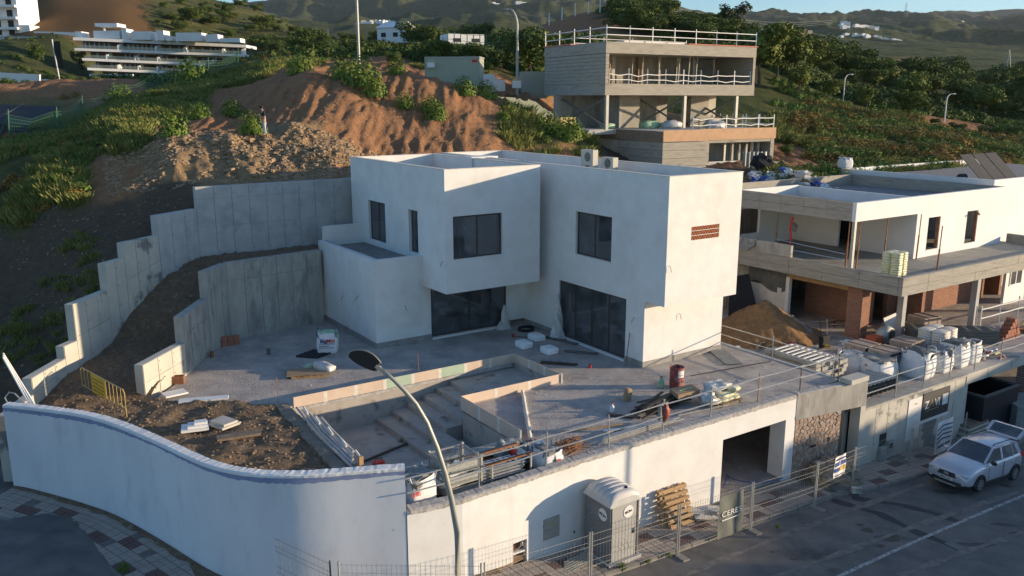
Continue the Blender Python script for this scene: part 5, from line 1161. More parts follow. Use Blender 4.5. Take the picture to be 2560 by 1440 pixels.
# ================================================================ SITE CONTAINERS, LAMPS, FENCE
def on_ground(px, Y): x = (px - 1280) / FPX * Y / (cp_ + .1 * 0) ; return x
def gp_(px, py, Y):                                             # ground point roughly under a sight line
    x, y, z = PY(px, py, Y); return (x, y, gz(x, y))
cpos = gp_(1128, 215, 80)
cz = PY(1128, 216, 80)[2]
cn = thing('site_container', 'large cream site office container with a red maker plate and wall air conditioner', 'container', (cpos[0] + .1, 80, cz), R(-9))
part('body', MB().box(-2.55, 2.55, 0, 2.4, 0, 2.55), M['container'], cn); part('roof_edge', MB().box(-2.6, 2.6, -.05, 2.45, 2.55, 2.68), M['galv_dull'], cn)
part('side_frame', MB().box(-2.6, -2.5, -.04, 0, 0, 2.55).box(2.5, 2.6, -.04, 0, 0, 2.55), M['container'], cn)
part('maker_plate', MB().box(1.9, 2.4, -.03, -.001, 2.15, 2.4), M['redink'], cn); part('air_conditioner', MB().box(-2.3, -1.6, -.35, 0, 1.7, 2.15), M['white_paint'], cn)
c2 = thing('site_container', 'narrow cream container half hidden behind the lamp post', 'container', PY(1335, 240, 82)[:2] + (PY(1335, 246, 82)[2],), R(8))
part('body', MB().box(-1.1, 1.2, 0, 2.2, 0, 2.5), M['container'], c2); part('door', MB().box(-.9, -.1, -.03, -.001, .1, 2.1), M['galv_dull'], c2)
wt = thing('white_toilet_cabin', 'small pale cabin between the container and the sheeted fence', 'cabin', PY(1222, 222, 79)); part('body', MB().box(-.5, .5, 0, 1, -.5, 1.3), M['white_plastic'], wt)
def lamp(label, base, h, arm=(1.2, 0), r0=.11, m='galv_dull', head=True):
    t = thing('street_lamp', label, 'street lamp', base, 0, 'street lamps up the hillside' if h < 13 else None)
    ax, ay = arm; L = math.hypot(ax, ay)
    pts = [(0, 0, 0), (0, 0, h * .5), (0, 0, h * .78)] + [(ax * (1 - math.cos(a)), ay * (1 - math.cos(a)), h * .78 + h * .2 * math.sin(a)) for a in np.linspace(.2, 1.5, 8)]
    part('pole', MB().tube(pts, r0, 8, r0 * .55), M[m], t)
    if head: e = pts[-1]; part('lamp_head', MB().blob((e[0] + ax / max(L, .1) * .3, e[1] + ay / max(L, .1) * .3, e[2]), (.38, .2, .08), 1, 8, .05), M[m], t)
    return t
q = PY(898, 165, 75); lamp('tall thin street lamp rising past the top edge behind the earth mound', (q[0], q[1], gz(q[0], q[1]) - .2), 12, (-.6, .3), .13)
q = PY(1293, 240, 78); lp2 = lamp('curved street lamp with a small notice beside the concrete villa', (q[0], q[1], q[2] - .3), 8.0, (-.7, .2), .14)
part('notice', MB().box(-.45, .35, -.2, -.17, 1.0, 1.65), M['paper'], lp2)
for i, (x, yb_, yt, Y) in enumerate(((2107, 262, 190, 125), (2360, 312, 238, 118))):
    q = PY(x, yb_, Y); lamp(('street lamp among the pines on the right hillside', 'street lamp above the red bank on the right hillside')[i], (q[0], q[1], q[2]), (yb_ - yt) / 2088 * Y * 1.02, (.7, .2), .09, 'white_paint')
wsh = thing('sheeted_fence', 'wrinkled white sheet hung on a fence panel by the container', 'sheet', PY(1238, 225, 77.5))
part('sheet', MB().grid(lambda a, b_: (-.9 + 1.8 * a, .1 * math.sin(8 * a), 1.1 * b_ - .1 + .15 * math.sin(5 * a) * b_), 14, 6), M['tarp'], wsh)
# green mesh fence posts along the left ridge
fl = [(22, 345, 62), (140, 318, 64), (205, 300, 70), (283, 235, 78), (395, 225, 84), (520, 200, 88), (595, 190, 92)]
fz = thing('mesh_fence', 'sagging green mesh fence with leaning posts along the left ridge', 'fence', PY(283, 235, 78), 0, None, PY(283, 235, 78))
fp = []
for i, (x, y, Y) in enumerate(fl):
    q = PY(x, y, Y); g_ = gz(q[0], q[1]); fp.append((q[0], q[1], g_)); part('post', MB().tube([(q[0], q[1], g_ - .3), (q[0] + .2, q[1], g_ + 2.1)], .045, 5), M['green_steel'], fz)
    part('stay', MB().tube([(q[0] - .9, q[1], g_ - .1), (q[0] + .1, q[1], g_ + 1.6)], .035, 5), M['green_steel'], fz)
for p, q in zip(fp, fp[1:]):
    mb = MB(); n = 14
    for k in range(7): z = .1 + k * .28; mb.tube([(p[0], p[1], p[2] + z), (lerp(p[0], q[0], .5), lerp(p[1], q[1], .5), lerp(p[2], q[2], .5) + z * .72), (q[0], q[1], q[2] + z)], .012, 3)
    for k in range(n * 2): t = k / n / 2; b_ = [lerp(p[j], q[j], t) for j in range(3)]; s_ = 1 - .28 * math.sin(math.pi * t); mb.tube([(b_[0], b_[1], b_[2]), (b_[0], b_[1], b_[2] + 1.8 * s_)], .01, 3)
    part('mesh', mb, M['green_steel'], fz)
for i, (x, y, Y, ww) in enumerate(((1480, 45, 180, 7), (1110, 112, 118, 2.5))): pass
pf = thing('mesh_fence', 'pale posts of a fence along the reddish hill crest behind the concrete villa', 'fence', PY(1480, 40, 190), 0, None, PY(1480, 40, 190))
for x, y in ((1373, 60), (1405, 48), (1438, 33), (1471, 28), (1500, 28), (1530, 30)):
    q = PY(x, y, 186); g_ = gz(q[0], q[1]); part('post', MB().tube([(q[0], q[1], g_ - 1), (q[0], q[1], g_ + 2.6)], .12, 5), M['paper'], pf)
tf = thing('mesh_fence', 'tall court fence of green mesh on posts behind the containers', 'fence', PY(1180, 112, 118), 0, None, PY(1180, 112, 118))
pp = []
for x in range(1120, 1265, 16):
    q = PY(x, 115, 118); g_ = gz(q[0], q[1]); pp.append((q[0], q[1], g_)); part('post', MB().tube([(q[0], q[1], g_ - .5), (q[0], q[1], g_ + 2.9)], .06, 5), M['green_steel'], tf)
mb = MB()
for z in (.3, 1.0, 1.9, 2.8):
    for p, q in zip(pp, pp[1:]): mb.tube([(p[0], p[1], p[2] + z), (q[0], q[1], q[2] + z)], .03, 3)
part('wire', mb, M['green_steel'], tf)
# dark blue sheeted greenhouse at the left edge
gh = thing('panel_shelter', 'dark blue grey panelled shelter at the left edge below the ridge', 'shelter', PY(25, 350, 68)); part('roof', MB().add([(-6, 0, 1.5), (1.6, 0, 1.2), (2.4, 4, 2.6), (-6, 4, 2.9), (-6, 0, -1), (1.6, 0, -1)], [(0, 1, 2, 3), (4, 5, 1, 0)]), M['asphalt_patch'], gh)
part('seam', MB().beam((-1.2, 0, 1.45), (-.8, 4, 2.85), .06, .05).beam((-3.6, 0, 1.5), (-3.2, 4, 2.95), .06, .05), M['grey_steel'], gh)

# ================================================================ WHITE APARTMENT BLOCK ON THE LEFT HILL
APY = 212.0
def apt(px, py, dy=0): return PY(px, py, APY + dy)
ap = thing('apartment_block', 'long white terraced apartment block with glass balconies on the left hillside', 'apartment block', PY(400, 200, APY), 0, None, PY(400, 200, APY))
rows = [  # y of slab at left, right; x left, x right
    (120, 136, 186, 615), (145, 160, 205, 550), (169, 182, 218, 512), (193, 200, 235, 430)]
top = (93, 112, 182, 615)
brn = mat('brown_cladding', (.085, .04, .022), (.12, .055, .03), .4)
glz = mat('balcony_glass', (.30, .36, .36), None, rough=.25)
crt = mat('pale_curtained_glass', (.16, .19, .20), (.05, .06, .07), .6, .3)
prev = top
for k, (yl, yr, xl, xr) in enumerate(rows):
    A0 = apt(xl, yl); A1 = apt(xr, yr, 10); th_ = .6
    part('balcony_slab', MB().hexa([(A0[0], A0[1], A0[2] - th_), (A1[0], A1[1], A1[2] - th_), (A1[0], A1[1] + 6, A1[2] - th_), (A0[0], A0[1] + 6, A0[2] - th_), A0, A1, (A1[0], A1[1] + 6, A1[2]), (A0[0], A0[1] + 6, A0[2])]), M['mesh_white'], ap)
    T0 = apt(xl, prev[0]); T1 = apt(xr, prev[1], 10); hgt0 = T0[2] - A0[2] - .75; hgt1 = T1[2] - A1[2] - .75
    n = max(4, int((xr - xl) / 12)); rn = random.Random(k)
    part('recessed_wall', MB().hexa([(A0[0] + 1, A0[1] + 2.5, A0[2]), (A1[0] - 1, A1[1] + 2.5, A1[2]), (A1[0] - 1, A1[1] + 5, A1[2]), (A0[0] + 1, A0[1] + 5, A0[2]), (A0[0] + 1, A0[1] + 2.5, A0[2] + hgt0), (A1[0] - 1, A1[1] + 2.5, A1[2] + hgt1), (A1[0] - 1, A1[1] + 5, A1[2] + hgt1), (A0[0] + 1, A0[1] + 5, A0[2] + hgt0)]), brn, ap)
    for i in range(n):
        if rn.random() < .3: continue
        t0, t1 = (i + .12) / n, (i + .12 + rn.uniform(.4, .8)) / n
        f = lambda t, z: (lerp(A0[0] + 1, A1[0] - 1, t), lerp(A0[1], A1[1], t) + 2.42, lerp(A0[2], A1[2], t) + z)
        h = lerp(hgt0, hgt1, t0) * .86; w_ = part('window', MB().add([f(t0, .1), f(t1, .1), f(t1, h), f(t0, h)], [(0, 1, 2, 3)]), crt, ap)
        m_ = (t0 + t1) / 2; part('mullion', MB().beam(tuple(np.add(f(m_, .1), (0, -.04, 0))), tuple(np.add(f(m_, h), (0, -.04, 0))), .12, .05), M['white_paint'], w_)
    rn2 = random.Random(k + 20); t = 0.02
    while t < .97:
        t2 = min(.98, t + rn2.uniform(.14, .24)); f = lambda t_, z: (lerp(A0[0], A1[0], t_), lerp(A0[1], A1[1], t_) + .1, lerp(A0[2], A1[2], t_) + z)
        part('balcony_glass', MB().add([f(t, 0), f(t2 - .01, 0), f(t2 - .01, .8), f(t, .8)], [(0, 1, 2, 3)]), M['glass'], ap)
        part('fin_wall', MB().hexa([f(t2 - .01, 0), f(t2 + .004, 0), tuple(np.add(f(t2 + .004, 0), (0, 2.3, 0))), tuple(np.add(f(t2 - .01, 0), (0, 2.3, 0))), f(t2 - .01, hgt0 * .6), f(t2 + .004, hgt0 * .6), tuple(np.add(f(t2 + .004, hgt0), (0, 2.3, 0))), tuple(np.add(f(t2 - .01, hgt0), (0, 2.3, 0)))]), M['mesh_white'], ap)
        t = t2 + (0.03 if rn2.random() < .35 else 0)
    prev = (yl, yr)
A0, A1 = apt(182, 93), apt(615, 112, 10)
part('roof_slab', MB().hexa([(A0[0], A0[1], A0[2] - .7), (A1[0], A1[1], A1[2] - .7), (A1[0], A1[1] + 9, A1[2] - .7), (A0[0], A0[1] + 9, A0[2] - .7), A0, A1, (A1[0], A1[1] + 9, A1[2]), (A0[0], A0[1] + 9, A0[2])]), M['mesh_white'], ap)
for x0, x1, h in ((190, 205, 1.6), (235, 300, 1.9), (305, 318, 2.6), (330, 375, 2.0), (392, 410, 2.4), (415, 428, 1.2), (440, 505, 2.0), (515, 545, 1.8), (550, 600, 1.0)):
    z0 = lerp(A0[2], A1[2], (x0 - 182) / 433); a = apt(x0, 100, 3); b_ = apt(x1, 100, 3); part('penthouse', MB().box(a[0], b_[0], APY + 3, APY + 7, z0, z0 + h), M['mesh_white'], ap)
a = apt(250, 100, 8); b_ = apt(305, 100, 8); part('canopy', MB().box(a[0], b_[0], APY + 6, APY + 11, A0[2] + 3.0, A0[2] + 3.8), M['mesh_white'], ap)
part('canopy_post', MB().box(a[0] + 1.5, a[0] + 1.9, APY + 7, APY + 7.4, A0[2], A0[2] + 3), M['mesh_white'], ap)
a = apt(240, 206); b_ = apt(345, 206); part('garden_wall', MB().hexa([(a[0], APY - 3, a[2]), (b_[0], APY - 3, a[2]), (b_[0], APY - 2, a[2]), (a[0], APY - 2, a[2]), (a[0], APY - 3, a[2] + 1.9), (b_[0], APY - 3, a[2] + 1.9), (b_[0], APY - 2, a[2] + 1.9), (a[0], APY - 2, a[2] + 1.9)]), M['mesh_white'], ap)
# neighbour block at the top left corner
a2 = thing('apartment_block', 'white apartment block cut by the top left corner of the view', 'apartment block', PY(20, 90, 262), 0, None, PY(20, 90, 262))
q0 = PY(0, 88, 262); q1 = PY(45, 88, 262); zt_ = PY(0, -60, 262)[2]
part('wall', MB().box(q0[0] - 20, q1[0], 263.2, 275, q0[2] - 1, zt_), M['mesh_white'], a2)
for k, y in enumerate((88, 68, 42, 12, -18)):
    z = PY(0, y, 262)[2]; part('balcony_slab', MB().box(q0[0] - 20, q1[0] + .3, 261.4, 263.19, z - .7, z), M['mesh_white'], a2)
    for j in range(4):
        x0 = q1[0] - 3.2 - j * 3.9; part('window', MB().box(x0, x0 + 1.7, 263.12, 263.19, z + .1, z + 2.1), M['dark'], a2)
q2 = PY(74, 88, 262); part('annex_wall', MB().box(q1[0] + .01, q2[0], 262.5, 268, q0[2] - 1, PY(0, 62, 262)[2]), M['mesh_white'], a2)
# long white road walls under the blocks
for lab, x0, x1, y0, y1, yt0, yt1, Y in (('bluish white garden wall along the road at the far left', -60, 98, 208, 207, 178, 186, 150), ('low stepped white wall by the flag pole', 98, 228, 207, 209, 197, 205, 152), ('grey parapet wall in front of the left corner block', -60, 95, 104, 104, 88, 92, 240), ('white retaining wall between the two apartment blocks', 85, 215, 92, 96, 78, 82, 256)):
    p0, p1, t0, t1 = PY(x0, y0 + 3, Y), PY(x1, y1 + 3, Y), PY(x0, yt0, Y), PY(x1, yt1, Y)
    solo('garden_wall', MB().hexa([p0, p1, (p1[0], Y + .5, p1[2]), (p0[0], Y + .5, p0[2]), t0, t1, (t1[0], Y + .5, t1[2]), (t0[0], Y + .5, t0[2])]), M['mesh_white'] if 'grey' not in lab else M['conc'], lab, 'wall', p0, 0, None, False, p0)
fpz = PY(151, 206, 150); fg = thing('flag_pole', 'tall white pole with a long dark banner hanging beside it', 'flag', fpz)
part('pole', MB().tube([(0, 0, -1), (-.6, 0, 7.2)], .12, 6), M['white_paint'], fg); part('banner', MB().grid(lambda a, b_: (-.45 + 1.2 * a + .1 * (1 - b_), -.05 + .06 * math.sin(7 * b_), 2.5 + 4.4 * b_), 3, 10), M['jacket'], fg)
lettering('lettering', 'RESIDENCIAL', .5, M['paper'], fg, (.2, -.14, 4.7), (0, 0, 1), (-1, 0, 0)) if False else None

# ================================================================ DISTANT HOUSES
def hut(px, py, Y, w_, h_, d_, label=None, m='mesh_white', roof=None, grp=None, name='village_house', rn=random.Random(1)):
    q = PY(px, py, Y); t = thing(name, label, 'house', (q[0], q[1], q[2] - h_ * .3), R(rn.uniform(-30, 30)), grp)
    part('wall', MB().box(-w_ / 2, w_ / 2, 0, d_, 0, h_ * 1.3), M[m], t)
    if roof: part('roof', MB().add([(-w_ / 2 - .3, -.3, h_ * 1.3), (w_ / 2 + .3, -.3, h_ * 1.3), (w_ / 2 + .3, d_ + .3, h_ * 1.3), (-w_ / 2 - .3, d_ + .3, h_ * 1.3), (-w_ / 2 + .5, d_ / 2, h_ * 1.3 + w_ * .2), (w_ / 2 - .5, d_ / 2, h_ * 1.3 + w_ * .2)], [(0, 1, 5, 4), (2, 3, 4, 5), (1, 2, 5), (3, 0, 4)]), M[roof], t)
    wn = MB()
    for i in range(max(1, int(w_ / 3))): wn.box(-w_ / 2 + 1 + i * 3, -w_ / 2 + 2.2 + i * 3, -.05, -.01, h_ * .55, h_ * .9)
    part('window', wn, M['dark'], t); return t
hut(978, 100, 190, 7, 2.6, 5, 'small white house with a sloping roof in the trees behind the mound', roof='mesh_white')
hut(1165, 112, 135, 6, 1.6, 4, 'low white building behind the court fence')
hut(2011, 108, 420, 8, 6, 7, 'pale pink block of flats at the foot of the far ridge', m='tile'); hut(2004, 112, 425, 5, 5, 6, 'narrow pale block beside the pink block of flats', m='mesh_white')
hut(2404, 243, 215, 6, 1.5, 5, 'single white house below the big round trees on the right')
hut(2298, 228, 260, 11, 1.8, 8, 'low house with a brick red roof among the valley trees', m='tile', roof='tile_red'); hut(2540, 255, 220, 13, 1.8, 8, 'long white building at the right edge of the valley')
hut(2010, 150, 400, 9, 1.5, 6, 'low white shed among the trees right of the concrete villa')
rn = random.Random(77)
for (x0, x1, y0, y1, Y, n, g, s) in ((870, 975, 68, 76, 1500, 16, 'white houses of the hamlet on the far slope', 12), (1230, 1345, -2, 4, 2600, 9, 'white terrace houses on the high ridge', 26), (1290, 1465, 12, 22, 2500, 20, 'white housing rows on the far hillside', 22), (1735, 1790, 50, 62, 1500, 7, 'scattered houses on the ridge behind the tall tree', 9), (2105, 2195, 78, 90, 1500, 16, 'white village houses on the middle hill', 11), (2060, 2260, 92, 108, 1200, 14, 'scattered villas on the lower hills', 8), (2380, 2480, 108, 120, 2300, 22, 'pale houses of the far town', 13), (2520, 2600, 118, 130, 2200, 12, 'pale houses at the far right of the valley', 13), (2300, 2420, 40, 70, 3200, 6, 'lone farmhouses on the mountain', 12)):
    for i in range(n):
        px, py = rn.uniform(x0, x1), rn.uniform(y0, y1); q = PY(px, py, Y * rn.uniform(.95, 1.05)); zz = gz(q[0], q[1])
        w_ = s * rn.uniform(.6, 1.6); h_ = s * rn.uniform(.25, .45); o = solo('village_house', MB().box(-w_ / 2, w_ / 2, 0, s * .7, -2, h_).box(-w_ / 2 + 1, 0, .5, s * .5, h_, h_ * 1.3), M['mesh_white' if rn.random() < .8 else 'tile'], ('small', 'middling', 'large')[min(2, int((w_ / s - .6) * 3))] + ' one of ' + g + ', ' + ('far left', 'left', 'centre', 'right', 'far right')[min(4, int((px - x0) / (x1 - x0) * 5))] + (' upper' if py < (y0 + y1) / 2 else ' lower'), 'house', (q[0], q[1], zz), R(rn.uniform(-20, 20)), g)
# castle-like building on the summit
q = PY(2387, 30, 4400); solo('hilltop_house', MB().box(-28, 28, 0, 20, -30, 8).box(-10, 10, 4, 16, 8, 16).box(-28, -20, 0, 10, 8, 13), M['conc_old'], 'square hilltop building on the right mountain summit', 'building', (q[0], q[1], gz(q[0], q[1])))
# pylons
for i, (px, py, Y, h) in enumerate(((1373, 55, 900, 24), (820, 68, 700, 9), (2514, 205, 330, 13), (2260, 70, 2600, 42))):
    q = PY(px, py, Y); mb = MB(); w0 = h * .12
    for sx in (-1, 1):
        for sy_ in (-1, 1): mb.tube([(sx * w0, sy_ * w0, 0), (0, 0, h)], h * .006 + .03, 3)
    for k in range(8): z = h * k / 9; ww = w0 * (1 - k / 9); w2 = w0 * (1 - (k + 1) / 9); mb.tube([(-ww, -ww, z), (w2, -w2, z + h / 9)], .05 + h * .002, 3).tube([(ww, -ww, z), (-w2, -w2, z + h / 9)], .05 + h * .002, 3)
    for z in (.8, .9): mb.tube([(-w0 * 1.4, 0, h * z), (w0 * 1.4, 0, h * z)], .1, 3)
    solo('pylon', mb, M['galv_dull'], ('steel power pylon on the hill right of the lamp', 'small mast on the ridge above the left hill', 'slender pylon at the right edge of the valley', 'tall mast on the right mountain')[i], 'pylon', (q[0], q[1], gz(q[0], q[1])))
pw = MB()
for k, y in enumerate((2, 12, 22)):
    a, b_ = PY(1500, -25 + y, 700), PY(2080, 50 + y * .4, 1400); pw.tube([tuple(lerp(a[j], b_[j], t) - (12 * math.sin(math.pi * t) if j == 2 else 0) for j in range(3)) for t in np.linspace(0, 1, 20)], .12, 3)
solo('power_lines', pw, M['grey_steel'], 'thin power lines crossing the sky above the far ridge', 'power lines')
# row of houses across the street, outside the view, whose shadow lies on the road
hs = thing('terraced_house', 'row of white houses across the street', 'house', (60, 12, -7), 0, None, (60, 12, -7))
for i, (y0, y1, zt) in enumerate(((-30, -8, 4.6), (-8, 8, 3.9), (8, 20, 4.1), (20, 27, 3.95), (27, 33.6, 3.5), (33.6, 34.6, 4.6), (34.6, 36.2, 4.1), (36.2, 44, 3.45), (44, 50, 2.4))): part('wall', MB().box(60, 74, y0, y1 - .01, -9, zt), M['mesh_white'], hs)
for i in range(9): part('window', MB().box(59.95, 59.99, -24 + i * 7, -22 + i * 7, -3, -1.4), M['dark'], hs)
# ================================================================ VEGETATION
def leaf_mesh(name, centres, size, m, seed, per=1, up=.3, long=1.0):
    rn = np.random.RandomState(seed); n = len(centres); c = np.asarray(centres, float)
    d = rn.normal(size=(n, 3)); d[:, 2] += up; d /= np.linalg.norm(d, axis=1)[:, None]
    a = np.cross(d, rn.normal(size=(n, 3))); a /= np.linalg.norm(a, axis=1)[:, None]; b = np.cross(d, a); s = size * rn.uniform(.6, 1.3, (n, 1))
    v = np.stack([c - a * s * long - b * s * .5, c + a * s * long * .2 - b * s * .6, c + a * s * long + b * s * .3, c - a * s * .3 + b * s * .7], 1).reshape(-1, 3)
    me = bpy.data.meshes.new(name); me.vertices.add(4 * n); me.vertices.foreach_set('co', v.ravel()); me.loops.add(4 * n); me.loops.foreach_set('vertex_index', np.arange(4 * n))
    me.polygons.add(n); me.polygons.foreach_set('loop_start', np.arange(n) * 4); me.polygons.foreach_set('loop_total', np.full(n, 4)); me.update(); me.materials.append(m); return me
def crown_points(n, seed, lobes, hollow=.55):
    """points on and inside a set of ellipsoid lobes -> uneven clumpy crown"""
    rn = np.random.RandomState(seed); out = []
    tot = sum(l[3] ** 2 for l in lobes)
    for (x, y, z, r_) in lobes:
        k = int(n * r_ ** 2 / tot); d = rn.normal(size=(k, 3)); d /= np.linalg.norm(d, axis=1)[:, None]
        rr = r_ * (hollow + (1 - hollow) * rn.rand(k, 1) ** .6) * (1 + .18 * np.sin(d[:, :1] * 7 + seed) * np.cos(d[:, 1:2] * 6))
        out.append(np.array([x, y, z]) + d * rr * np.array([1, 1, .85]))
    return np.concatenate(out)
def tree_proto(kind, seed):
    rn = random.Random(seed)
    if kind == 'pine': lobes = [(0, 0, .62, .30)] + [(rn.uniform(-.26, .26), rn.uniform(-.26, .26), rn.uniform(.42, .88), rn.uniform(.13, .22)) for _ in range(11)]; n, sz, m = 3400, .028, M['pine']
    elif kind == 'dense': lobes = [(0, 0, .5, .34)] + [(rn.uniform(-.34, .34), rn.uniform(-.34, .34), rn.uniform(.28, .8), rn.uniform(.14, .22)) for _ in range(12)]; n, sz, m = 3600, .027, M['scrub']
    elif kind == 'euc': lobes = [(rn.uniform(-.22, .22), rn.uniform(-.2, .2), rn.uniform(.35, .95), rn.uniform(.07, .14)) for _ in range(16)]; n, sz, m = 1700, .026, M['euc']
    cr = leaf_mesh('crown', crown_points(n, seed, lobes), sz, m, seed)
    tk = MB(); tk.tube([(0, 0, -.05), (.02, .01, .3), (0, 0, .7)], .028, 6, .012)
    for i in range(5): a = i * 1.26; tk.tube([(0, 0, .3 + .06 * i), (.2 * math.cos(a), .2 * math.sin(a), .5 + .08 * i)], .012, 4, .005)
    return cr, mesh_of('trunk', tk, M['bark'])
TREES = {k: [tree_proto(k, s) for s in (1, 2, 3)] for k in ('pine', 'dense', 'euc')}
def tree(kind, x, y, h, label, group=None, wide=1., z=None, name=None):
    zz = gz(x, y) if z is None else z
    t = thing(name or {'pine': 'pine_tree', 'dense': 'leafy_tree', 'euc': 'eucalyptus_tree'}[kind], label, 'tree', (x, y, zz - .1 * h * 0), random.uniform(0, 6.28), group); t.scale = (h * wide, h * wide, h)
    c, k = random.choice(TREES[kind]); o = bpy.data.objects.new('crown', c); link(o, t); o = bpy.data.objects.new('trunk', k); link(o, t); return t
def treepx(kind, px, pb, pt, Y, label, group=None, wide=1., name=None):
    q = PY(px, pb, Y); h = (pb - pt) / FPX * Y * 1.02; g_ = gz(q[0], q[1]); zt = q[2] + h; return tree(kind, q[0], q[1], max(1., zt - g_), label, group, wide, None, name)
for a in ((1838, 85, 15, 170, 'euc', 'tall airy eucalyptus standing against the sky above the ridge', 1.3), (1905, 112, 60, 118, 'pine', 'round dark pine touching the right end of the concrete villa roof', 1.2), (1945, 128, 62, 126, 'pine', 'dark pine in the middle of the group beyond the concrete villa', 1.1), (1985, 145, 80, 130, 'pine', 'outermost pine of the group sloping down right of the villa', 1.1),
          (1325, 160, 60, 96, 'dense', 'broad dark leafy tree between the curved lamp and the concrete villa', 1.35), (1105, 152, 92, 95, 'dense', 'dark bushy tree behind the site container', 1.2), (1180, 160, 105, 100, 'dense', 'lower olive bush right of the tree behind the container', 1.5), (985, 175, 128, 88, 'dense', 'olive shrub tree on the red bank left of the container', 1.4), (1130, 112, 92, 150, 'dense', 'small tree left of the court fence', 1.4),
          (1990, 330, 170, 118, 'pine', 'big rounded pine nearest to the concrete villa on the right slope', 1.15), (2070, 320, 205, 122, 'pine', 'second pine of the row on the right slope, in front of the lamp', 1.15), (2160, 325, 222, 124, 'pine', 'third pine of the row on the right slope', 1.2), (2265, 345, 230, 112, 'pine', 'largest pine at the right end of the row', 1.3),
          (2065, 225, 155, 165, 'dense', 'dark tree above the pine row, left of the lamp', 1.3), (2120, 228, 170, 168, 'dense', 'bushy tree directly right of the hillside lamp', 1.3), (2180, 222, 186, 175, 'dense', 'bright green round tree in the valley edge', 1.3), (2225, 250, 195, 172, 'dense', 'dark round tree below the bright green one', 1.3), (2365, 245, 160, 230, 'dense', 'large mound shaped tree cluster in the right valley', 1.5), (2410, 235, 215, 215, 'euc', 'small pale tree next to the big cluster', 1.2), (2490, 205, 160, 260, 'dense', 'round tree near the slender pylon', 1.5),
          (2335, 330, 305, 112, 'dense', 'small rounded bush below the red bank', 1.4), (2390, 345, 305, 108, 'dense', 'rounded bush right of the red bank', 1.5), (2470, 355, 312, 108, 'dense', 'wide low bush on the right slope', 1.7), (2530, 360, 312, 108, 'dense', 'bush at the right border of the slope', 1.4), (2250, 398, 300 + 60, 88, 'dense', 'dark green shrub in the middle of the yellow scrub', 1.8), (1975, 392, 335, 84, 'dense', 'bright shrub beside the rubbish heap', 1.5), (1965, 410, 360, 78, 'dense', 'low shrub between villa deck and rubbish heap', 1.4),
          (1530, 30, 0, 190, 'pine', 'small pine at the end of the fenced crest', 1.1), (592, 22, 5, 405, 'dense', 'small tree on the left skyline', 1.4), (638, 30, 14, 400, 'dense', 'right hand tree on the left skyline', 1.5), (560, 42, 20, 330, 'dense', 'dark bush on the upper left slope', 1.4), (478, 36, 12, 300, 'dense', 'dark round bush above the apartment block', 1.5), (95, 180, 105, 205, 'dense', 'upright tree on the bank left of the flag pole', .7), (200, 168, 130, 215, 'euc', 'young tree at the left corner of the apartment block', 1.0)):
    treepx(a[4], a[0], a[1], a[2], a[3], a[5], None, a[6])
# numerous look-alikes
rn = random.Random(9)
def many(kind, n, xr, yr, Yr, hr, label, group, wide=1.3):
    for i in range(n):
        px = rn.uniform(*xr); Y = math.exp(rn.uniform(math.log(Yr[0]), math.log(Yr[1]))); q = PY(px, 150, Y); h = rn.uniform(*hr); wd = wide * rn.uniform(.8, 1.3)
        fx = (px - xr[0]) / (xr[1] - xr[0]); fy = (math.log(Y) - math.log(Yr[0])) / (math.log(Yr[1]) - math.log(Yr[0])); fh = (h - hr[0]) / (hr[1] - hr[0])
        zx = ('at its left end', 'left of its middle', 'in its middle', 'right of its middle', 'at its right end')[min(4, int(fx * 5))]; zy = ('nearest row', 'second row', 'third row', 'farthest row')[min(3, int(fy * 4))]
        sz = ('low', 'middling', 'tall')[min(2, int(fh * 3))] + (' narrow' if wd < wide * .97 else ' broad' if wd > wide * 1.13 else '')
        tree(kind, q[0], q[1], h, '%s %s, %s, %s' % (sz, label, zy, zx), group, wd)
many('dense', 45, (1560, 1900), 0, (150, 200), (3.0, 5.5), 'tree on the wooded hill behind the villa', 'trees on the wooded hill', 1.5)
many('dense', 70, (1930, 2700), 0, (180, 420), (5, 9), 'tree of the right valley', 'valley trees', 1.3)
many('pine', 34, (1950, 2700), 0, (130, 200), (3.5, 6), 'pine on the upper right slope', 'slope trees', 1.3)
many('dense', 30, (640, 1260), 0, (180, 420), (3, 6), 'tree of the belt below the mountain', 'foothill trees', 1.5)
many('dense', 46, (400, 760), 0, (262, 400), (1.6, 4.2), 'shrub tree on the upper left hill', 'hill shrubs', 1.6)

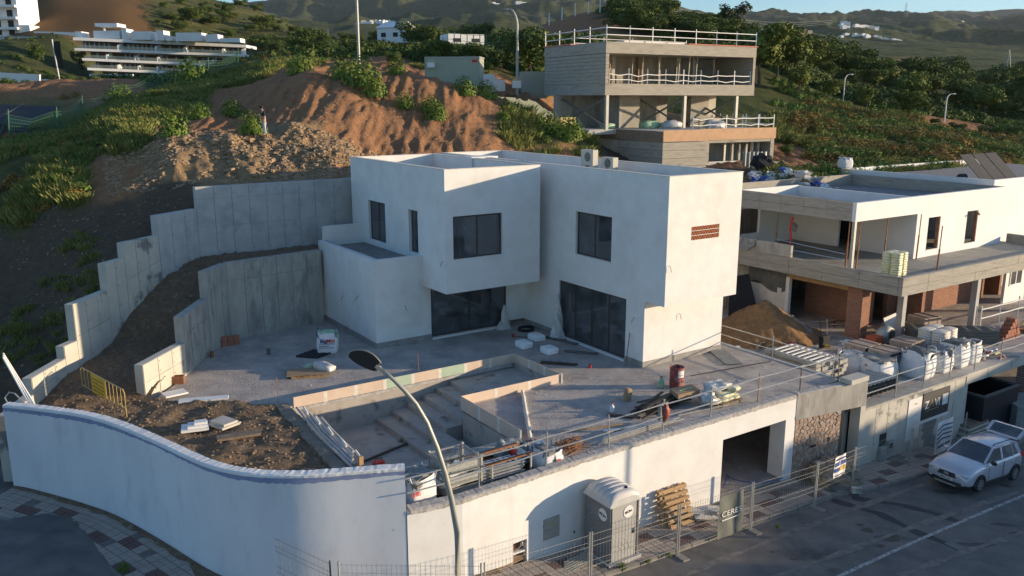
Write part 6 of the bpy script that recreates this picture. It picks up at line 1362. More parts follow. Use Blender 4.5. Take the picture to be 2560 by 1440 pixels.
# ground cover scattered on the terrain: geometry-nodes instances of one real clump
def clump_mesh(name, m, n, r_, h, seed, blades=True, size=.05):
    rn_ = np.random.RandomState(seed)
    if not blades:
        p = rn_.normal(size=(n, 3)); p /= np.linalg.norm(p, axis=1)[:, None]; p *= (rn_.rand(n, 1) ** .5) * np.array([r_, r_, h]); p[:, 2] = np.abs(p[:, 2]); return leaf_mesh(name, p, size, m, seed)
    a = rn_.rand(n) * 6.28; rr = r_ * rn_.rand(n) ** .7; bx, by = rr * np.cos(a), rr * np.sin(a); hh = h * rn_.uniform(.5, 1.1, n); ln = rn_.normal(size=(n, 2)) * .3 * h + np.c_[bx, by] * .5
    w_ = size * .35; pa = rn_.rand(n) * 6.28; dx, dy = np.cos(pa) * w_, np.sin(pa) * w_; z = np.zeros(n)
    v = np.stack([np.c_[bx - dx, by - dy, z - .1], np.c_[bx + dx, by + dy, z - .1], np.c_[bx + ln[:, 0] * .5 + dx * .7, by + ln[:, 1] * .5 + dy * .7, hh * .6], np.c_[bx + ln[:, 0], by + ln[:, 1], hh]], 1).reshape(-1, 3)
    me = bpy.data.meshes.new(name); me.vertices.add(4 * n); me.vertices.foreach_set('co', v.ravel()); me.loops.add(4 * n); me.loops.foreach_set('vertex_index', np.arange(4 * n)); me.polygons.add(n)
    me.polygons.foreach_set('loop_start', np.arange(n) * 4); me.polygons.foreach_set('loop_total', np.full(n, 4)); me.update(); me.materials.append(m); return me
def scatter(name, label, cat, proto_me, pts, scl, loc0, smin=1.):
    """one object: points carrying an instance of a clump that itself stands in the scene"""
    src = bpy.data.objects.new(name, proto_me); link(src); src.location = loc0; src['kind'] = 'stuff'; src['label'] = label; src['category'] = cat
    me = bpy.data.meshes.new(name + '_points'); me.vertices.add(len(pts)); me.vertices.foreach_set('co', np.asarray(pts, float).ravel())
    at = me.attributes.new('size', 'FLOAT', 'POINT'); at.data.foreach_set('value', np.asarray(scl, float))
    ar = me.attributes.new('spin', 'FLOAT', 'POINT'); ar.data.foreach_set('value', np.random.rand(len(pts)) * 6.28)
    o = bpy.data.objects.new(name, me); link(o); o['kind'] = 'stuff'; o['label'] = label; o['category'] = cat
    g = bpy.data.node_groups.new(name, 'GeometryNodeTree'); g.interface.new_socket('Geometry', in_out='INPUT', socket_type='NodeSocketGeometry'); g.interface.new_socket('Geometry', in_out='OUTPUT', socket_type='NodeSocketGeometry')
    i_ = g.nodes.new('NodeGroupInput'); o_ = g.nodes.new('NodeGroupOutput'); ip = g.nodes.new('GeometryNodeInstanceOnPoints'); oi = g.nodes.new('GeometryNodeObjectInfo'); oi.inputs['Object'].default_value = src; oi.inputs['As Instance'].default_value = True
    na = g.nodes.new('GeometryNodeInputNamedAttribute'); na.data_type = 'FLOAT'; na.inputs['Name'].default_value = 'size'; nb_ = g.nodes.new('GeometryNodeInputNamedAttribute'); nb_.data_type = 'FLOAT'; nb_.inputs['Name'].default_value = 'spin'
    cx_ = g.nodes.new('ShaderNodeCombineXYZ'); L = g.links.new
    L(i_.outputs[0], ip.inputs['Points']); L(oi.outputs['Geometry'], ip.inputs['Instance']); L(na.outputs['Attribute'], ip.inputs['Scale']); L(nb_.outputs['Attribute'], cx_.inputs[2]); L(cx_.outputs[0], ip.inputs['Rotation']); L(ip.outputs[0], o_.inputs[0])
    md = o.modifiers.new('scatter', 'NODES'); md.node_group = g; return o
def cover(n, xr, Yr, want, seed, thr=.45, patch=.5, pscale=.12, gamma=1.):
    """random points on the terrain where the ground kind matches; xr in tan(azimuth) pixels"""
    rs = np.random.RandomState(seed); px = rs.uniform(xr[0], xr[1], n); Y = np.exp(math.log(Yr[0]) + (math.log(Yr[1]) - math.log(Yr[0])) * rs.rand(n) ** gamma); X = (px - 1280) / 2040 * Y
    kw = kind_w(X / Y, np.log(Y)); s_ = sum(kw[:, kinds.index(k)] for k in want); f = fbm(X * pscale + seed, Y * pscale, 3)
    ok = (s_ > thr) & (f > patch - .5) & ~inpoly(X, Y, SITE) & ~inpoly(X, Y, UPAD); X, Y = X[ok], Y[ok]; return np.c_[X, Y, ground_z(X, Y) - .03], rs
gme = clump_mesh('grass_clump', M['grass'], 70, .32, .42, 1); wme = clump_mesh('weed_clump', M['weed'], 150, .42, .55, 2, False, .055); dme = clump_mesh('dry_scrub_clump', M['dry'], 170, .6, .55, 3, False, .07); sme = clump_mesh('scrub_clump', M['scrub'], 220, .9, .8, 4, False, .12)
l0 = (-29, 55, gz(-29, 55))
p, rs = cover(15000, (-250, 1500), (44, 92), 'g', 1, .38, .36, .25); scatter('grass', 'mixed green grass covering the left ridge and mounds', 'grass', gme, p, rs.uniform(.7, 1.5, len(p)), l0)
p, rs = cover(9000, (1900, 2700), (64, 130), 'gy', 5, .4, .35, .2); scatter('grass', 'grass on the right slope', 'grass', gme, p, rs.uniform(.9, 2.0, len(p)), (30, 72, gz(30, 72)))
p, rs = cover(5200, (-250, 1500), (46, 92), 'g', 2, .42, .52, .3); scatter('weeds', 'bushy green weeds on the mounds', 'weeds', wme, p, rs.uniform(.5, 1.5, len(p)), (-26, 58, gz(-26, 58)))
p, rs = cover(3000, (1900, 2700), (64, 135), 'gyb', 6, .4, .44, .14); scatter('weeds', 'green shrubs on the right slope', 'weeds', wme, p, rs.uniform(.9, 2.4, len(p)), (33, 76, gz(33, 76)))
p, rs = cover(5200, (1950, 2700), (76, 116), 'yg', 7, .25, .52, .2); scatter('dry_scrub', 'orange brown dry scrub on the right slope', 'scrub', dme, p, rs.uniform(.8, 1.9, len(p)), (34, 90, gz(34, 90)))
p, rs = cover(2000, (-250, 900), (46, 110), 'gy', 8, .3, .55, .3); scatter('dry_scrub', 'yellowish scrub along the left ridge', 'scrub', dme, p, rs.uniform(.4, 1.1, len(p)), (-31, 60, gz(-31, 60)))
p, rs = cover(1500, (-250, 760), (110, 430), 'gb', 19, .4, .6, .05); scatter('scrubland', 'scattered scrub on the left hills', 'scrub', sme, p, rs.uniform(.5, 1.4, len(p)), (-29, 110, gz(-29, 110)))
p, rs = cover(3000, (760, 1500), (95, 430), 'gbvy', 9, .4, .47, .05); scatter('scrubland', 'dark scrub below the mountain', 'scrub', sme, p, rs.uniform(.8, 2.0, len(p)), (0, 120, gz(0, 120)))
p, rs = cover(7000, (1500, 2750), (125, 430), 'gbvy', 29, .4, .47, .05); scatter('scrubland', 'dark scrub covering the hills', 'scrub', sme, p, rs.uniform(.8, 2.3, len(p)), (60, 140, gz(60, 140)))
p, rs = cover(900, (-250, 700), (36, 50), 'k', 10, .4, .62, .3); scatter('grass', 'sparse weeds on the shaded left slope', 'grass', gme, p, rs.uniform(.4, .9, len(p)), (-24, 42, gz(-24, 42)))
# named weed bushes on the red mound
def bush(px, py, Y, s, label, grp=None):
    q = PY(px, py, Y); t = bpy.data.objects.new('weed_bush', wb_me); link(t); t.location = (q[0], q[1], gz(q[0], q[1]) - .1); t.scale = (s, s, s * 1.1); t.rotation_euler = (0, 0, random.uniform(0, 6)); t['label'] = label; t['category'] = 'bush'
wb_me = clump_mesh('weed_bush', M['weed'], 900, .8, 1.0, 12, False, .06)
for px, py, Y, s, lb in ((905, 225, 67, 2.2, 'tall green weed bush on the crest between the two mounds'), (935, 250, 66, 1.5, 'weed bush just below the crest bush'), (860, 185, 69, 2.0, 'green bush on top of the left mound'), (1010, 265, 65.5, 1.2, 'weed bush high on the red slope, leftmost of three'), (1075, 265, 65.5, 1.3, 'middle weed bush of the red slope'), (1090, 292, 64.5, 1.3, 'dark weed bush low in the centre of the red slope'), (1160, 232, 70, 1.5, 'weed bush in front of the cream container'), (1215, 245, 71, 1.5, 'weed bush by the white sheet'), (1258, 300, 67, 1.0, 'round weed bush alone on the right part of the slope'), (1420, 350, 67, 1.8, 'weed bush at the foot of the slope behind the roof'), (1370, 340, 67.5, 1.6, 'green bush on the right edge of the red slope'), (435, 358, 53.5, 1.6, 'grass bush behind the left rubble heap'), (630, 335, 54.5, 1.4, 'bush beside the standing person'), (500, 290, 62, 1.2, 'small bush on the path behind the rubble'), (580, 275, 64, 1.3, 'second bush on the path behind the rubble'), (990, 190, 71, 1.3, 'weeds on the crest of the right mound'), (750, 180, 72, 1.8, 'bush on the dark path left of the mound'), (300, 262, 76, 2.0, 'dark shrub under the fallen fence'), (480, 215, 84, 2.6, 'shrub left of the fence corner')): bush(px, py, Y, s, lb)
# rocks on the rubble heaps: stones scattered, countless
def rock_mesh(seed): mb = MB().blob((0, 0, 0), (.10, .075, .05), seed, 6, .9, .8); return mesh_of('rubble', mb, M['rubble'])
for k, (n, xr, Yr, w_, sz, lab) in enumerate(((24000, (290, 1450), (47.5, 57), 'rd', (.03, .17), 'broken brown stones of the rubble heaps'), (1600, (290, 900), (49, 54.5), 'r', (.08, .26), 'large loose stones on the rubble heap'), (5000, (700, 1450), (55, 70), 'd', (.03, .12), 'small stones on the red mound'), (3000, (-150, 480), (36, 50), 'k', (.02, .10), 'stones on the shaded slope'))):
    p, rs = cover(n, xr, Yr, w_, 20 + k, .3, .3, .5); scatter('rubble', lab, 'rubble', rock_mesh(k), p, 10 * sz[0] + 10 * (sz[1] - sz[0]) * rs.rand(len(p)) ** 2.5, (p[0][0], p[0][1], p[0][2]))
# gravel on garden soil
def soil_pts(n, poly, zf_, seed, ba=False):
    rs = np.random.RandomState(seed); xs = [q[0] for q in poly]; ys = [q[1] for q in poly]; X = rs.uniform(min(xs), max(xs), n); Y = rs.uniform(min(ys), max(ys), n); ok = inpoly(X, Y, poly); X, Y = X[ok], Y[ok]; Z = zf_(X, Y)
    if ba: return np.array([W(x, y, z) for x, y, z in zip(X, Y, Z)]), rs
    return np.c_[X, Y, Z], rs
p, rs = soil_pts(16000, gp, lambda X, Y: zgarden(X, Y) + fbm(X * 1.1 + 7, Y * 1.1, 3) * .14 + fbm(X * 4 + 7, Y * 4, 2) * .049, 3)
scatter('gravel', 'small stones strewn over the garden soil', 'gravel', mesh_of('gravel', MB().blob((0, 0, 0), (.05, .04, .03), 9, 6, .9, .8), mat('gravel_stone', (.26, .19, .125), (.15, .11, .07), 3, 1)), p, .25 + 1.3 * rs.rand(len(p)) ** 4, tuple(p[0]))
# ================================================================ TERRACE THINGS
def solo_h(name, mb, m, label, cat, b, a, z, group=None, smooth=False): return solo(name, mb, m, label, cat, W(b, a, z), YW, group, smooth, (b, a, z))
# scaffold-tube railing along the street wall
rl = hthing('guard_rail', 'long galvanised two bar guard rail along the street edge of the terrace', 'guard rail', 20, 21.0, 0)
rpts = [(10.3, 20.75, 0), (12.76, 20.85, 0), (15.46, 20.98, 0), (18.23, 21.0, 0), (20.87, 21.05, 0), (23.4, 21.05, 0), (26.2, 21.1, 0), (28.8, 21.05, 0), (31.2, 20.9, 0)]
for i, p in enumerate(rpts):
    if i == 0: continue
    ln = random.uniform(-.05, .05); part('post', MB().tube([(p[0], p[1], -.25), (p[0] + ln, p[1], 1.25)], .03, 6), M['galv' if i < 6 else 'wood' if i < 7 else 'wood_old'], rl)
for lv in (.62, 1.1):
    for p, q in zip(rpts, rpts[1:]): part('rail', MB().tube([(p[0] - .15, p[1] - .05, lv + random.uniform(-.04, .04)), ((p[0] + q[0]) / 2, p[1] - .05, lv - .03), (q[0] + .15, q[1] - .05, lv + random.uniform(-.03, .03))], .026, 6), M['galv'], rl)
r2 = hthing('guard_rail', 'short two bar guard rail along the right edge of the terrace', 'guard rail', 31.2, 26, 0)
railing(r2, [(31.2, 21.2, 0), (31.25, 31.0, 0)], 1.05, (.55, 1.0), 3.3, 'galv', .028, .05)
r3 = hthing('guard_rail', 'long two bar guard rail along the street edge of the next plot', 'guard rail', 42, 20.5, LZ)
railing(r3, [(32.7, 20.45, LZ), (42, 20.5, LZ), (60, 20.55, LZ)], 1.15, (.6, 1.08), 2.55, 'galv', .03, .05)
r4 = hthing('guard_rail', 'two bar guard rail between the concrete columns of the unfinished villa', 'guard rail', 54, 24.9, LZ)
railing(r4, [(50.4, 24.6, LZ), (57.2, 24.6, LZ)], 1.2, (.55, 1.1), 2.4, 'white_paint', .04, .04)
# stub wall right of the villa
solo_h('stub_wall', MB().box(30.6, 31.15, 27.9, 31.2, 0, 1.95), M['conc_light'], 'pale concrete stub wall at the right corner of the villa', 'wall', 31.1, 29, 0)
# divider kerb
dk = hthing('kerb_strip', 'pale raised mortar strip crossing the terrace diagonally beside the pool', 'mortar strip', 17.4, 25.4, 0)
rough_beam(dk, 'strip', (18.9, 27.35), (16.25, 23.0), .13, -.05, .13, M['white_filler'], 9, 26, .02)
# oil drum
dr = hthing('oil_drum', 'rusty dark red open drum with a torn white label on the terrace', 'drum', 24.8, 24.3, 0)
part('shell', MB().lathe([(.30, 0), (.30, .28), (.315, .30), (.30, .32), (.30, .58), (.315, .60), (.30, .62), (.30, .9), (.315, .92), (.285, .92), (.28, .1), (.01, .1)], 24, (24.8, 24.3, 0)), M['darkred'], dr, smooth=False)
part('label_patch', MB().add([(24.8 + .305 * math.cos(a), 24.3 + .305 * math.sin(a), z) for z in (.5, .8) for a in np.linspace(-2.2, -1.1, 6)], [(i, i + 1, i + 7, i + 6) for i in range(5)]), M['paper'], dr)
cnr = hthing('canister', 'green and white jerry can with a red cap standing left of the red drum', 'canister', 24.2, 24.6, 0)
part('body', MB().lathe([(.11, 0), (.13, .04), (.13, .32), (.06, .42), (.05, .46)], 10, (24.2, 24.6, 0)), M['green_pl'], cnr); part('cap', MB().lathe([(.045, 0), (.045, .05)], 8, (24.2, 24.6, .46)), M['red'], cnr)
cpb = hthing('paper_bag', 'open brown kraft paper bag standing upright on the terrace', 'bag', 21.95, 24.2, 0)
part('sack', MB().blob((21.95, 24.2, .26), (.17, .13, .3), 4, 10, .3, .6), M['kraft'], cpb)
bk2 = hthing('bottle_group', 'small dirty white bottle on a splash of white dust', 'bottle', 20.6, 23.6, 0); part('body', MB().lathe([(.09, 0), (.1, .05), (.09, .22), (.03, .3), (.03, .34)], 10, (20.6, 23.6, 0)), M['white_plastic'], bk2); part('cap', MB().lathe([(.035, 0), (.035, .05)], 8, (20.6, 23.6, .34)), M['red'], bk2)
# pile of dark battens
pd = hthing('batten_pile', 'messy pile of dark stained wooden battens near the street edge', 'batten pile', 23, 22.9, 0)
rn = random.Random(5)
for i in range(46):
    b0, a0 = 22.6 + rn.uniform(-.5, .6), 22.8 + rn.uniform(-.35, .45); an = rn.gauss(.25, .16); L = rn.uniform(.7, 1.25); z = .04 + (i // 7) * .055
    part('batten', MB().beam((b0 - L * math.cos(an), a0 - L * math.sin(an), z + rn.uniform(-.02, .03)), (b0 + L * math.cos(an), a0 + L * math.sin(an), z + rn.uniform(-.02, .08)), .11, .035), M['black_bar'], pd)
cb = hthing('cardboard_box', 'flattened brown cardboard box lying on the dark battens', 'cardboard box', 23.6, 22.8, .4); part('carton', MB().hexa([(23.0, 22.4, .40), (24.1, 22.3, .40), (24.3, 22.95, .42), (23.2, 23.1, .42), (23.0, 22.4, .58), (24.1, 22.3, .60), (24.3, 22.95, .62), (23.2, 23.1, .60)]), M['kraft'], cb); part('tape', MB().box(23.3, 24.0, 22.62, 22.68, .615, .625), M['green_pl'], cb)
yb2 = hthing('sack_pallet', 'pallet of yellow sacks wrapped in torn film by the street edge', 'sack pallet', 25.2, 22.0, 0)
part('pallet', MB().box(24.6, 25.8, 21.5, 22.5, .0, .12), M['wood_old'], yb2)
for i in range(9): part('sack', MB().blob((24.9 + (i % 3) * .32, 21.85 + (i // 3 % 2) * .35, .2 + (i // 4) * .16), (.3, .24, .11), i, 10, .2, .6), M['yellowfilm'], yb2, smooth=True)
part('film', MB().blob((24.9, 22.2, .5), (.62, .4, .3), 31, 14, .7, .8), M['film'], yb2, smooth=True); part('film', MB().blob((24.3, 21.9, .25), (.45, .35, .3), 32, 14, .8, .8), M['film'], yb2, smooth=True)
# foam blocks
for i, (b0, a0, lb) in enumerate(((22.74, 32.8, 'left'), (23.2, 31.3, 'front'), (24.0, 33.5, 'rear'))):
    t = hthing('foam_block', 'white foam block with rounded edges, %s one of the three by the glass door' % lb, 'foam block', b0, a0, 0); m_ = MB().blob((b0, a0, .16), (.33, .42, .17), 40 + i, 16, .05, .35); part('block', m_, M['foam'], t, smooth=False)
for i, (p, q, w_, lb) in enumerate((((21.9, 30.2), (23.0, 29.0), .16, 'dark batten bundle lying left of the glass door'), ((23.9, 31.0), (24.9, 29.8), .12, 'grey blue plastic profile lying beside the foam blocks'), ((24.6, 33.5), (25.1, 31.6), .07, 'long grey tube lying at the foot of the glass door'))): solo_h('batten_bundle', MB().beam((*p, .05), (*q, .06), w_, .08).beam((p[0] + .1, p[1] + .1, .05), (q[0] + .15, q[1] + .02, .05), w_ * .6, .06), M['black_bar' if i == 0 else 'asphalt'], lb, 'batten', p[0], p[1], 0)
# hoses
hz = MB()
for k in range(4): hz.tube([(24.6 + .45 * math.cos(t) + .05 * k, 35.3 + .4 * math.sin(t) + .06 * k, .03 + .02 * k) for t in np.linspace(0, 6.28, 24)], .022, 5)
hz.tube([(24.2 + t * .5, 34.3 + .3 * math.sin(t * 3), .03) for t in np.linspace(-2, 1.4, 30)], .018, 5)
solo_h('hose_coil', hz, M['black'], 'coil of black hose on the terrace between the two cubes', 'hose', 24.6, 35.3, 0)
# plastic sheets wrapped round posts
for b0, a0, h, lb, mm in ((23.85, 36.25, 1.3, 'torn translucent film bunched at the right jamb of the left glass door', 'film'), (25.15, 33.2, 2.3, 'tall strip of wrinkled film taped to the left end of the wide glass door', 'film')):
    mb = MB().grid(lambda u_, v_: (b0 + (.08 + .32 * (1 - v_) ** 1.5) * math.cos(u_ * 6.28) * (1 + .3 * math.sin(17 * u_ + 9 * v_)), a0 + (.05 + .25 * (1 - v_) ** 1.5) * math.sin(u_ * 6.28) * (1 + .3 * math.cos(13 * u_ + 11 * v_)), h * v_), 22, 14)
    t = hthing('plastic_film', lb, 'plastic film', b0, a0, 0); part('film', mb, M[mm], t)
solo_h('leaning_pole', MB().tube([(24.85, 27.6, .02), (25.3, 27.9, 1.5)], .022, 5), M['rust'], 'thin rusty pole leaning against the villa corner', 'pole', 24.85, 27.6, 0)
for i, (b0, a0, lb) in enumerate(((23.3, 34.6, 'red pipe end sticking up near the hose coil'), (25.0, 32.4, 'red pipe end by the wide glass door'), (23.4, 28.4, 'orange pipe ring on the terrace right of the pool'))): solo_h('pipe_stub', MB().lathe([(.07, 0), (.07, .16), (.055, .16), (.05, .02)], 10, (b0, a0, 0)), M['red'], lb, 'pipe', b0, a0, 0)
for i, (px, py, lb) in enumerate(((530, 893, 'orange pipe end at the foot of the inner retaining wall'), (672, 886, 'grey pipe end in the middle of the left terrace'))):
    q = P(px, py, 0); solo('pipe_stub', MB().lathe([(.1, 0), (.1, .28), (.08, .28), (.07, .02)], 10), M['rust' if i == 0 else 'grey_steel'], lb, 'pipe', q)
# big bag with lettering
def big_bag(label, x, y, z, w_, h, rz=0., fill='soil', group=None, seed=0, bulge=.1, slump=0., mm='white_plastic', name='bulk_bag'):
    t = thing(name, label, 'bulk bag', (x, y, z), rz, group); rn = random.Random(seed); off = rn.random() * 20; n = 32; rows_ = 9; mb = MB()
    for j in range(rows_ + 1):
        v_ = j / rows_; k = 1 + bulge * math.sin(math.pi * min(1, v_ * 1.1)) - .05 * v_
        for i in range(n):
            a = 2 * math.pi * i / n; c_, s_ = math.cos(a), math.sin(a); e = .42; cx2 = math.copysign(abs(c_) ** e, c_); sy2 = math.copysign(abs(s_) ** e, s_)
            wr = 1 + .05 * mnoise.noise(Vector((c_ * 2.2 + off, s_ * 2.2, v_ * 4))) + .025 * math.sin(a * 9 + v_ * 3 + off) * v_
            dz = .07 * mnoise.noise(Vector((c_ * 2, s_ * 2, off))) * v_ * h * 2
            mb.v.append((cx2 * w_ / 2 * k * wr + slump * v_ * .2, sy2 * w_ / 2 * k * wr, h * v_ + (dz if j == rows_ else 0)))
    for j in range(rows_):
        for i in range(n): a = j * n + i; b_ = j * n + (i + 1) % n; mb.f.append((a, b_, b_ + n, a + n))
    mb.f.append(tuple(range(n))[::-1]); part('sack', mb, M[mm], t, smooth=True)
    fm = MB().blob((slump * .2, 0, h * .84), (w_ * .46, w_ * .46, h * .2), seed + 3, 16, .6, .55)
    part('contents', fm, M[fill], t)
    lo = MB()
    for sx in (-1, 1):
        for sy_ in (-1, 1): lo.tube([(sx * w_ * .46, sy_ * w_ * .3, h * .7), (sx * w_ * .5, sy_ * w_ * .42, h * 1.12), (sx * w_ * .36, sy_ * w_ * .46, h * .75)], .018, 4)
    part('lifting_loop', lo, M['navy' if seed % 2 else 'white_paint'], t); return t
q = P(815, 886, 0); bm_ = big_bag('white bulk bag printed BigMat in blue and red beside the villa wall', q[0], q[1] + .45, 0, .95, 1.0, R(8), 'green_pl', None, 1)
lettering('letters', 'Big', .26, M['navy'], bm_, (-.16, -.545, .68), (1, 0, .03), (0, -.05, 1), True); lettering('letters', 'Mat', .26, M['redink'], bm_, (.2, -.545, .69), (1, 0, .06), (0, -.05, 1), True)
part('print_line', MB().box(-.36, .4, -.552, -.546, .53, .555), M['navy'], bm_); part('print_line', MB().box(-.36, .12, -.552, -.546, .42, .45).box(-.36, .36, -.552, -.546, .34, .36), M['navy'], bm_)
tb2 = hthing('tube_bundle', 'bundle of short black plastic tubes lying in front of the printed bag', 'tube bundle', 13.2, 37.0, 0)
q = P(772, 893, 0)
for i in range(7): part('tube', MB().tube([W(0, 0) and (BA(q[0] - .6 + .09 * i, q[1] + .16 * i)[0], BA(q[0] - .6 + .09 * i, q[1] + .16 * i)[1], .06), (BA(q[0] + .5 + .09 * i, q[1] - .25 + .14 * i)[0], BA(q[0] + .5 + .09 * i, q[1] - .25 + .14 * i)[1], .07)], .055, 6), M['black'], tb2)
q = P(768, 944, 0); pt = thing('pallet', 'wooden pallet carrying a beige board and a bundle in clear film', 'pallet', (q[0], q[1] + .35, 0), R(12))
for k in range(3): part('runner', MB().box(-.75, .75, -.45 + k * .42, -.36 + k * .42, 0, .1), M['wood'], pt)
for k in range(6): part('slat', MB().box(-.76 + k * .27, -.62 + k * .27, -.47, .48, .1, .125), M['wood'], pt)
part('board', MB().box(-.95, .8, -.5, .55, .14, .17), M['kraft'], pt)
fb = thing('plastic_film', 'bundle of wool wrapped in clear film lying across the pallet', 'plastic film', (q[0] + .55, q[1] + .75, .15), R(-30)); part('wrap', MB().blob((0, 0, .12), (.62, .25, .2), 6, 16, .35, .7), M['film'], fb, smooth=True)
gs = thing('garden_glove', 'crumpled green plastic sack behind the pallet', 'sack', (q[0] - .1, q[1] + 1.15, 0)); part('sack', MB().blob((0, 0, .12), (.35, .22, .14), 8, 12, .6, .7), M['green_pl'], gs)
# loose bits
for i, (px, py, w_, d_, lb) in enumerate(((510, 1000, .95, .4, 'long pale foam board lying at the terrace edge'), (437, 985, .45, .62, 'small pale board lying beside the end of the inner wall'),)):
    q = P(px, py, .1); t = thing('foam_board', lb, 'board', q, R(15 if i == 0 else 40)); part('board', MB().box(-w_, w_, -d_ / 2, d_ / 2, 0, .07), M['white_paint'], t)
for i, (px, py, w_, d_, n_, mm, rz, lb) in enumerate(((488, 1071, .48, .36, 3, 'white_paint', 20, 'two white slabs stacked on the garden soil'), (557, 1060, .55, .42, 2, 'conc_light', -35, 'grey slab resting on a pale one in the garden'), (597, 1091, .75, .22, 1, 'wood_old', 24, 'long grey plank lying on the garden soil'))):
    q = P(px, py, .15); t = thing('slab_stack', lb, 'slab', q, R(rz))
    for k in range(n_): s_ = 1 - .28 * k; part('slab', MB().box(-w_ * s_ + .1 * k, w_ * s_ + .1 * k, -d_ * s_, d_ * s_, .09 * k, .09 * k + .085), M[mm], t)
q = P(447, 958, 0); kb2 = thing('block', 'small brown hollow block by the end of the inner retaining wall', 'block', q, R(10)); part('shell', MB().box(-.24, .24, -.15, -.1, 0, .34).box(-.24, .24, .1, .15, 0, .34).box(-.24, -.18, -.1, .1, 0, .34).box(.18, .24, -.1, .1, 0, .34), M['rust'], kb2)
q = P(577, 862, 0); bs = thing('brick_stack', 'little stack of red hollow bricks against the inner retaining wall', 'brick stack', q, R(30))
for i in range(12): part('brick', MB().box(-.45 + (i % 3) * .3, -.18 + (i % 3) * .3, -.13 + (i // 6) * .02, .0 + (i // 6) * .02, .0 + (i // 3) * .12, .11 + (i // 3) * .12), M['brick'], bs)
# barrier
A_b, B_b = P(206, 965, .42), P(317, 1040, .1); L_b = math.dist(A_b[:2], B_b[:2]); br = thing('site_barrier', 'yellow crowd barrier with a yellow notice plate standing on the garden soil', 'barrier', A_b, math.atan2(B_b[1] - A_b[1], B_b[0] - A_b[0]))
k = L_b
f = lambda x, z: (x * k, 0, z - .3 * x)
part('frame', MB().tube([f(0, -.05), f(0, .75), f(.03, .84), f(.97, 1.02), f(1, .9), f(1, -.1)], .022, 6).tube([f(0, .05), f(1, .25)], .02, 6), M['yellow_bar'], br)
for i in range(1, 12): x = i / 12; part('bar', MB().tube([f(x, .05 + .2 * x), f(x, .84 + .18 * x)], .011, 5), M['yellow_bar'], br)
part('plate', MB().hexa([(.26 * k, -.02, .06 - .08), (.58 * k, -.02, .16 - .17), (.58 * k, -.03, .16 - .17), (.26 * k, -.03, .06 - .08), (.26 * k, -.02, .82), (.58 * k, -.02, .86 - .1), (.58 * k, -.03, .86 - .1), (.26 * k, -.03, .82)]), M['yellow'], br)
tx = MB(); rn = random.Random(2)
for r in range(4):
    x = .30
    while x < .54: w_ = rn.uniform(.01, .03); tx.box(x * k, (x + w_) * k, -.036, -.031, .66 - r * .16 - .2 * x, .70 - r * .16 - .2 * x); x += w_ + .012
part('print', tx, M['ink'], br)
# white poles and loop at the wall corner
q = P(60, 1022, .6); wpz = thing('pole_bundle', 'three long white plastic poles leaning over the corner of the outer wall', 'pole', q)
for i in range(3): part('pole', MB().tube([(.1 + .1 * i, .2, .1), (-1.1 - .25 * i + .2 * i, .9 + .1 * i, 1.75 + .05 * i)], .035, 5), M['white_paint'], wpz)
lq = P(45, 1022, .9); lo_ = thing('tube_loop', 'bent galvanised tube loop hooked on the white wall corner', 'tube', lq); part('loop', MB().tube([(-.35, .1, 0), (-.55, .2, .35), (-.4, .25, .55), (-.2, .25, .5), (.35, .1, 0)], .03, 6), M['galv'], lo_)
# ---- strip behind the street wall
z0 = -.6
bg1 = big_bag('open bulk bag of rubble tucked behind the end of the tall curved wall', *W(11.05, 21.85)[:2], z0, .98, 1.15, YW + .1, 'cloth_grey', None, 2, .06)
lettering('letters', 'UPS', .2, M['redink'], bg1, (-.35, -.53, .75), (1, 0, 0), (0, 0, 1), True)
bk3 = hthing('metal_crate', 'tall galvanised mesh sided stillage crate behind the lamp post', 'metal crate', 12.5, 22.0, z0)
cb0, cb1, ca0, ca1, cz0, cz1 = 11.95, 13.2, 21.45, 22.65, z0 + .1, z0 + 1.35
for x, y in ((cb0, ca0), (cb1, ca0), (cb0, ca1), (cb1, ca1)): part('corner_post', MB().box(x - .04, x + .04, y - .04, y + .04, z0, cz1 + .08), M['galv_dull'], bk3)
for i in range(3):
    z = cz0 + .1 + i * .4; part('side_sheet', MB().box(cb0, cb1, ca0 - .015, ca0 + .015, z - .02, z + .3), M['galv_dull'], bk3); part('rib', MB().box(cb0 + .1, cb1 - .1, ca0 - .05, ca0 - .016, z + .05, z + .12), M['galv'], bk3)
    part('side_sheet', MB().box(cb0 - .015, cb0 + .015, ca0, ca1, z - .02, z + .3), M['galv_dull'], bk3); part('rib', MB().box(cb0 - .05, cb0 - .016, ca0 + .1, ca1 - .1, z + .05, z + .12), M['galv'], bk3)
ms = MB()
for i in range(18): t = i / 17; ms.tube([(lerp(cb0, cb1, t), ca1, cz0), (lerp(cb0, cb1, t), ca1, cz1)], .006, 3).tube([(cb1, lerp(ca0, ca1, t), cz0), (cb1, lerp(ca0, ca1, t), cz1)], .006, 3).tube([(cb0, ca1, lerp(cz0, cz1, t)), (cb1, ca1, lerp(cz0, cz1, t))], .006, 3).tube([(cb1, ca0, lerp(cz0, cz1, t)), (cb1, ca1, lerp(cz0, cz1, t))], .006, 3)
part('mesh', ms, M['galv'], bk3); part('rim', MB().beam((cb0, ca0, cz1), (cb1, ca0, cz1), .06, .06).beam((cb0, ca1, cz1), (cb1, ca1, cz1), .05, .05).beam((cb0, ca0, cz1), (cb0, ca1, cz1), .05, .05).beam((cb1, ca0, cz1), (cb1, ca1, cz1), .05, .05), M['galv'], bk3); part('liner', MB().blob((12.4, 21.9, z0 + .7), (.5, .4, .35), 3, 12, .7, .7), M['white_paint'], bk3)
rk = hthing('tube_rack', 'steel rack full of galvanised scaffold tubes with red top bars', 'tube rack', 14.3, 21.7, z0)
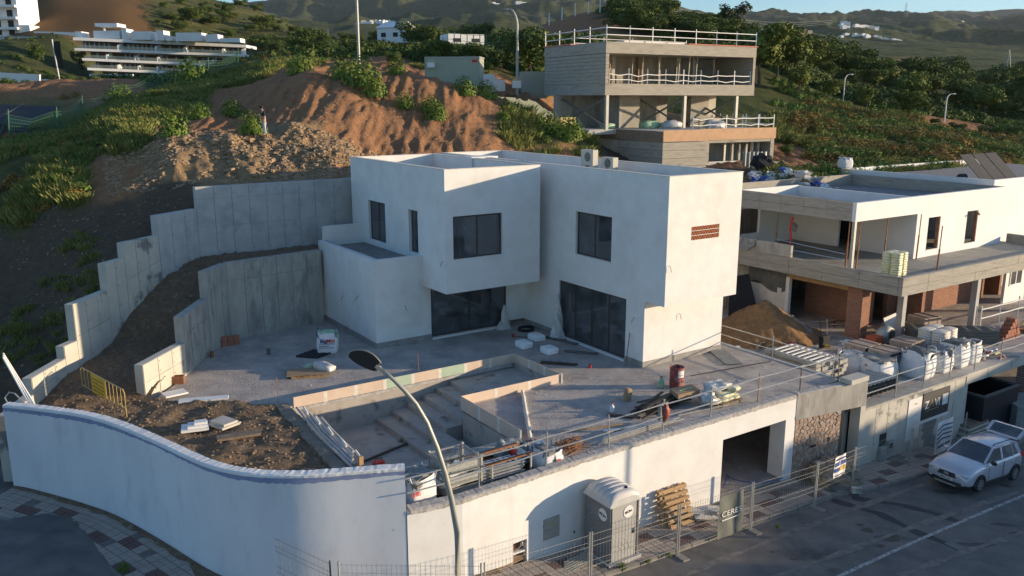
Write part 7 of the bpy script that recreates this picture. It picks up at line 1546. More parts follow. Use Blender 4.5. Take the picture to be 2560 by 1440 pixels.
for x in (13.55, 15.1):
    for y in (21.35, 22.2): part('upright', MB().box(x - .03, x + .03, y - .03, y + .03, z0, z0 + 1.0), M['galv_dull'], rk)
for y in (21.35, 22.2): part('top_bar', MB().beam((13.3, y, z0 + 1.03), (15.2, y, z0 + 1.05), .06, .07), M['rust'], rk); part('base_bar', MB().beam((13.5, y, z0 + .08), (15.2, y, z0 + .08), .05, .08), M['galv_dull'], rk)
rn = random.Random(4)
for r in range(6):
    for c_ in range(6): y = 21.45 + c_ * .13; z = z0 + .2 + r * .115; part('tube', MB().tube([(13.15 + rn.uniform(-.1, .1), y, z), (14.9 + rn.uniform(-.15, .15), y, z + rn.uniform(-.02, .02))], .038, 7), M['galv'], rk)
cl = hthing('cloth_heap', 'grey cloth thrown over a heap behind the tube rack', 'cloth', 14.8, 22.7, z0); part('cloth', MB().blob((14.8, 22.6, z0 + .45), (.42, .35, .55), 21, 16, .6, .9), M['cloth_grey'], cl, smooth=True)
wh = hthing('waste_heap', 'heap of film, foil and red scraps behind the printed bag', 'waste heap', 15.8, 22.6, z0 + .3)
for i in range(26): part('scrap', MB().blob((15.7 + rn.uniform(-.7, .7), 22.5 + rn.uniform(-.35, .4), z0 + .35 + rn.uniform(0, .45)), (rn.uniform(.08, .24), rn.uniform(.06, .18), rn.uniform(.04, .14)), 60 + i, 7, 1., .8), M[rn.choice(['film', 'galv_dull', 'cloth_grey', 'white_plastic', 'red', 'film'])], wh)
bg2 = big_bag('bulk bag with a black and red square logo behind the guard rail', *W(15.95, 21.55)[:2], -.45, .85, .78, YW, 'cloth_grey', None, 5, .08)
part('logo', MB().box(-.06, .0, -.475, -.468, .2, .55).box(.0, .12, -.475, -.468, .2, .27), M['ink'], bg2); part('logo', MB().box(.05, .22, -.475, -.468, .44, .52).box(.14, .22, -.475, -.468, .3, .44), M['redink'], bg2)
lettering('letters', 'LMT', .1, M['redink'], bg2, (.1, -.475, .12), (1, 0, 0), (0, 0, 1))
br_ = hthing('branch_pile', 'pile of thin reddish brown rods beside the printed bag', 'rod pile', 16.9, 21.6, -.1); mb = MB()
for i in range(90): a = rn.uniform(-.5, .9); c_ = (16.8 + rn.uniform(-.3, .5), 21.55 + rn.uniform(-.25, .4), rn.uniform(.02, .3)); mb.tube([(c_[0] - .35 * math.cos(a), c_[1] - .35 * math.sin(a), c_[2]), (c_[0] + .4 * math.cos(a), c_[1] + .4 * math.sin(a), c_[2] + rn.uniform(-.05, .1))], .011, 3)
part('rods', mb, M['rust'], br_)
mt = hthing('tube_bundle', 'long bundle of galvanised tubes lying along the street edge of the terrace', 'tube bundle', 19.5, 21.5, 0)
for i in range(9): part('tube', MB().tube([(18.2 + rn.uniform(-.2, .2) + (i % 3) * .3, 21.35 + (i % 3) * .09, .04 + (i // 3) * .07), (21.6 + rn.uniform(-.6, .8), 21.4 + (i % 3) * .1, .05 + (i // 3) * .07)], .03, 6), M['galv'], mt)
for i, (p, q, lb, mm, w_) in enumerate((((17.6, 23.0), (20.0, 22.3), 'thin pale lath lying on the terrace left of the battens', 'wood', .06), ((19.0, 22.2), (20.3, 21.75), 'white plank leaning by the tube bundle', 'white_paint', .14), ((20.2, 23.4), (21.0, 22.4), 'dark folded frame on the terrace', 'black_bar', .2), ((26.3, 24.9), (30.9, 24.3), 'long straight dark hose across the right part of the terrace', 'black', .03), ((29.2, 25.0), (30.2, 27.0), 'grey mat lying at the right side of the terrace', 'cloth_grey', .8), ((22.4, 21.8), (25.0, 21.5), 'pair of pale profiles by the street edge', 'galv', .1))):
    solo_h('plank', MB().beam((*p, .05), (*q, .06), w_, .035), M[mm], lb, 'plank', p[0], p[1], 0)
jk = hthing('jacket', 'dark red work jacket hanging on the guard rail', 'jacket', 20.87, 21.0, .5); part('body', MB().blob((20.95, 21.0, .72), (.16, .12, .34), 8, 12, .5, .8), M['darkred'], jk, smooth=True); part('sleeve', MB().blob((20.7, 21.05, .75), (.1, .09, .28), 9, 10, .4), M['cloth_grey'], jk, smooth=True)
# pool edge pipes
pp2 = hthing('pipe_bundle', 'long grey and white pipes lying along the left edge of the pool', 'pipe bundle', 10.1, 27, .2)
for i in range(5): part('pipe', MB().tube([(10.3 + .1 * i, 30.6 - .4 * i, .16), (10.0 + .13 * i, 27.5, .14 + .02 * i), (9.9 + .14 * i, 24.2 + .3 * i, .15)], .045, 6), M['galv' if i % 2 else 'conc'], pp2)
for i in range(5): part('white_segment', MB().tube([(10.45, 30.2 - i * 1.25, .26), (10.35, 29.5 - i * 1.25, .25)], .04, 6), M['paper'], pp2)
tm2 = hthing('pool_tools', 'long dark plank lying on the pool floor', 'plank', 13, 27.2, zf); part('plank', MB().beam((11.6, 27.6, zf + .06), (14.2, 28.3, zf + .08), .1, .05), M['black_bar'], tm2)
rp_ = hthing('red_pump', 'small red pump box at the front corner of the pool', 'pump', 10.6, 23.7, .1); part('case', MB().box(10.45, 10.8, 23.6, 23.85, .05, .38), M['red'], rp_); part('handle', MB().tube([(10.5, 23.72, .38), (10.5, 23.72, .48), (10.75, 23.72, .48), (10.75, 23.72, .38)], .015, 4), M['black'], rp_)
solo_h('stake', MB().box(9.9, 10.05, 23.6, 23.7, -.2, .75), M['wood'], 'short upright timber stake at the corner of the pool edge', 'stake', 9.95, 23.65, 0)
for i, (b0, a0, lb) in enumerate(((10.0, 31.9, 'thin rusty rod standing at the rear left corner of the pool'), (16.2, 31.5, 'thin rusty rod standing behind the middle of the pool wall'))): solo_h('rod', MB().tube([(b0, a0, -.1), (b0 - .03, a0, 1.15)], .013, 4), M['rust'], lb, 'rod', b0, a0, 0)
# person on the hill
def person(x, y, z, rz, label):
    t = thing('person', label, 'person', (x, y, z), rz)
    J = {'pel': (0, 0, .95), 'spn': (0, .02, 1.2), 'che': (0, -.02, 1.4), 'nek': (0, -.06, 1.53), 'hd': (0, -.12, 1.66), 'ls': (-.2, -.02, 1.43), 'rs': (.2, -.02, 1.43), 'le': (-.27, .0, 1.15), 're': (.27, .0, 1.15), 'lh': (-.12, -.26, 1.13), 'rh': (.12, -.26, 1.13),
         'lk': (-.1, -.02, .5), 'rk': (.12, .0, .5), 'la': (-.1, .03, .09), 'ra': (.13, .04, .09), 'lt': (-.11, -.14, .04), 'rt': (.15, -.12, .04)}
    def skin(name, joints, edges, rad, m, root):
        me = bpy.data.meshes.new(name); ks = list(joints); me.from_pydata([J[k_] for k_ in ks], [(ks.index(a), ks.index(b)) for a, b in edges], []); o = bpy.data.objects.new(name, me); link(o, t)
        sk = o.modifiers.new('skin', 'SKIN'); o.modifiers.new('sub', 'SUBSURF').levels = 1
        for k_, v_ in zip(ks, me.skin_vertices[0].data): v_.radius = (rad[k_],) * 2 if not hasattr(rad[k_], '__len__') else rad[k_]; v_.use_root = (k_ == root)
        me.materials.append(m)
        dg = bpy.context.evaluated_depsgraph_get(); n2 = bpy.data.meshes.new_from_object(o.evaluated_get(dg)); o.modifiers.clear(); o.data = n2; n2.polygons.foreach_set('use_smooth', [True] * len(n2.polygons)); return o
    rad = dict(pel=(.15, .12), spn=(.14, .11), che=(.17, .12), nek=.055, hd=(.09, .11), ls=.075, rs=.075, le=.05, re=.05, lh=.035, rh=.035, lk=.062, rk=.062, la=.042, ra=.042, lt=.035, rt=.035)
    skin('body', J, [('pel', 'spn'), ('spn', 'che'), ('che', 'nek'), ('nek', 'hd'), ('che', 'ls'), ('che', 'rs'), ('ls', 'le'), ('rs', 're'), ('le', 'lh'), ('re', 'rh'), ('pel', 'lk'), ('pel', 'rk'), ('lk', 'la'), ('rk', 'ra'), ('la', 'lt'), ('ra', 'rt')], rad, M['skin'], 'pel')
    r2_ = {k_: tuple(v + .012 for v in (rad[k_] if hasattr(rad[k_], '__len__') else (rad[k_],) * 2)) for k_ in rad}
    skin('jacket', ['pel', 'spn', 'che', 'nek', 'ls', 'rs', 'le', 're'], [('pel', 'spn'), ('spn', 'che'), ('che', 'nek'), ('che', 'ls'), ('che', 'rs'), ('ls', 'le'), ('rs', 're')], r2_, M['jacket'], 'spn')
    J['p2'] = (0, 0, .9); r2_['p2'] = (.155, .125); skin('trousers', ['p2', 'lk', 'rk', 'la', 'ra'], [('p2', 'lk'), ('p2', 'rk'), ('lk', 'la'), ('rk', 'ra')], r2_, M['jeans'], 'p2')
    part('hair', MB().blob((0, -.10, 1.74), (.105, .12, .095), 2, 12, .1), M['hair'], t, smooth=True); return t
q = PY(662, 338, 53.5); person(q[0], q[1], max(q[2], gz(q[0], q[1])), R(-60), 'person in a black jacket and pale jeans standing on the rubble heap looking down')

# ================================================================ NEXT PLOT THINGS
def heap(name, label, cat, c, r_, h, m, seed, gray=None):
    rn_ = np.random.RandomState(seed); n = 60; mb = MB()
    def f(u_, v_):
        x, y = (u_ * 2 - 1) * 1.3, (v_ * 2 - 1) * 1.3; d = math.hypot(x, y) * (1 + .18 * mnoise.noise(Vector((x * 1.5 + seed, y * 1.5, 0))))
        z = h * max(0, 1 - d) ** .92 + (.22 * mnoise.noise(Vector((x * 3.3, y * 3.3, seed + 5))) + .12 * mnoise.noise(Vector((x * 8, y * 8, seed))) + .05 * mnoise.noise(Vector((x * 18, y * 18, seed)))) * (d < 1.05) * min(1, h)
        return (x * r_[0], y * r_[1], z - .03)
    return solo(name, mb.grid(f, n, n), M[m], label, cat, c, YW, None, True)
heap('sand_heap', 'cone of orange gravelly sand in front of the unfinished villa', 'sand heap', W(38.6, 31.0, LZ), (3.1, 3.3), 2.05, 'sand', 3)
heap('sand_heap', 'grey mortar sand spilled down the right flank of the orange heap', 'sand heap', W(40.2, 30.4, LZ + .05), (.9, 1.9), 1.0, 'cloth_grey', 8)
heap('stone_heap', 'heap of beige cladding stones on the pavement beside the stone pillar', 'stone heap', (0, 0, -30), (.1, .1), .1, 'stone_grey', 8) if False else None
def lot(px, py): return BA(*P(px, py, LZ)[:2])
M['brick_beige'] = mat('beige_brick', (.44, .35, .28), (.34, .26, .20), 6)
M['orange'] = mat('orange_red_guard', (.55, .10, .035), None)
cs = hthing('beam_stack', 'stack of long precast concrete beams with white steel spacers on top', 'beam stack', 33.6, 25, LZ)
rn = random.Random(6)
for k in range(6):
    for j in range(5): e = rn.uniform(-.2, .2); part('beam', MB().box(32.6 + j * .42, 32.95 + j * .42, 22.9 + e, 25.9 + e, LZ + .02 + k * .22, LZ + .2 + k * .22), M['conc_old'], cs)
for k in range(8): part('spacer', MB().beam((32.7, 23.15 + k * .34, LZ + 1.37), (34.2, 23.25 + k * .34, LZ + 1.38), .1, .04), M['paper'], cs)
def brick_pallet(b, a, label, rz=0, m='brick', wrap=True):
    t = thing('brick_pallet', label, 'brick pallet', W(b, a, LZ), YW + rz); t.scale = (1.2, 1.2, 1.15); part('pallet', MB().box(-.6, .6, -.55, .55, 0, .12), M['wood'], t)
    for k in range(9):
        for j in range(4):
            for i in range(2): part('brick', MB().box(-.58 + j * .29, -.30 + j * .29, -.5 + i * .5, -.02 + i * .5, .13 + k * .1, .222 + k * .1), M['brick_beige'], t)
    part('film', MB().box(-.595, .595, -.53, .53, .4, 1.0), M['film'], t) if False else None
    for s_ in (-.3, .3): part('strap', MB().box(s_ - .012, s_ + .012, -.512, .502, .13, 1.045), M['rust'], t)
    tx = MB()
    for i in range(14): tx.box(-.55 + i * .08, -.50 + i * .08, -.515, -.508, .86, .98)
    for i in range(13): tx.box(.582, .589, -.5 + i * .075, -.455 + i * .075, .86, .98)
    part('print', tx, M['ink'], t); return t
brick_pallet(*lot(2152, 912), 'strapped pallet of bricks printed with black marks, left one behind the purple bag'); brick_pallet(*lot(2212, 928), 'strapped pallet of bricks nearest to the street rail'); brick_pallet(*lot(2262, 902), 'strapped pallet of bricks in front of the mixer', .1)
def sack_stack(b, a, z, n, w_, d_, label, m, rz=0.):
    t = thing('sack_stack', label, 'sack stack', W(b, a, z), YW + rz); part('pallet', MB().box(-w_, w_, -d_, d_, 0, .12), M['wood'], t)
    for k in range(n):
        for i in range(2):
            for j in range(2): part('sack', MB().blob(((i - .5) * w_, (j - .5) * d_, .22 + k * .135), (w_ * .52, d_ * .52, .085), k * 4 + i * 2 + j, 10, .12, .45), M[m], t, smooth=True)
    return t
sack_stack(*lot(2338, 888), LZ, 10, .85, .72, 'tall stack of cream cement sacks under torn film on the next plot', 'tarp', .1)
sack_stack(42.4, 25.6, 2.42, 10, .55, .5, 'stack of yellow sacks standing on the slab of the unfinished villa', 'yellowfilm', .1)
for i, (b, a, w_, h, rz, lb, fl_) in enumerate(((*lot(2152, 940), 1.2, 1.0, .2, 'crumpled white bulk bag next to the concrete beams', 'film'), (*lot(2218, 952), 1.5, 1.05, -.1, 'white bulk bag with a dark strap leaning beside the dark mesh stack', 'cloth_grey'), (*lot(2345, 955), 1.3, 1.25, .1, 'bulk bag full of blue green scraps, foremost by the rail', 'grey_steel'), (*lot(2388, 938), 1.05, 1.15, 0, 'half hidden bulk bag right of the scrap filled one', 'cloth_grey'), (*lot(2412, 920), 1.2, 1.2, .1, 'bulk bag with dark contents in the middle of the row by the rail', 'grey_steel'), (*lot(2456, 914), 1.0, 1.1, -.1, 'slim tall bulk bag at the right end of the row', 'cloth_grey'), (*lot(2312, 928), 1.1, 1.05, .3, 'bulk bag open wide in front of the cream sack stack', 'rooffloor'), (*lot(2142, 905), 1.1, .9, .5, 'crushed purple and white bag behind the beam stack', 'film'))):
    big_bag(lb, *W(b + .1, max(a + w_ * .45, 21.0 + w_ * .5))[:2], LZ, w_, h, YW + rz, fl_, None, i + 10, .12, rn.uniform(-.6, .6))
mxr = thing('cement_mixer', 'cement mixer with an orange guard and a grey drum facing the street', 'cement mixer', (*P(2208, 880, LZ)[:2], LZ), YW); mxr.scale = (1.15, 1.15, 1.1)
part('drum', MB().add(*(lambda g: ([(v[0] * 1.0, -v[2] * .8 + .1, .85 + v[1] + v[2] * .25) for v in g.v], g.f))(MB().lathe([(.2, -.35), (.42, -.2), (.48, .1), (.45, .25), (.28, .55), (.25, .52), (.3, .3)], 20))), M['galv_dull'], mxr, smooth=True)
part('mouth', MB().add([(.24 * math.cos(a), -.36, .98 + .24 * math.sin(a)) for a in np.linspace(0, 6.28, 16)[:-1]], [tuple(range(15))]), M['dark'], mxr)
part('guard', MB().box(-1.05, -.5, -.2, .3, .35, .95), M['orange'], mxr); part('frame', MB().beam((-.5, 0, .05), (-.1, 0, .7), .06, .06).beam((.5, 0, .05), (.1, 0, .7), .06, .06).beam((-.6, -.3, .05), (.6, -.3, .05), .06, .06), M['rust'], mxr); part('wheel', MB().add(*(lambda g: ([(v[2] + .5, v[1], v[0] + .2) for v in g.v], g.f))(MB().lathe([(.2, -.04), (.2, .04)], 14))), M['black'], mxr)
wbq = thing('wheelbarrow', 'navy wheelbarrow tipped upright against the villa opening', 'wheelbarrow', (*P(2062, 872, LZ)[:2], LZ), YW); part('tray', MB().hexa([(-.32, 0, .05), (.32, 0, .05), (.32, .15, .05), (-.32, .15, .05), (-.38, -.05, .75), (.38, -.05, .75), (.38, .2, .75), (-.38, .2, .75)]), M['jacket'], wbq); part('handle', MB().tube([(-.25, .1, .7), (-.3, .25, 1.6)], .018, 5).tube([(.25, .1, .7), (.3, .25, 1.6)], .018, 5), M['black'], wbq); part('wheel', MB().lathe([(.16, -.04), (.16, .04)], 14, (0, -.15, .2)), M['yellow'], wbq)
ml = hthing('mesh_stack', 'dark stack of corrugated mesh panels beside the end of the street wall', 'mesh stack', 34.2, 21.6, LZ)
for k in range(10): part('panel', MB().grid(lambda u_, v_: (32.7 + 3.4 * u_, 21.0 + 1.5 * v_, LZ + .05 + k * .06 + .03 * math.sin(u_ * 60 + k)), 60, 1), M['grey_steel' if k % 3 else 'galv_dull'], ml)
fw2 = hthing('formwork_stack', 'long dark stack of formwork panels with pale cross bars under the villa edge', 'formwork stack', 45, 24, LZ)
for k in range(5): part('panel', MB().hexa([(43.6, 24.9, LZ + .1 + k * .16), (47.2, 21.9, LZ + .1 + k * .16), (47.9, 22.7, LZ + .1 + k * .16), (44.3, 25.7, LZ + .1 + k * .16), (43.6, 24.9, LZ + .24 + k * .16), (47.2, 21.9, LZ + .24 + k * .16), (47.9, 22.7, LZ + .24 + k * .16), (44.3, 25.7, LZ + .24 + k * .16)]), M['grey_steel'], fw2)
for k in range(7): t_ = k / 7 + .06; part('cross_bar', MB().beam((lerp(43.6, 47.2, t_), lerp(24.9, 21.9, t_), LZ + .92), (lerp(44.3, 47.9, t_), lerp(25.7, 22.7, t_), LZ + .92), .08, .04), M['galv'], fw2)
hbk = hthing('hollow_brick_stack', 'stepped stack of red hollow bricks near the right border', 'brick stack', 49.5, 22.6, LZ)
for k in range(6):
    for j in range(6 - k): part('brick', MB().box(48.4 + k * .2 + j * .32, 48.68 + k * .2 + j * .32, 22.2, 22.7, LZ + k * .2, LZ + .19 + k * .2), M['brick'], hbk)
bdz = hthing('board', 'white boards leaning behind the front concrete column', 'board', 44.2, 26.4, LZ); part('sheet', MB().hexa([(43.7, 26.3, LZ), (44.9, 26.3, LZ), (44.9, 26.33, LZ), (43.7, 26.33, LZ), (43.7, 26.7, LZ + 1.1), (44.9, 26.7, LZ + 1.25), (44.9, 26.73, LZ + 1.25), (43.7, 26.73, LZ + 1.1)]), M['paper'], bdz)
rt = hthing('round_table_tool', 'site power tool trolley beside the front concrete column', 'trolley', 42.6, 26.0, LZ); part('body', MB().blob((42.6, 26.0, LZ + .55), (.2, .2, .5), 7, 10, .5), M['wood_old'], rt); part('case', MB().box(42.8, 43.2, 25.9, 26.2, LZ + .5, LZ + .85), M['jacket'], rt)
hg = hthing('work_clothes', 'dark work clothes hanging on a post beside the brick pillar', 'clothes', 43.3, 28.2, LZ); part('coat', MB().blob((43.3, 28.2, LZ + .95), (.25, .16, .6), 5, 12, .5), M['jacket'], hg, smooth=True); part('rag', MB().blob((43.1, 28.1, LZ + .7), (.08, .07, .3), 6, 10, .4), M['paper'], hg, smooth=True)
rdx = hthing('lifting_strap', 'red lifting straps and a winch hanging inside the open upper floor', 'strap', 45.0, 33.6, 2.5); part('strap', MB().tube([(43.4, 33.2, 4.9), (43.2, 33.2, 4.2), (43.35, 33.2, 3.6), (43.2, 33.2, 2.8)], .07, 6), M['redink'], rdx); part('winch', MB().blob((43.7, 33.3, 4.2), (.25, .2, .3), 3, 10, .5), M['cloth_grey'], rdx)
cgr = hthing('grey_cloth', 'grey cloth draped over the block parapet of the unfinished villa', 'cloth', 41.05, 35.5, 3.55); part('cloth', MB().grid(lambda u_, v_: (41.3 - .45 * v_ + (.08 * math.sin(u_ * 14)), 34.0 + 2.6 * u_, 3.62 - max(0, v_ - .45) * 1.4 * (.6 + .4 * math.sin(u_ * 5)) + .04 * math.sin(u_ * 21)), 30, 12), M['cloth_grey'], cgr)
tpp = hthing('dark_tarpaulin', 'dark blue tarpaulin leaning by the corrugated sheet fence behind the villa', 'tarpaulin', 40.5, 36.5, LZ); part('sheet', MB().hexa([(39.6, 34.6, LZ), (40.9, 33.2, LZ), (41.1, 33.4, LZ), (39.8, 34.8, LZ), (40.4, 35.3, LZ + 2.4), (41.3, 34.6, LZ + 2.6), (41.4, 34.7, LZ + 2.6), (40.5, 35.4, LZ + 2.4)]), M['jacket'], tpp)
cf = hthing('corrugated_fence', 'white corrugated sheet fence between the white villa and the unfinished villa', 'fence', 39, 37.5, LZ); part('sheet', MB().grid(lambda u_, v_: (36.2 + 5.4 * u_, 36.6 + .05 * math.sin(u_ * 110), LZ + 2.2 * v_), 220, 1), M['conc_light'], cf)
dbr = hthing('debris', 'broken boards and grey slabs on the strip right of the terrace edge', 'debris', 32.5, 29, LZ)
for i in range(12): b0, a0 = 32.1 + rn.uniform(0, 1.6), 27.6 + rn.uniform(0, 3.5); an = rn.uniform(0, 3); part('board', MB().beam((b0, a0, LZ + .05 + i * .03), (b0 + math.cos(an), a0 + math.sin(an), LZ + .08 + i * .03), .2, .04), M[rn.choice(['conc_light', 'wood', 'wood_old', 'white_paint'])], dbr)
# more clutter on the next plot
rn = random.Random(91)
brick_pallet(46.0, 25.6, 'strapped pallet of bricks under the villa slab edge', -.15)
for i, (b, a, lb) in enumerate(((35.2, 26.6, 'purple and blue plastic sacks thrown on the ground behind the printed brick pallets'), (40.4, 23.2, 'torn film and sacks between the brick pallets and the bulk bags'), (45.0, 21.5, 'scraps of film and yellow sacking by the rail right of the bulk bags'), (37.2, 27.2, 'scattered scraps in front of the brick pillar'))):
    t = hthing('scrap_heap', lb, 'scrap heap', b, a, LZ)
    for k in range(16): part('scrap', MB().blob((b + rn.gauss(0, .5), a + rn.gauss(0, .4), LZ + rn.uniform(.03, .3)), (rn.uniform(.1, .34), rn.uniform(.08, .24), rn.uniform(.05, .16)), 700 + 20 * i + k, 8, 1., .8), M[rn.choice(['film', 'white_plastic', 'navy', 'darkred', 'film', 'kraft', 'cloth_grey', 'yellowfilm' if i == 2 else 'film'])], t)
for i, (b, a, n_, lb) in enumerate(((36.8, 29.6, 9, 'pile of planks and broken bricks at the foot of the sand heap'), (46.5, 27.0, 8, 'planks lying under the slab of the unfinished villa'), (52, 22.5, 10, 'loose boards along the plot edge near the right border'), (43.5, 29.9, 7, 'timber pieces on the ground floor of the unfinished villa'))):
    t = hthing('plank_pile', lb, 'plank pile', b, a, LZ)
    for k in range(n_): an = rn.uniform(-.6, .9); L = rn.uniform(.5, 1.3); b0, a0 = b + rn.gauss(0, .5), a + rn.gauss(0, .4); part('plank', MB().beam((b0 - L * math.cos(an), a0 - L * math.sin(an), LZ + .04 + k * .025), (b0 + L * math.cos(an), a0 + L * math.sin(an), LZ + .07 + k * .03), rn.uniform(.08, .2), .03), M[rn.choice(['wood', 'wood_old', 'wood_old', 'rust', 'conc_light'])], t)
# timber and litter by the pool front
t = hthing('timber_pile', 'messy timber boards and rusty bars piled between the pool and the street wall', 'timber pile', 13, 22.5, -.55)
for k in range(26): an = rn.gauss(.03, .25); L = rn.uniform(.4, 1.2); b0, a0 = rn.uniform(10.8, 15.6), rn.uniform(21.9, 22.8); part('plank', MB().beam((b0 - L * math.cos(an), a0 - L * math.sin(an), -.52 + rn.uniform(0, .25)), (b0 + L * math.cos(an), a0 + L * math.sin(an), -.5 + rn.uniform(0, .35)), rn.uniform(.05, .16), .035), M[rn.choice(['wood', 'wood_old', 'rust', 'wood', 'galv_dull'])], t)
# small litter flecks on the terrace
fl_ = MB()
for k in range(420):
    b0, a0 = rn.uniform(16.5, 31), rn.uniform(21.4, 27.4)
    if rn.random() < .35: b0, a0 = rn.uniform(9, 25), rn.uniform(31.5, 36.3)
    s_ = rn.uniform(.01, .05) * (2 if rn.random() < .08 else 1); an = rn.uniform(0, 3.14); c_, d_ = math.cos(an) * s_, math.sin(an) * s_; fl_.hexa([W(b0 - c_, a0 - d_, .001), W(b0 + d_ * .5, a0 - c_ * .5, .001), W(b0 + c_, a0 + d_, .001), W(b0 - d_ * .5, a0 + c_ * .5, .001), W(b0 - c_, a0 - d_, .02), W(b0 + d_ * .5, a0 - c_ * .5, .02), W(b0 + c_, a0 + d_, .02), W(b0 - d_ * .5, a0 + c_ * .5, .02)])
o = struct('litter', fl_, M['coping'], kind='stuff')

# rubbish heap behind
rq = PY(1990, 425, 64); rz_ = gz(rq[0], rq[1]); rb = thing('rubbish_heap', 'long heap of torn white bags, film and boards on the slope behind the unfinished villa', 'rubbish heap', (rq[0], rq[1], rz_))
rn = random.Random(15)
for i in range(70):
    x = rn.gauss(0, 1.6); y = rn.gauss(0, .8); zz = gz(rq[0] + x, rq[1] + y) - rz_ + max(0, .9 - abs(x) * .3) * rn.random()
    part('scrap', MB().blob((x, y, zz + .1), (rn.uniform(.15, .6), rn.uniform(.1, .4), rn.uniform(.08, .3)), 300 + i, 8, 1.1, .8), M[rn.choice(['white_plastic', 'film', 'tarp', 'white_plastic', 'kraft', 'wood', 'blue_pl', 'film', 'cloth_grey'])], rb)
nvs = thing('dark_sheet', 'dark folded sheet beside the rubbish heap', 'sheet', PY(1905, 405, 67)); part('sheet', MB().blob((0, 0, 0), (.8, .5, .7), 4, 12, .6), M['jacket'], nvs)
big_bag('white bulk bag lying alone in the scrub right of the rubbish heap', *PY(2112, 420, 68), .9, .8, .3, 'film', None, 33)
wsb = PY(1880, 400, 69); sbk = thing('corrugated_fence', 'pale pleated sheet fence beside the cover sheet', 'fence', (wsb[0], wsb[1], gz(wsb[0], wsb[1]))); part('sheet', MB().grid(lambda u_, v_: (-.8 + 2.2 * u_, .5 * u_ + .08 * math.sin(u_ * 40), 1.4 * v_), 60, 1), M['galv_dull'], sbk)
# solar panels on the right house
for i in range(3):
    b0 = 61.6 + i * 1.75; solo_h('solar_panel', MB().hexa([(b0, 31.2, 6.35), (b0 + 1.6, 31.2, 6.35), (b0 + 1.6, 31.26, 6.35), (b0, 31.26, 6.35), (b0 + .0, 33.0, 8.1), (b0 + 1.6, 33.0, 8.1), (b0 + 1.6, 33.06, 8.1), (b0, 33.06, 8.1)]), M['galv_dull'] if 0 else M['asphalt_patch'], ('left', 'middle', 'right')[i] + ' solar panel of the three tilted on the white house roof', 'solar panel', b0, 31.2, 6.35)
part('tank', MB().tube([(60.9, 32.4, 6.5), (61.4, 32.4, 6.5)], .3, 14), M['black'], hthing('water_tank', 'round black tank end beside the solar panels', 'water tank', 61, 32.4, 6.3))

# ================================================================ STREET THINGS
def gnd(x, y): return zr(BA(x, y)[0])
# portable toilet
cbp, cap = 17.45, 19.85
zt0 = zr(cbp) + .0
pw = hthing('portable_toilet', 'grey portable toilet cabin with pale domed roof and round stickers on the pavement', 'portable toilet', cbp, cap, zt0)
hwid, hdep = .64, .66
part('base_skid', MB().box(cbp - hwid - .08, cbp + hwid + .08, cap - hdep - .1, cap + hdep + .08, zt0, zt0 + .12), M['potty_roof'], pw)
part('cabin', MB().box(cbp - hwid, cbp + hwid, cap - hdep, cap + hdep, zt0 + .12, zt0 + 2.2), M['potty'], pw)
dpn = part('door', MB().box(cbp - hwid + .06, cbp + hwid - .16, cap - hdep - .03, cap - hdep - .001, zt0 + .18, zt0 + 2.17), M['potty_door'], pw)
part('latch', MB().box(cbp + hwid - .3, cbp + hwid - .22, cap - hdep - .06, cap - hdep - .03, zt0 + 1.0, zt0 + 1.18), M['ink'], dpn)
part('hinge_strip', MB().box(cbp + hwid - .15, cbp + hwid - .08, cap - hdep - .025, cap - hdep - .001, zt0 + .15, zt0 + 2.17), M['ink'], pw)
for i in range(4):
    part('moulded_arc', MB().tube([(cbp - hwid + .1 + .0 * i + (.25 + .17 * i) * math.cos(t), cap - hdep - .034, zt0 + .35 + (.25 + .17 * i) * math.sin(t)) for t in np.linspace(.15, 1.35, 12)], .008, 4), M['potty_roof'], dpn)
    part('moulded_arc', MB().tube([(cbp - hwid - .004, cap + .1 + (.2 + .14 * i) * math.cos(t), zt0 + .9 + (.25 + .17 * i) * math.sin(t)) for t in np.linspace(-.6, 1.9, 14)], .006, 4), M['potty_door'], pw)
def dome(u_, v_):
    x = (u_ * 2 - 1) * (hwid + .06); y = (v_ * 2 - 1) * (hdep + .06); rr = 1 - abs(u_ * 2 - 1) ** 3.2; ry = 1 - abs(v_ * 2 - 1) ** 6
    h = .42 * rr ** .6 * ry ** .5 + .035 * (1 if (int(v_ * 24) % 4 in (1, 2)) else 0) * rr ** .5 * ry
    return (cbp + x, cap + y, zt0 + 2.2 + h)
part('roof', MB().grid(dome, 28, 48), M['potty_roof'], pw); part('roof_rim', MB().box(cbp - hwid - .05, cbp + hwid + .05, cap - hdep - .05, cap + hdep + .05, zt0 + 2.17, zt0 + 2.22), M['potty_roof'], pw)
part('vent_pipe', MB().tube([(cbp + .2, cap - .38, zt0 + 2.4), (cbp + .2, cap - .45, zt0 + 2.64)], .06, 10), M['black'], pw)
def disc(c, n, r_, m, T, nm='sticker'):
    n = Vector(n).normalized(); u_ = n.cross(Vector((0, 0, 1))).normalized(); w_ = n.cross(u_); c = Vector(c); part(nm, MB().add([tuple(c + u_ * r_ * math.cos(t) + w_ * r_ * math.sin(t)) for t in np.linspace(0, 6.283, 25)[:-1]], [tuple(range(24))]), M[m], T)
disc((cbp + .12, cap - hdep - .045, zt0 + 1.86), (0, -1, 0), .22, 'paper', pw); disc((cbp - hwid - .012, cap - .28, zt0 + 1.78), (-1, 0, 0), .22, 'paper', pw)
lettering('letters', 'MCloc', .12, M['ink'], pw, (cbp + .12, cap - hdep - .05, zt0 + 1.86), (1, 0, .15), (0, 0, 1), True); lettering('letters', 'MCloc', .13, M['navy'], pw, (cbp - hwid - .018, cap - .28, zt0 + 1.78), (0, -1, -.1), (0, 0, 1), True)
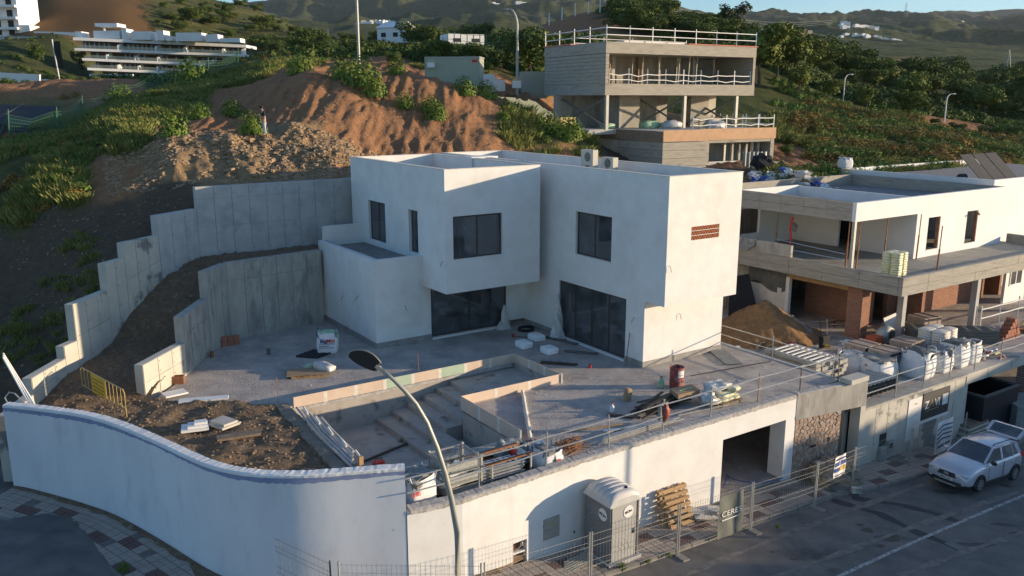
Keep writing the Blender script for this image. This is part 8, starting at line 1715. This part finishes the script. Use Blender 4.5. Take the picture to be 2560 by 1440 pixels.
# pallets leaning on the wall
for i, (b0, off, lb) in enumerate(((20.95, .28, 'weathered wooden pallet leaning on the cream wall, rear one of two'), (21.15, .55, 'wooden pallet leaning in front of the other one by the cream wall'))):
    zz = zr(b0); t = hthing('wooden_pallet', lb, 'pallet', b0, 20.3, zz); tilt = lambda z, d: (20.72 - off * (1 - z / 1.35) - d)
    def bd(x0, x1, z_0, z_1, d0, d1, nm): part(nm, MB().hexa([(x0, tilt(z_0, d1), zz + z_0), (x1, tilt(z_0, d1), zz + z_0), (x1, tilt(z_0, d0), zz + z_0), (x0, tilt(z_0, d0), zz + z_0), (x0, tilt(z_1, d1), zz + z_1), (x1, tilt(z_1, d1), zz + z_1), (x1, tilt(z_1, d0), zz + z_1), (x0, tilt(z_1, d0), zz + z_1)]), M['wood'], t)
    w2 = .6
    for k in range(7): z = .02 + k * .2; bd(b0 - w2, b0 + w2, z, z + .12, .12, .145, 'slat')
    for x in (b0 - w2, b0 - .07, b0 + w2 - .14): bd(x, x + .14, 0, 1.34, .0, .022, 'runner_board')
    for x in (b0 - w2, b0 - .07, b0 + w2 - .14):
        for z in (.02, .6, 1.2): bd(x, x + .14, z, z + .13, .024, .118, 'block')
# mesh fence
def mesh_panel(label, A, B, h=1.95, m='galv_dull', wires=30, foot=True, hseg=(.15, .3, .75, .95, 1.45, 1.6, 1.85)):
    t = thing('mesh_fence', label, 'fence panel', A, math.atan2(B[1] - A[1], B[0] - A[0])); L = math.dist(A[:2], B[:2]); dz = B[2] - A[2]; g = lambda x, z, y=0: (x * L, y, z + dz * x)
    part('post', MB().tube([g(0.01, -.05), g(0.01, h)], .028, 7), M[m], t); part('post', MB().tube([g(.985, -.05), g(.985, h)], .028, 7), M[m], t)
    mb = MB()
    for i in range(1, wires): x = i / wires; mb.tube([g(x, .1), g(x, h - .05)], .0045, 3, cap=False)
    for z in hseg: mb.tube([g(.01, z), g(.5, z - .01), g(.985, z)], .006, 3, cap=False)
    part('mesh', mb, M[m], t)
    if foot:
        part('concrete_foot', MB().hexa([g(-.04 / L * 3, -.12, -.42), g(.12 / L * 2, -.12, -.42), g(.12 / L * 2, -.12, .42), g(-.04 / L * 3, -.12, .42), g(-.04 / L * 2, .03, -.38), g(.1 / L * 2, .03, -.38), g(.1 / L * 2, .03, .38), g(-.04 / L * 2, .03, .38)]), M['kerb'], t)
    return t
def ftop(px, py):
    z = -1.5
    for _ in range(10): x, y, _z = P(px, py, z); z = zr(BA(x, y)[0]) + 1.85
    return (x, y, z - 1.95)
FT = [(842, 1404), (1208, 1408), (1478, 1330), (1700, 1262), (1884, 1205), (2046, 1156), (2140, 1118), (2283, 1070), (2420, 1030)]
fl2 = [ftop(*q) for q in FT]
names = ['lowest at the bottom edge of the view', 'in front of the gas meter recess', 'in front of the portable toilet', 'in front of the leaning pallets', 'in front of the garage opening', 'before the stone pillar', 'in front of the grey meter box', 'right behind the car bonnet']
for i, (p, q) in enumerate(zip(fl2, fl2[1:])): mesh_panel('galvanised mesh fence panel ' + names[i], p, q, foot=(i not in (0,)))
A1 = ftop(567, 1283); mesh_panel('mesh fence panel standing free against the curved white wall', (A1[0], A1[1], A1[2]), (fl2[0][0] - .15, fl2[0][1], fl2[0][2]), m='grey_steel', wires=26, foot=False)
# banners and signs on the fence
def on_fence(i, t0, t1, z0, z1, name, label, m, cat='banner'):
    p, q = fl2[i], fl2[i + 1]; a = math.atan2(q[1] - p[1], q[0] - p[0]); L = math.dist(p[:2], q[:2]); x = lerp(p[0], q[0], t0), lerp(p[1], q[1], t0), lerp(p[2], q[2], t0)
    t = thing(name, label, cat, x, a); w_ = (t1 - t0) * L; part('sheet', MB().grid(lambda u_, v_: (u_ * w_, -.03 + .02 * math.sin(9 * u_ + 5 * v_), z0 + (z1 - z0) * v_), 12, 12), M[m], t); return t, w_
t, w_ = on_fence(3, .52, .86, .1, 1.75, 'banner', 'grey green banner reading CERES tied to the mesh fence', 'bannergrey')
lettering('letters', 'CERES', .3, M['paper'], t, (w_ / 2, -.065, 1.05), (1, 0, 0), (0, 0, 1), False, w_ * .8); part('print_line', MB().box(w_ * .12, w_ * .85, -.062, -.058, .80, .84), M['paper'], t)
t, w_ = on_fence(5, .42, .72, .95, 1.85, 'sign', 'white site safety board with blue and yellow pictograms on the fence', 'paper', 'sign')
part('pictogram', MB().add(*(lambda g: (g.v, g.f))(sum([[]], []) or (lambda m_: [m_.box(.06 + i * w_ * .19, .06 + i * w_ * .19 + w_ * .13, -.066, -.06, 1.45, 1.62) for i in range(5)] and m_)(MB()))), M['blue_pl'], t)
for i in range(5): part('pictogram', MB().box(.06 + i * w_ * .19, .06 + i * w_ * .19 + w_ * .13, -.066, -.06, 1.2, 1.37), M['blue_pl' if i < 2 else 'yellow'], t)
part('headline', MB().box(.08, w_ - .08, -.066, -.06, 1.70, 1.76), M['navy'], t); part('print_line', MB().box(.08, w_ - .1, -.066, -.06, 1.02, 1.05), M['navy'], t)
t, w_ = on_fence(7, .42, .72, .25, 1.85, 'banner', 'white banner with four dark zigzag stripes and the word ARUPE on the fence', 'paper')
for i in range(4):
    z = 1.6 - i * .22; part('stripe', MB().beam((.06, -.065, z - .14), (w_ * .35, -.065, z + .04), .01, .05).beam((w_ * .35, -.065, z + .04), (w_ * .92, -.065, z - .03), .01, .05), M['navy'], t)
lettering('letters', 'ARUPE', .16, M['navy'], t, (w_ / 2, -.066, .62), (1, 0, .05), (0, 0, 1), True, w_ * .8)
# stones and bucket next to the pillar
sq = P(2085, 1205, zr(31)); sh = thing('stone_heap', 'heap of beige cladding stones and rubble at the foot of the stone pillar', 'stone heap', (sq[0] - .1, sq[1] + .1, gnd(sq[0], sq[1])))
rn = random.Random(21)
part('mound', MB().blob((0, 0, -.05), (1.15, .85, .85), 77, 20, .5), M['rubble'], sh)
for i in range(110): a = rn.uniform(0, 6.28); d = rn.random() ** .5 * 1.2; z = math.sqrt(max(0, 1.3 - d * d)) * .72 * rn.uniform(.85, 1.1) + .05; part('stone', MB().blob((d * math.cos(a), d * math.sin(a) * .8, z), (rn.uniform(.1, .24), rn.uniform(.08, .18), rn.uniform(.04, .1)), 500 + i, 6, .8, .7), (M['crazy'][i % 4] if i % 3 == 0 else M['stone_grey']), sh)
bq = P(2083, 1232, zr(31)); bu = thing('bucket', 'grey mixing bucket at the kerb in front of the stone heap', 'bucket', (bq[0], bq[1], gnd(*bq[:2]))); part('body', MB().lathe([(.13, 0), (.17, .3), (.18, .3), (.15, .02), (.01, .02)], 14), M['grey_steel'], bu)
bq = P(2140, 1237, zr(31.5)); wb = thing('white_block', 'white foam block lying by the stone heap', 'block', (bq[0], bq[1], gnd(*bq[:2]))); part('block', MB().box(-.2, .22, -.14, .13, 0, .2), M['conc_light'], wb)
for i, (px, py, lb) in enumerate(((1480, 1412, 'flat metal frame lying on the pavement left of the toilet'), (1300, 1425, 'loose pale laths lying at the kerb below the gas recess'))):
    q = P(px - 30, py, zr(15)); t = thing('scrap_wood', lb, 'scrap', (q[0], q[1], gnd(*q[:2]) + .02), R(20))
    for k in range(6): part('lath', MB().beam((-.7 + k * .05, -.3 + .12 * k, .03 + .01 * k), (.6, .2 + .08 * k, .04 + .02 * k), .06, .02), M['wood' if i else 'galv_dull'], t)
flm = P(1640 + 130, 1290, zr(22)); fx = thing('plastic_film', 'clear film crumpled at the foot of the fence by the pallets', 'plastic film', (flm[0], flm[1], gnd(*flm[:2]))); part('film', MB().blob((0, 0, .12), (.75, .35, .22), 5, 16, .9, .8), M['film'], fx)
for i, (px, py, s, lb) in enumerate(((1555, 1418, .26, 'small green weed on the kerb by the toilet'), (1621, 1400, .18, 'tiny weed on the kerb right of the toilet'), (1673, 1382, .14, 'weed at the kerb below the pallets'), (1945, 1298, .16, 'weed at the kerb before the garage'), (310, 1430, .3, 'dark weed on the pavement below the curved wall'))):
    q = P(px, py, zr(17) if px > 400 else zr(5)); o = bpy.data.objects.new('weed', wb_me); link(o); o.location = (q[0], q[1], gnd(*q[:2]) - .03); o.scale = (s, s, s * .8); o['label'] = lb; o['category'] = 'weed'
# street lamp in the foreground
LY = 20.5
pts = [PY(x, y, LY) for x, y in ((1146, 1520), (1145, 1429), (1143, 1332), (1130, 1255), (1113, 1184), (1092, 1118), (1067, 1056), (1040, 1010), (1010, 975), (985, 950), (950, 921))]
bx0 = pts[0][0] + .04; gz0 = gnd(bx0, LY)
sl = thing('street_lamp', 'tall grey curved street lamp rising in the foreground, its flat head over the terrace', 'street lamp', (bx0, LY, gz0), 0, None, (bx0, LY, gz0))
part('pole', MB().tube([(bx0, LY, gz0), (bx0, LY, gz0 + .8)] + pts, .098, 12, .05), M['lamp'], sl, smooth=True)
h0, h1 = Vector(PY(948, 918, LY)), Vector(PY(872, 884, LY - .1)); ax = (h1 - h0)
def head(u_, v_):
    t = u_; wd = .235 * (math.sin(math.pi * min(1, t * .88 + .12)) ** .55); a = v_ * 2 * math.pi
    c = h0 + ax * (t * 1.02) + Vector((0, 0, .05 * math.sin(math.pi * t))); side = Vector((-.42, .30, -.86)).normalized(); up = ax.normalized().cross(side).normalized()
    if up.y < 0: up = -up
    return tuple(c + side * math.cos(a) * wd * 1.15 + up * math.sin(a) * (.05 if math.sin(a) > 0 else .015))
part('lamp_head', MB().grid(head, 16, 20), M['lamp'], sl, smooth=True)
M['lens'] = mat('dark_lamp_lens', (.03, .035, .04), None, rough=.35)
def lens(u_, v_):
    t = .06 + u_ * .9; wd = .22 * (math.sin(math.pi * min(1, t * .88 + .12)) ** .55); side = Vector((-.42, .30, -.86)).normalized(); up = ax.normalized().cross(side).normalized()
    if up.y < 0: up = -up
    return tuple(h0 + ax * (t * 1.02) + Vector((0, 0, .05 * math.sin(math.pi * t))) + side * (v_ * 2 - 1) * wd * 1.1 - up * .022)
part('lens', MB().grid(lens, 16, 6), M['lens'], sl)
part('clamp', MB().beam(tuple(h0 + Vector((.04, 0, -.04))), tuple(h0 - ax * -.12), .11, .09), M['lamp'], sl)
# lamp outside the view to the right whose shadow falls on the wall
dup(sl, (21.5, 28.15, zr(BA(21.5, 28.15)[0])), 0, 'second tall grey street lamp further along the street')

# ================================================================ CAR
def car():
    fN = rp(2442, 1236); rN = rp(2529, 1206); dx, dy = fN[0] - rN[0], fN[1] - rN[1]; wbL = math.hypot(dx, dy); ang = math.atan2(dy, dx); s = wbL / 2.59 * 1.0
    # car frame: x forward, y left; near side wheels are the right or left?
    nx, ny = -math.sin(ang), math.cos(ang)
    cxm = (fN[0] + rN[0]) / 2 - nx * -.0; zg = zr(BA(fN[0], fN[1])[0]) - .12
    # the far side lies away from the viewer
    side = 1 if (ny > 0) else -1
    c = (cxm + nx * side * .82 * s, (fN[1] + rN[1]) / 2 + ny * side * .82 * s, zg)
    t = thing('parked_car', 'silver hatchback car parked at the kerb with its tailgate open', 'car', c, ang); t.scale = (s, s, s)
    slope_ = (zr(BA(*fN)[0]) - zr(BA(*rN)[0])) / wbL; t.rotation_euler = (0, -math.atan(slope_), ang)
    pm = mat('silver_car_paint', (.50, .51, .55), (.48, .49, .53), 2, .3, metal=.25, coat=.5); M['carpaint'] = pm
    wf, wr = 1.30, -1.29
    # lower body: stations x, half width, sill z, belt z, top z (bonnet/boot), shoulder half width
    st = [(2.10, .62, .34, .50, .62, .50), (2.04, .76, .24, .56, .70, .60), (1.90, .83, .20, .66, .84, .70), (1.62, .86, .20, .74, .93, .76), (1.1, .865, .22, .82, 1.00, .77), (.72, .865, .22, .90, 1.04, .76), (.2, .865, .22, .93, 1.03, .78), (-.6, .865, .22, .95, 1.04, .78), (-1.3, .86, .23, .98, 1.07, .77), (-1.8, .83, .26, .98, 1.08, .74), (-1.96, .76, .32, .92, 1.04, .68), (-2.0, .70, .4, .8, .95, .62)]
    def ring(x, w_, z0, zb, zt, ws): return [(x, -w_ * .93, z0), (x, -w_, z0 + .12), (x, -w_ * 1.0, zb * .85), (x, -w_ * .975, zb), (x, -ws, zt), (x, -ws * .5, zt + .018), (x, 0, zt + .025), (x, ws * .5, zt + .018), (x, ws, zt), (x, w_ * .975, zb), (x, w_, zb * .85), (x, w_, z0 + .12), (x, w_ * .93, z0)]
    mb = MB(); n = 13
    for s_ in st: mb.v += ring(*s_)
    for i in range(len(st) - 1):
        for k in range(n - 1): a = i * n + k; mb.f.append((a, a + 1, a + n + 1, a + n))
        mb.f.append((i * n, i * n + n, i * n + 2 * n - 1, i * n + n - 1))
    mb.f.append(tuple(range(n))); mb.f.append(tuple((len(st) - 1) * n + k for k in range(n)))
    o = part('body', mb, pm, t, smooth=True)
    bv = o.modifiers.new('subdivide', 'SUBSURF'); bv.levels = 2; bv.render_levels = 2
    # cabin
    cb_ = [(.86, .70, 1.02, .70), (.18, .60, 1.50, .56), (-.1, .60, 1.54, .56), (-.9, .59, 1.55, .55), (-1.62, .57, 1.50, .54), (-1.92, .62, 1.10, .6)]
    rf = MB(); m_ = 5
    for x, w_, z, _ in cb_[1:5]: rf.v += [(x, -w_, z - .05), (x, -w_ * .8, z), (x, 0, z + .025), (x, w_ * .8, z), (x, w_, z - .05)]
    for i in range(3):
        for k in range(4): a = i * 5 + k; rf.f.append((a, a + 1, a + 6, a + 5))
    rf.v += [(v_[0], v_[1], v_[2] - .04) for v_ in list(rf.v)]
    for i in range(3):
        for k in range(4): a = 20 + i * 5 + k; rf.f.append((a, a + 5, a + 6, a + 1))
    part('roof', rf, pm, t, smooth=True)
    def bar(p, q, w_, h_, m='carpaint', nm='pillar'): part(nm, MB().beam(p, q, w_, h_), M[m], t)
    for sd_ in (-1, 1):
        bar((.88, sd_ * .72, 1.02), (.16, sd_ * .585, 1.47), .07, .05); bar((-.32, sd_ * .765, 1.02), (-.36, sd_ * .60, 1.5), .09, .04); bar((-1.22, sd_ * .755, 1.05), (-1.16, sd_ * .59, 1.5), .08, .04)
        part('pillar', MB().hexa([(-1.62, sd_ * .74, 1.04), (-1.96, sd_ * .70, 1.0), (-1.96, sd_ * .66, 1.0), (-1.62, sd_ * .70, 1.04), (-1.32, sd_ * .60, 1.5), (-1.7, sd_ * .575, 1.46), (-1.7, sd_ * .54, 1.46), (-1.32, sd_ * .56, 1.5)]), pm, t)
        bar((.18, sd_ * .605, 1.46), (-1.6, sd_ * .585, 1.47), .05, .05, nm='roof_rail_base'); part('roof_rail', MB().tube([(.05, sd_ * .52, 1.53), (-.05, sd_ * .52, 1.59), (-1.3, sd_ * .52, 1.60), (-1.45, sd_ * .52, 1.54)], .018, 5), M['black'], t)
        part('side_window', MB().add([(.78, sd_ * .745, 1.03), (-.28, sd_ * .77, 1.03), (-.32, sd_ * .605, 1.47), (.16, sd_ * .605, 1.45)], [(0, 1, 2, 3)]), M['car_glass'], t)
        part('side_window', MB().add([(-.37, sd_ * .77, 1.04), (-1.2, sd_ * .755, 1.05), (-1.15, sd_ * .60, 1.47), (-.4, sd_ * .605, 1.47)], [(0, 1, 2, 3)]), M['car_glass'], t)
        part('side_window', MB().add([(-1.26, sd_ * .755, 1.06), (-1.6, sd_ * .735, 1.06), (-1.38, sd_ * .60, 1.45), (-1.2, sd_ * .60, 1.47)], [(0, 1, 2, 3)]), M['car_glass'], t)
        for nm, x0, x1 in (('door', .78, -.30), ('door', -.33, -1.22)):
            d = part(nm, MB().tube([(x0, sd_ * .872, .98 if x0 > 0 else 1.0), (x0 - .04, sd_ * .878, .45), (x0 - .08, sd_ * .868, .30), (x1 + .02, sd_ * .868, .30), (x1, sd_ * .878, .6), (x1, sd_ * .868, 1.0)], .006, 3), M['ink'], t)
            part('handle', MB().box(x1 + .1, x1 + .28, sd_ * .875 - .012, sd_ * .875 + .02, .84, .87), pm, d)
        mr = part('wing_mirror', MB().blob((.62, sd_ * .93, 1.06), (.07, .11, .075), 3, 12, .05, .7), M['black'] if sd_ > 0 else pm, t, smooth=True)
        part('sill_moulding', MB().box(-.95, .95, sd_ * .868 - .012, sd_ * .868 + .02, .2, .33), M['black'], t)
        for wx in (wf, wr):
            ar = MB()
            for i in range(13):
                a = math.pi * i / 12
                for r_ in (.315, .395): ar.v += [(wx + r_ * math.cos(a), sd_ * .80, .31 + r_ * math.sin(a)), (wx + r_ * math.cos(a), sd_ * .895, .31 + r_ * math.sin(a))]
            for i in range(12): a = i * 4; ar.f += [(a + 1, a + 3, a + 7, a + 5), (a + 2, a + 3, a + 7, a + 6), (a, a + 1, a + 5, a + 4)]
            part('wheel_arch', ar, M['black'], t)
            well = MB().add([(wx + .37 * math.cos(a), sd_ * .882, .31 + .37 * math.sin(a)) for a in np.linspace(-.35, math.pi + .35, 18)], [tuple(range(18))]); part('wheel_well', well, M['dark'], t)
            w2 = part('wheel', MB().tube([(wx, sd_ * .885, .31), (wx, sd_ * .886, .31)], .02, 6), M['galv_dull'], t)
            prof = [(.20, -.1), (.295, -.1), (.312, -.07), (.312, .07), (.295, .1), (.20, .1)]; ty = MB().lathe(prof, 24); ty.v = [(wx + v_[0], sd_ * .80 + v_[2], .31 + v_[1]) for v_ in ty.v]; part('tyre', ty, M['black'], w2, smooth=False)
            rm = MB()
            for k in range(7): a = k * .8976; rm.beam((wx, sd_ * .903, .31), (wx + .19 * math.cos(a), sd_ * .903, .31 + .19 * math.sin(a)), .02, .045)
            rm.tube([(wx + .2 * math.cos(a), sd_ * .902, .31 + .2 * math.sin(a)) for a in np.linspace(0, 6.283, 21)], .014, 4); part('rim', rm, M['galv'], w2)
    part('windscreen', MB().grid(lambda u_, v_: (lerp(.90, .17, v_) + .05 * math.cos((u_ - .5) * math.pi) * (1 - v_), (u_ * 2 - 1) * lerp(.70, .565, v_), lerp(1.035, 1.485, v_)), 10, 5), M['car_glass'], t, smooth=True)
    part('dashboard', MB().box(-1.75, .75, -.68, .68, .6, 1.0), M['jacket'], t)
    for sx in (.0, -.85):
        for sy_ in (-.36, .36): part('seat', MB().blob((sx, sy_, 1.08), (.12, .22, .26), 2, 10, .1, .6), M['jacket'], t, smooth=True)
    part('grille', MB().hexa([(2.03, -.52, .52), (2.12, -.3, .5), (2.12, .3, .5), (2.03, .52, .52), (2.0, -.5, .66), (2.08, -.3, .665), (2.08, .3, .665), (2.0, .5, .66)]), M['black'], t)
    part('emblem', MB().beam((2.13, -.09, .60), (2.14, .09, .60), .03, .075), M['galv'], t)
    part('number_plate', MB().box(2.11, 2.135, -.26, .26, .37, .48), M['paper'], t); lettering('plate_letters', '8093 JZL', .1, M['ink'], t, (2.138, 0, .425), (0, 1, 0), (0, 0, 1), True, .44)
    part('lower_bumper', MB().hexa([(1.98, -.74, .2), (2.13, -.45, .2), (2.13, .45, .2), (1.98, .74, .2), (1.99, -.76, .36), (2.115, -.45, .36), (2.115, .45, .36), (1.99, .76, .36)]), M['black'], t); part('skid_plate', MB().box(2.1, 2.145, -.42, .42, .2, .25), M['galv_dull'], t)
    for sd_ in (-1, 1):
        part('headlight', MB().blob((1.95, sd_ * .63, .66), (.14, .16, .075), 4, 12, .02, .7), mat('headlamp_glass', (.5, .52, .55), None, rough=.1) if 'hl' not in M else M['hl'], t, smooth=True); part('fog_lamp', MB().blob((2.03, sd_ * .62, .32), (.06, .08, .05), 4, 10, .02), M['galv'], t, smooth=True)
        part('tail_light', MB().blob((-1.9, sd_ * .76, .98), (.09, .07, .12), 4, 10, .02), M['redink'], t, smooth=True)
    tg = part('tailgate', MB().hexa([(-1.66, -.60, 1.53), (-1.66, .60, 1.53), (-1.78, .60, 1.56), (-1.78, -.60, 1.56), (-1.68, -.60, 1.57), (-1.68, .60, 1.57), (-1.80, .60, 1.60), (-1.80, -.60, 1.60)]), pm, t)
    P0, P1, P2 = (-1.68, 1.56), (-2.18, 1.86), (-2.62, 1.72)
    for sd_ in (-1, 1): part('tailgate_frame', MB().beam((P0[0], sd_ * .60, P0[1]), (P1[0], sd_ * .62, P1[1]), .12, .07), pm, tg)
    part('tailgate_glass', MB().add([(P0[0] - .06, -.56, P0[1] + .04), (P0[0] - .06, .56, P0[1] + .04), (P1[0], .57, P1[1]), (P1[0], -.57, P1[1])], [(0, 1, 2, 3)]), M['car_glass'], tg)
    part('tailgate_panel', MB().grid(lambda u_, v_: (lerp(P1[0], P2[0], v_), (u_ * 2 - 1) * lerp(.67, .60, v_), lerp(P1[1], P2[1], v_) + .06 * math.sin(math.pi * v_)), 8, 6).grid(lambda u_, v_: (lerp(P1[0], P2[0], v_), (u_ * 2 - 1) * lerp(.66, .59, v_), lerp(P1[1], P2[1], v_) - .05), 8, 6), pm, tg, smooth=True)
    return t
car()
# boards and blocks on the pavement behind the car
q = P(2420, 1085, zr(41)); tt = thing('board_pile', 'pile of boards and slabs on the pavement behind the open tailgate', 'board pile', (q[0], q[1], gnd(*q[:2])), YW)
for k in range(6): part('board', MB().box(-1.2 + .1 * k, 1.6 - .1 * k, -.4, .4, .02 + k * .12, .12 + k * .12), M['wood_old' if k % 2 else 'conc_light'], tt)
q = P(2545, 1065, zr(44)); bx_ = thing('parked_van_corner', 'front corner of a dark grey container at the right border', 'container', (q[0] + .6, q[1] + .6, gnd(*q[:2]))); part('body', MB().box(-1, 2, -1, 1.2, .1, 1.3), M['cloth_grey'], bx_)

# ================================================================ HAZE
hz_ = MB().box(-5800, 5800, -70, 6700, -80, 700)
ho = bpy.data.objects.new('haze', mesh_of('haze', hz_, None)); link(ho); ho['kind'] = 'stuff'
hm = bpy.data.materials.new('haze_air'); hm.use_nodes = True; hn = hm.node_tree; hn.nodes.clear(); oo_ = hn.nodes.new('ShaderNodeOutputMaterial'); pv = hn.nodes.new('ShaderNodeVolumePrincipled')
pv.inputs['Color'].default_value = (.80, .88, 1.0, 1); pv.inputs['Density'].default_value = .00003; pv.inputs['Anisotropy'].default_value = .2; hn.links.new(pv.outputs[0], oo_.inputs['Volume']); ho.data.materials.append(hm)
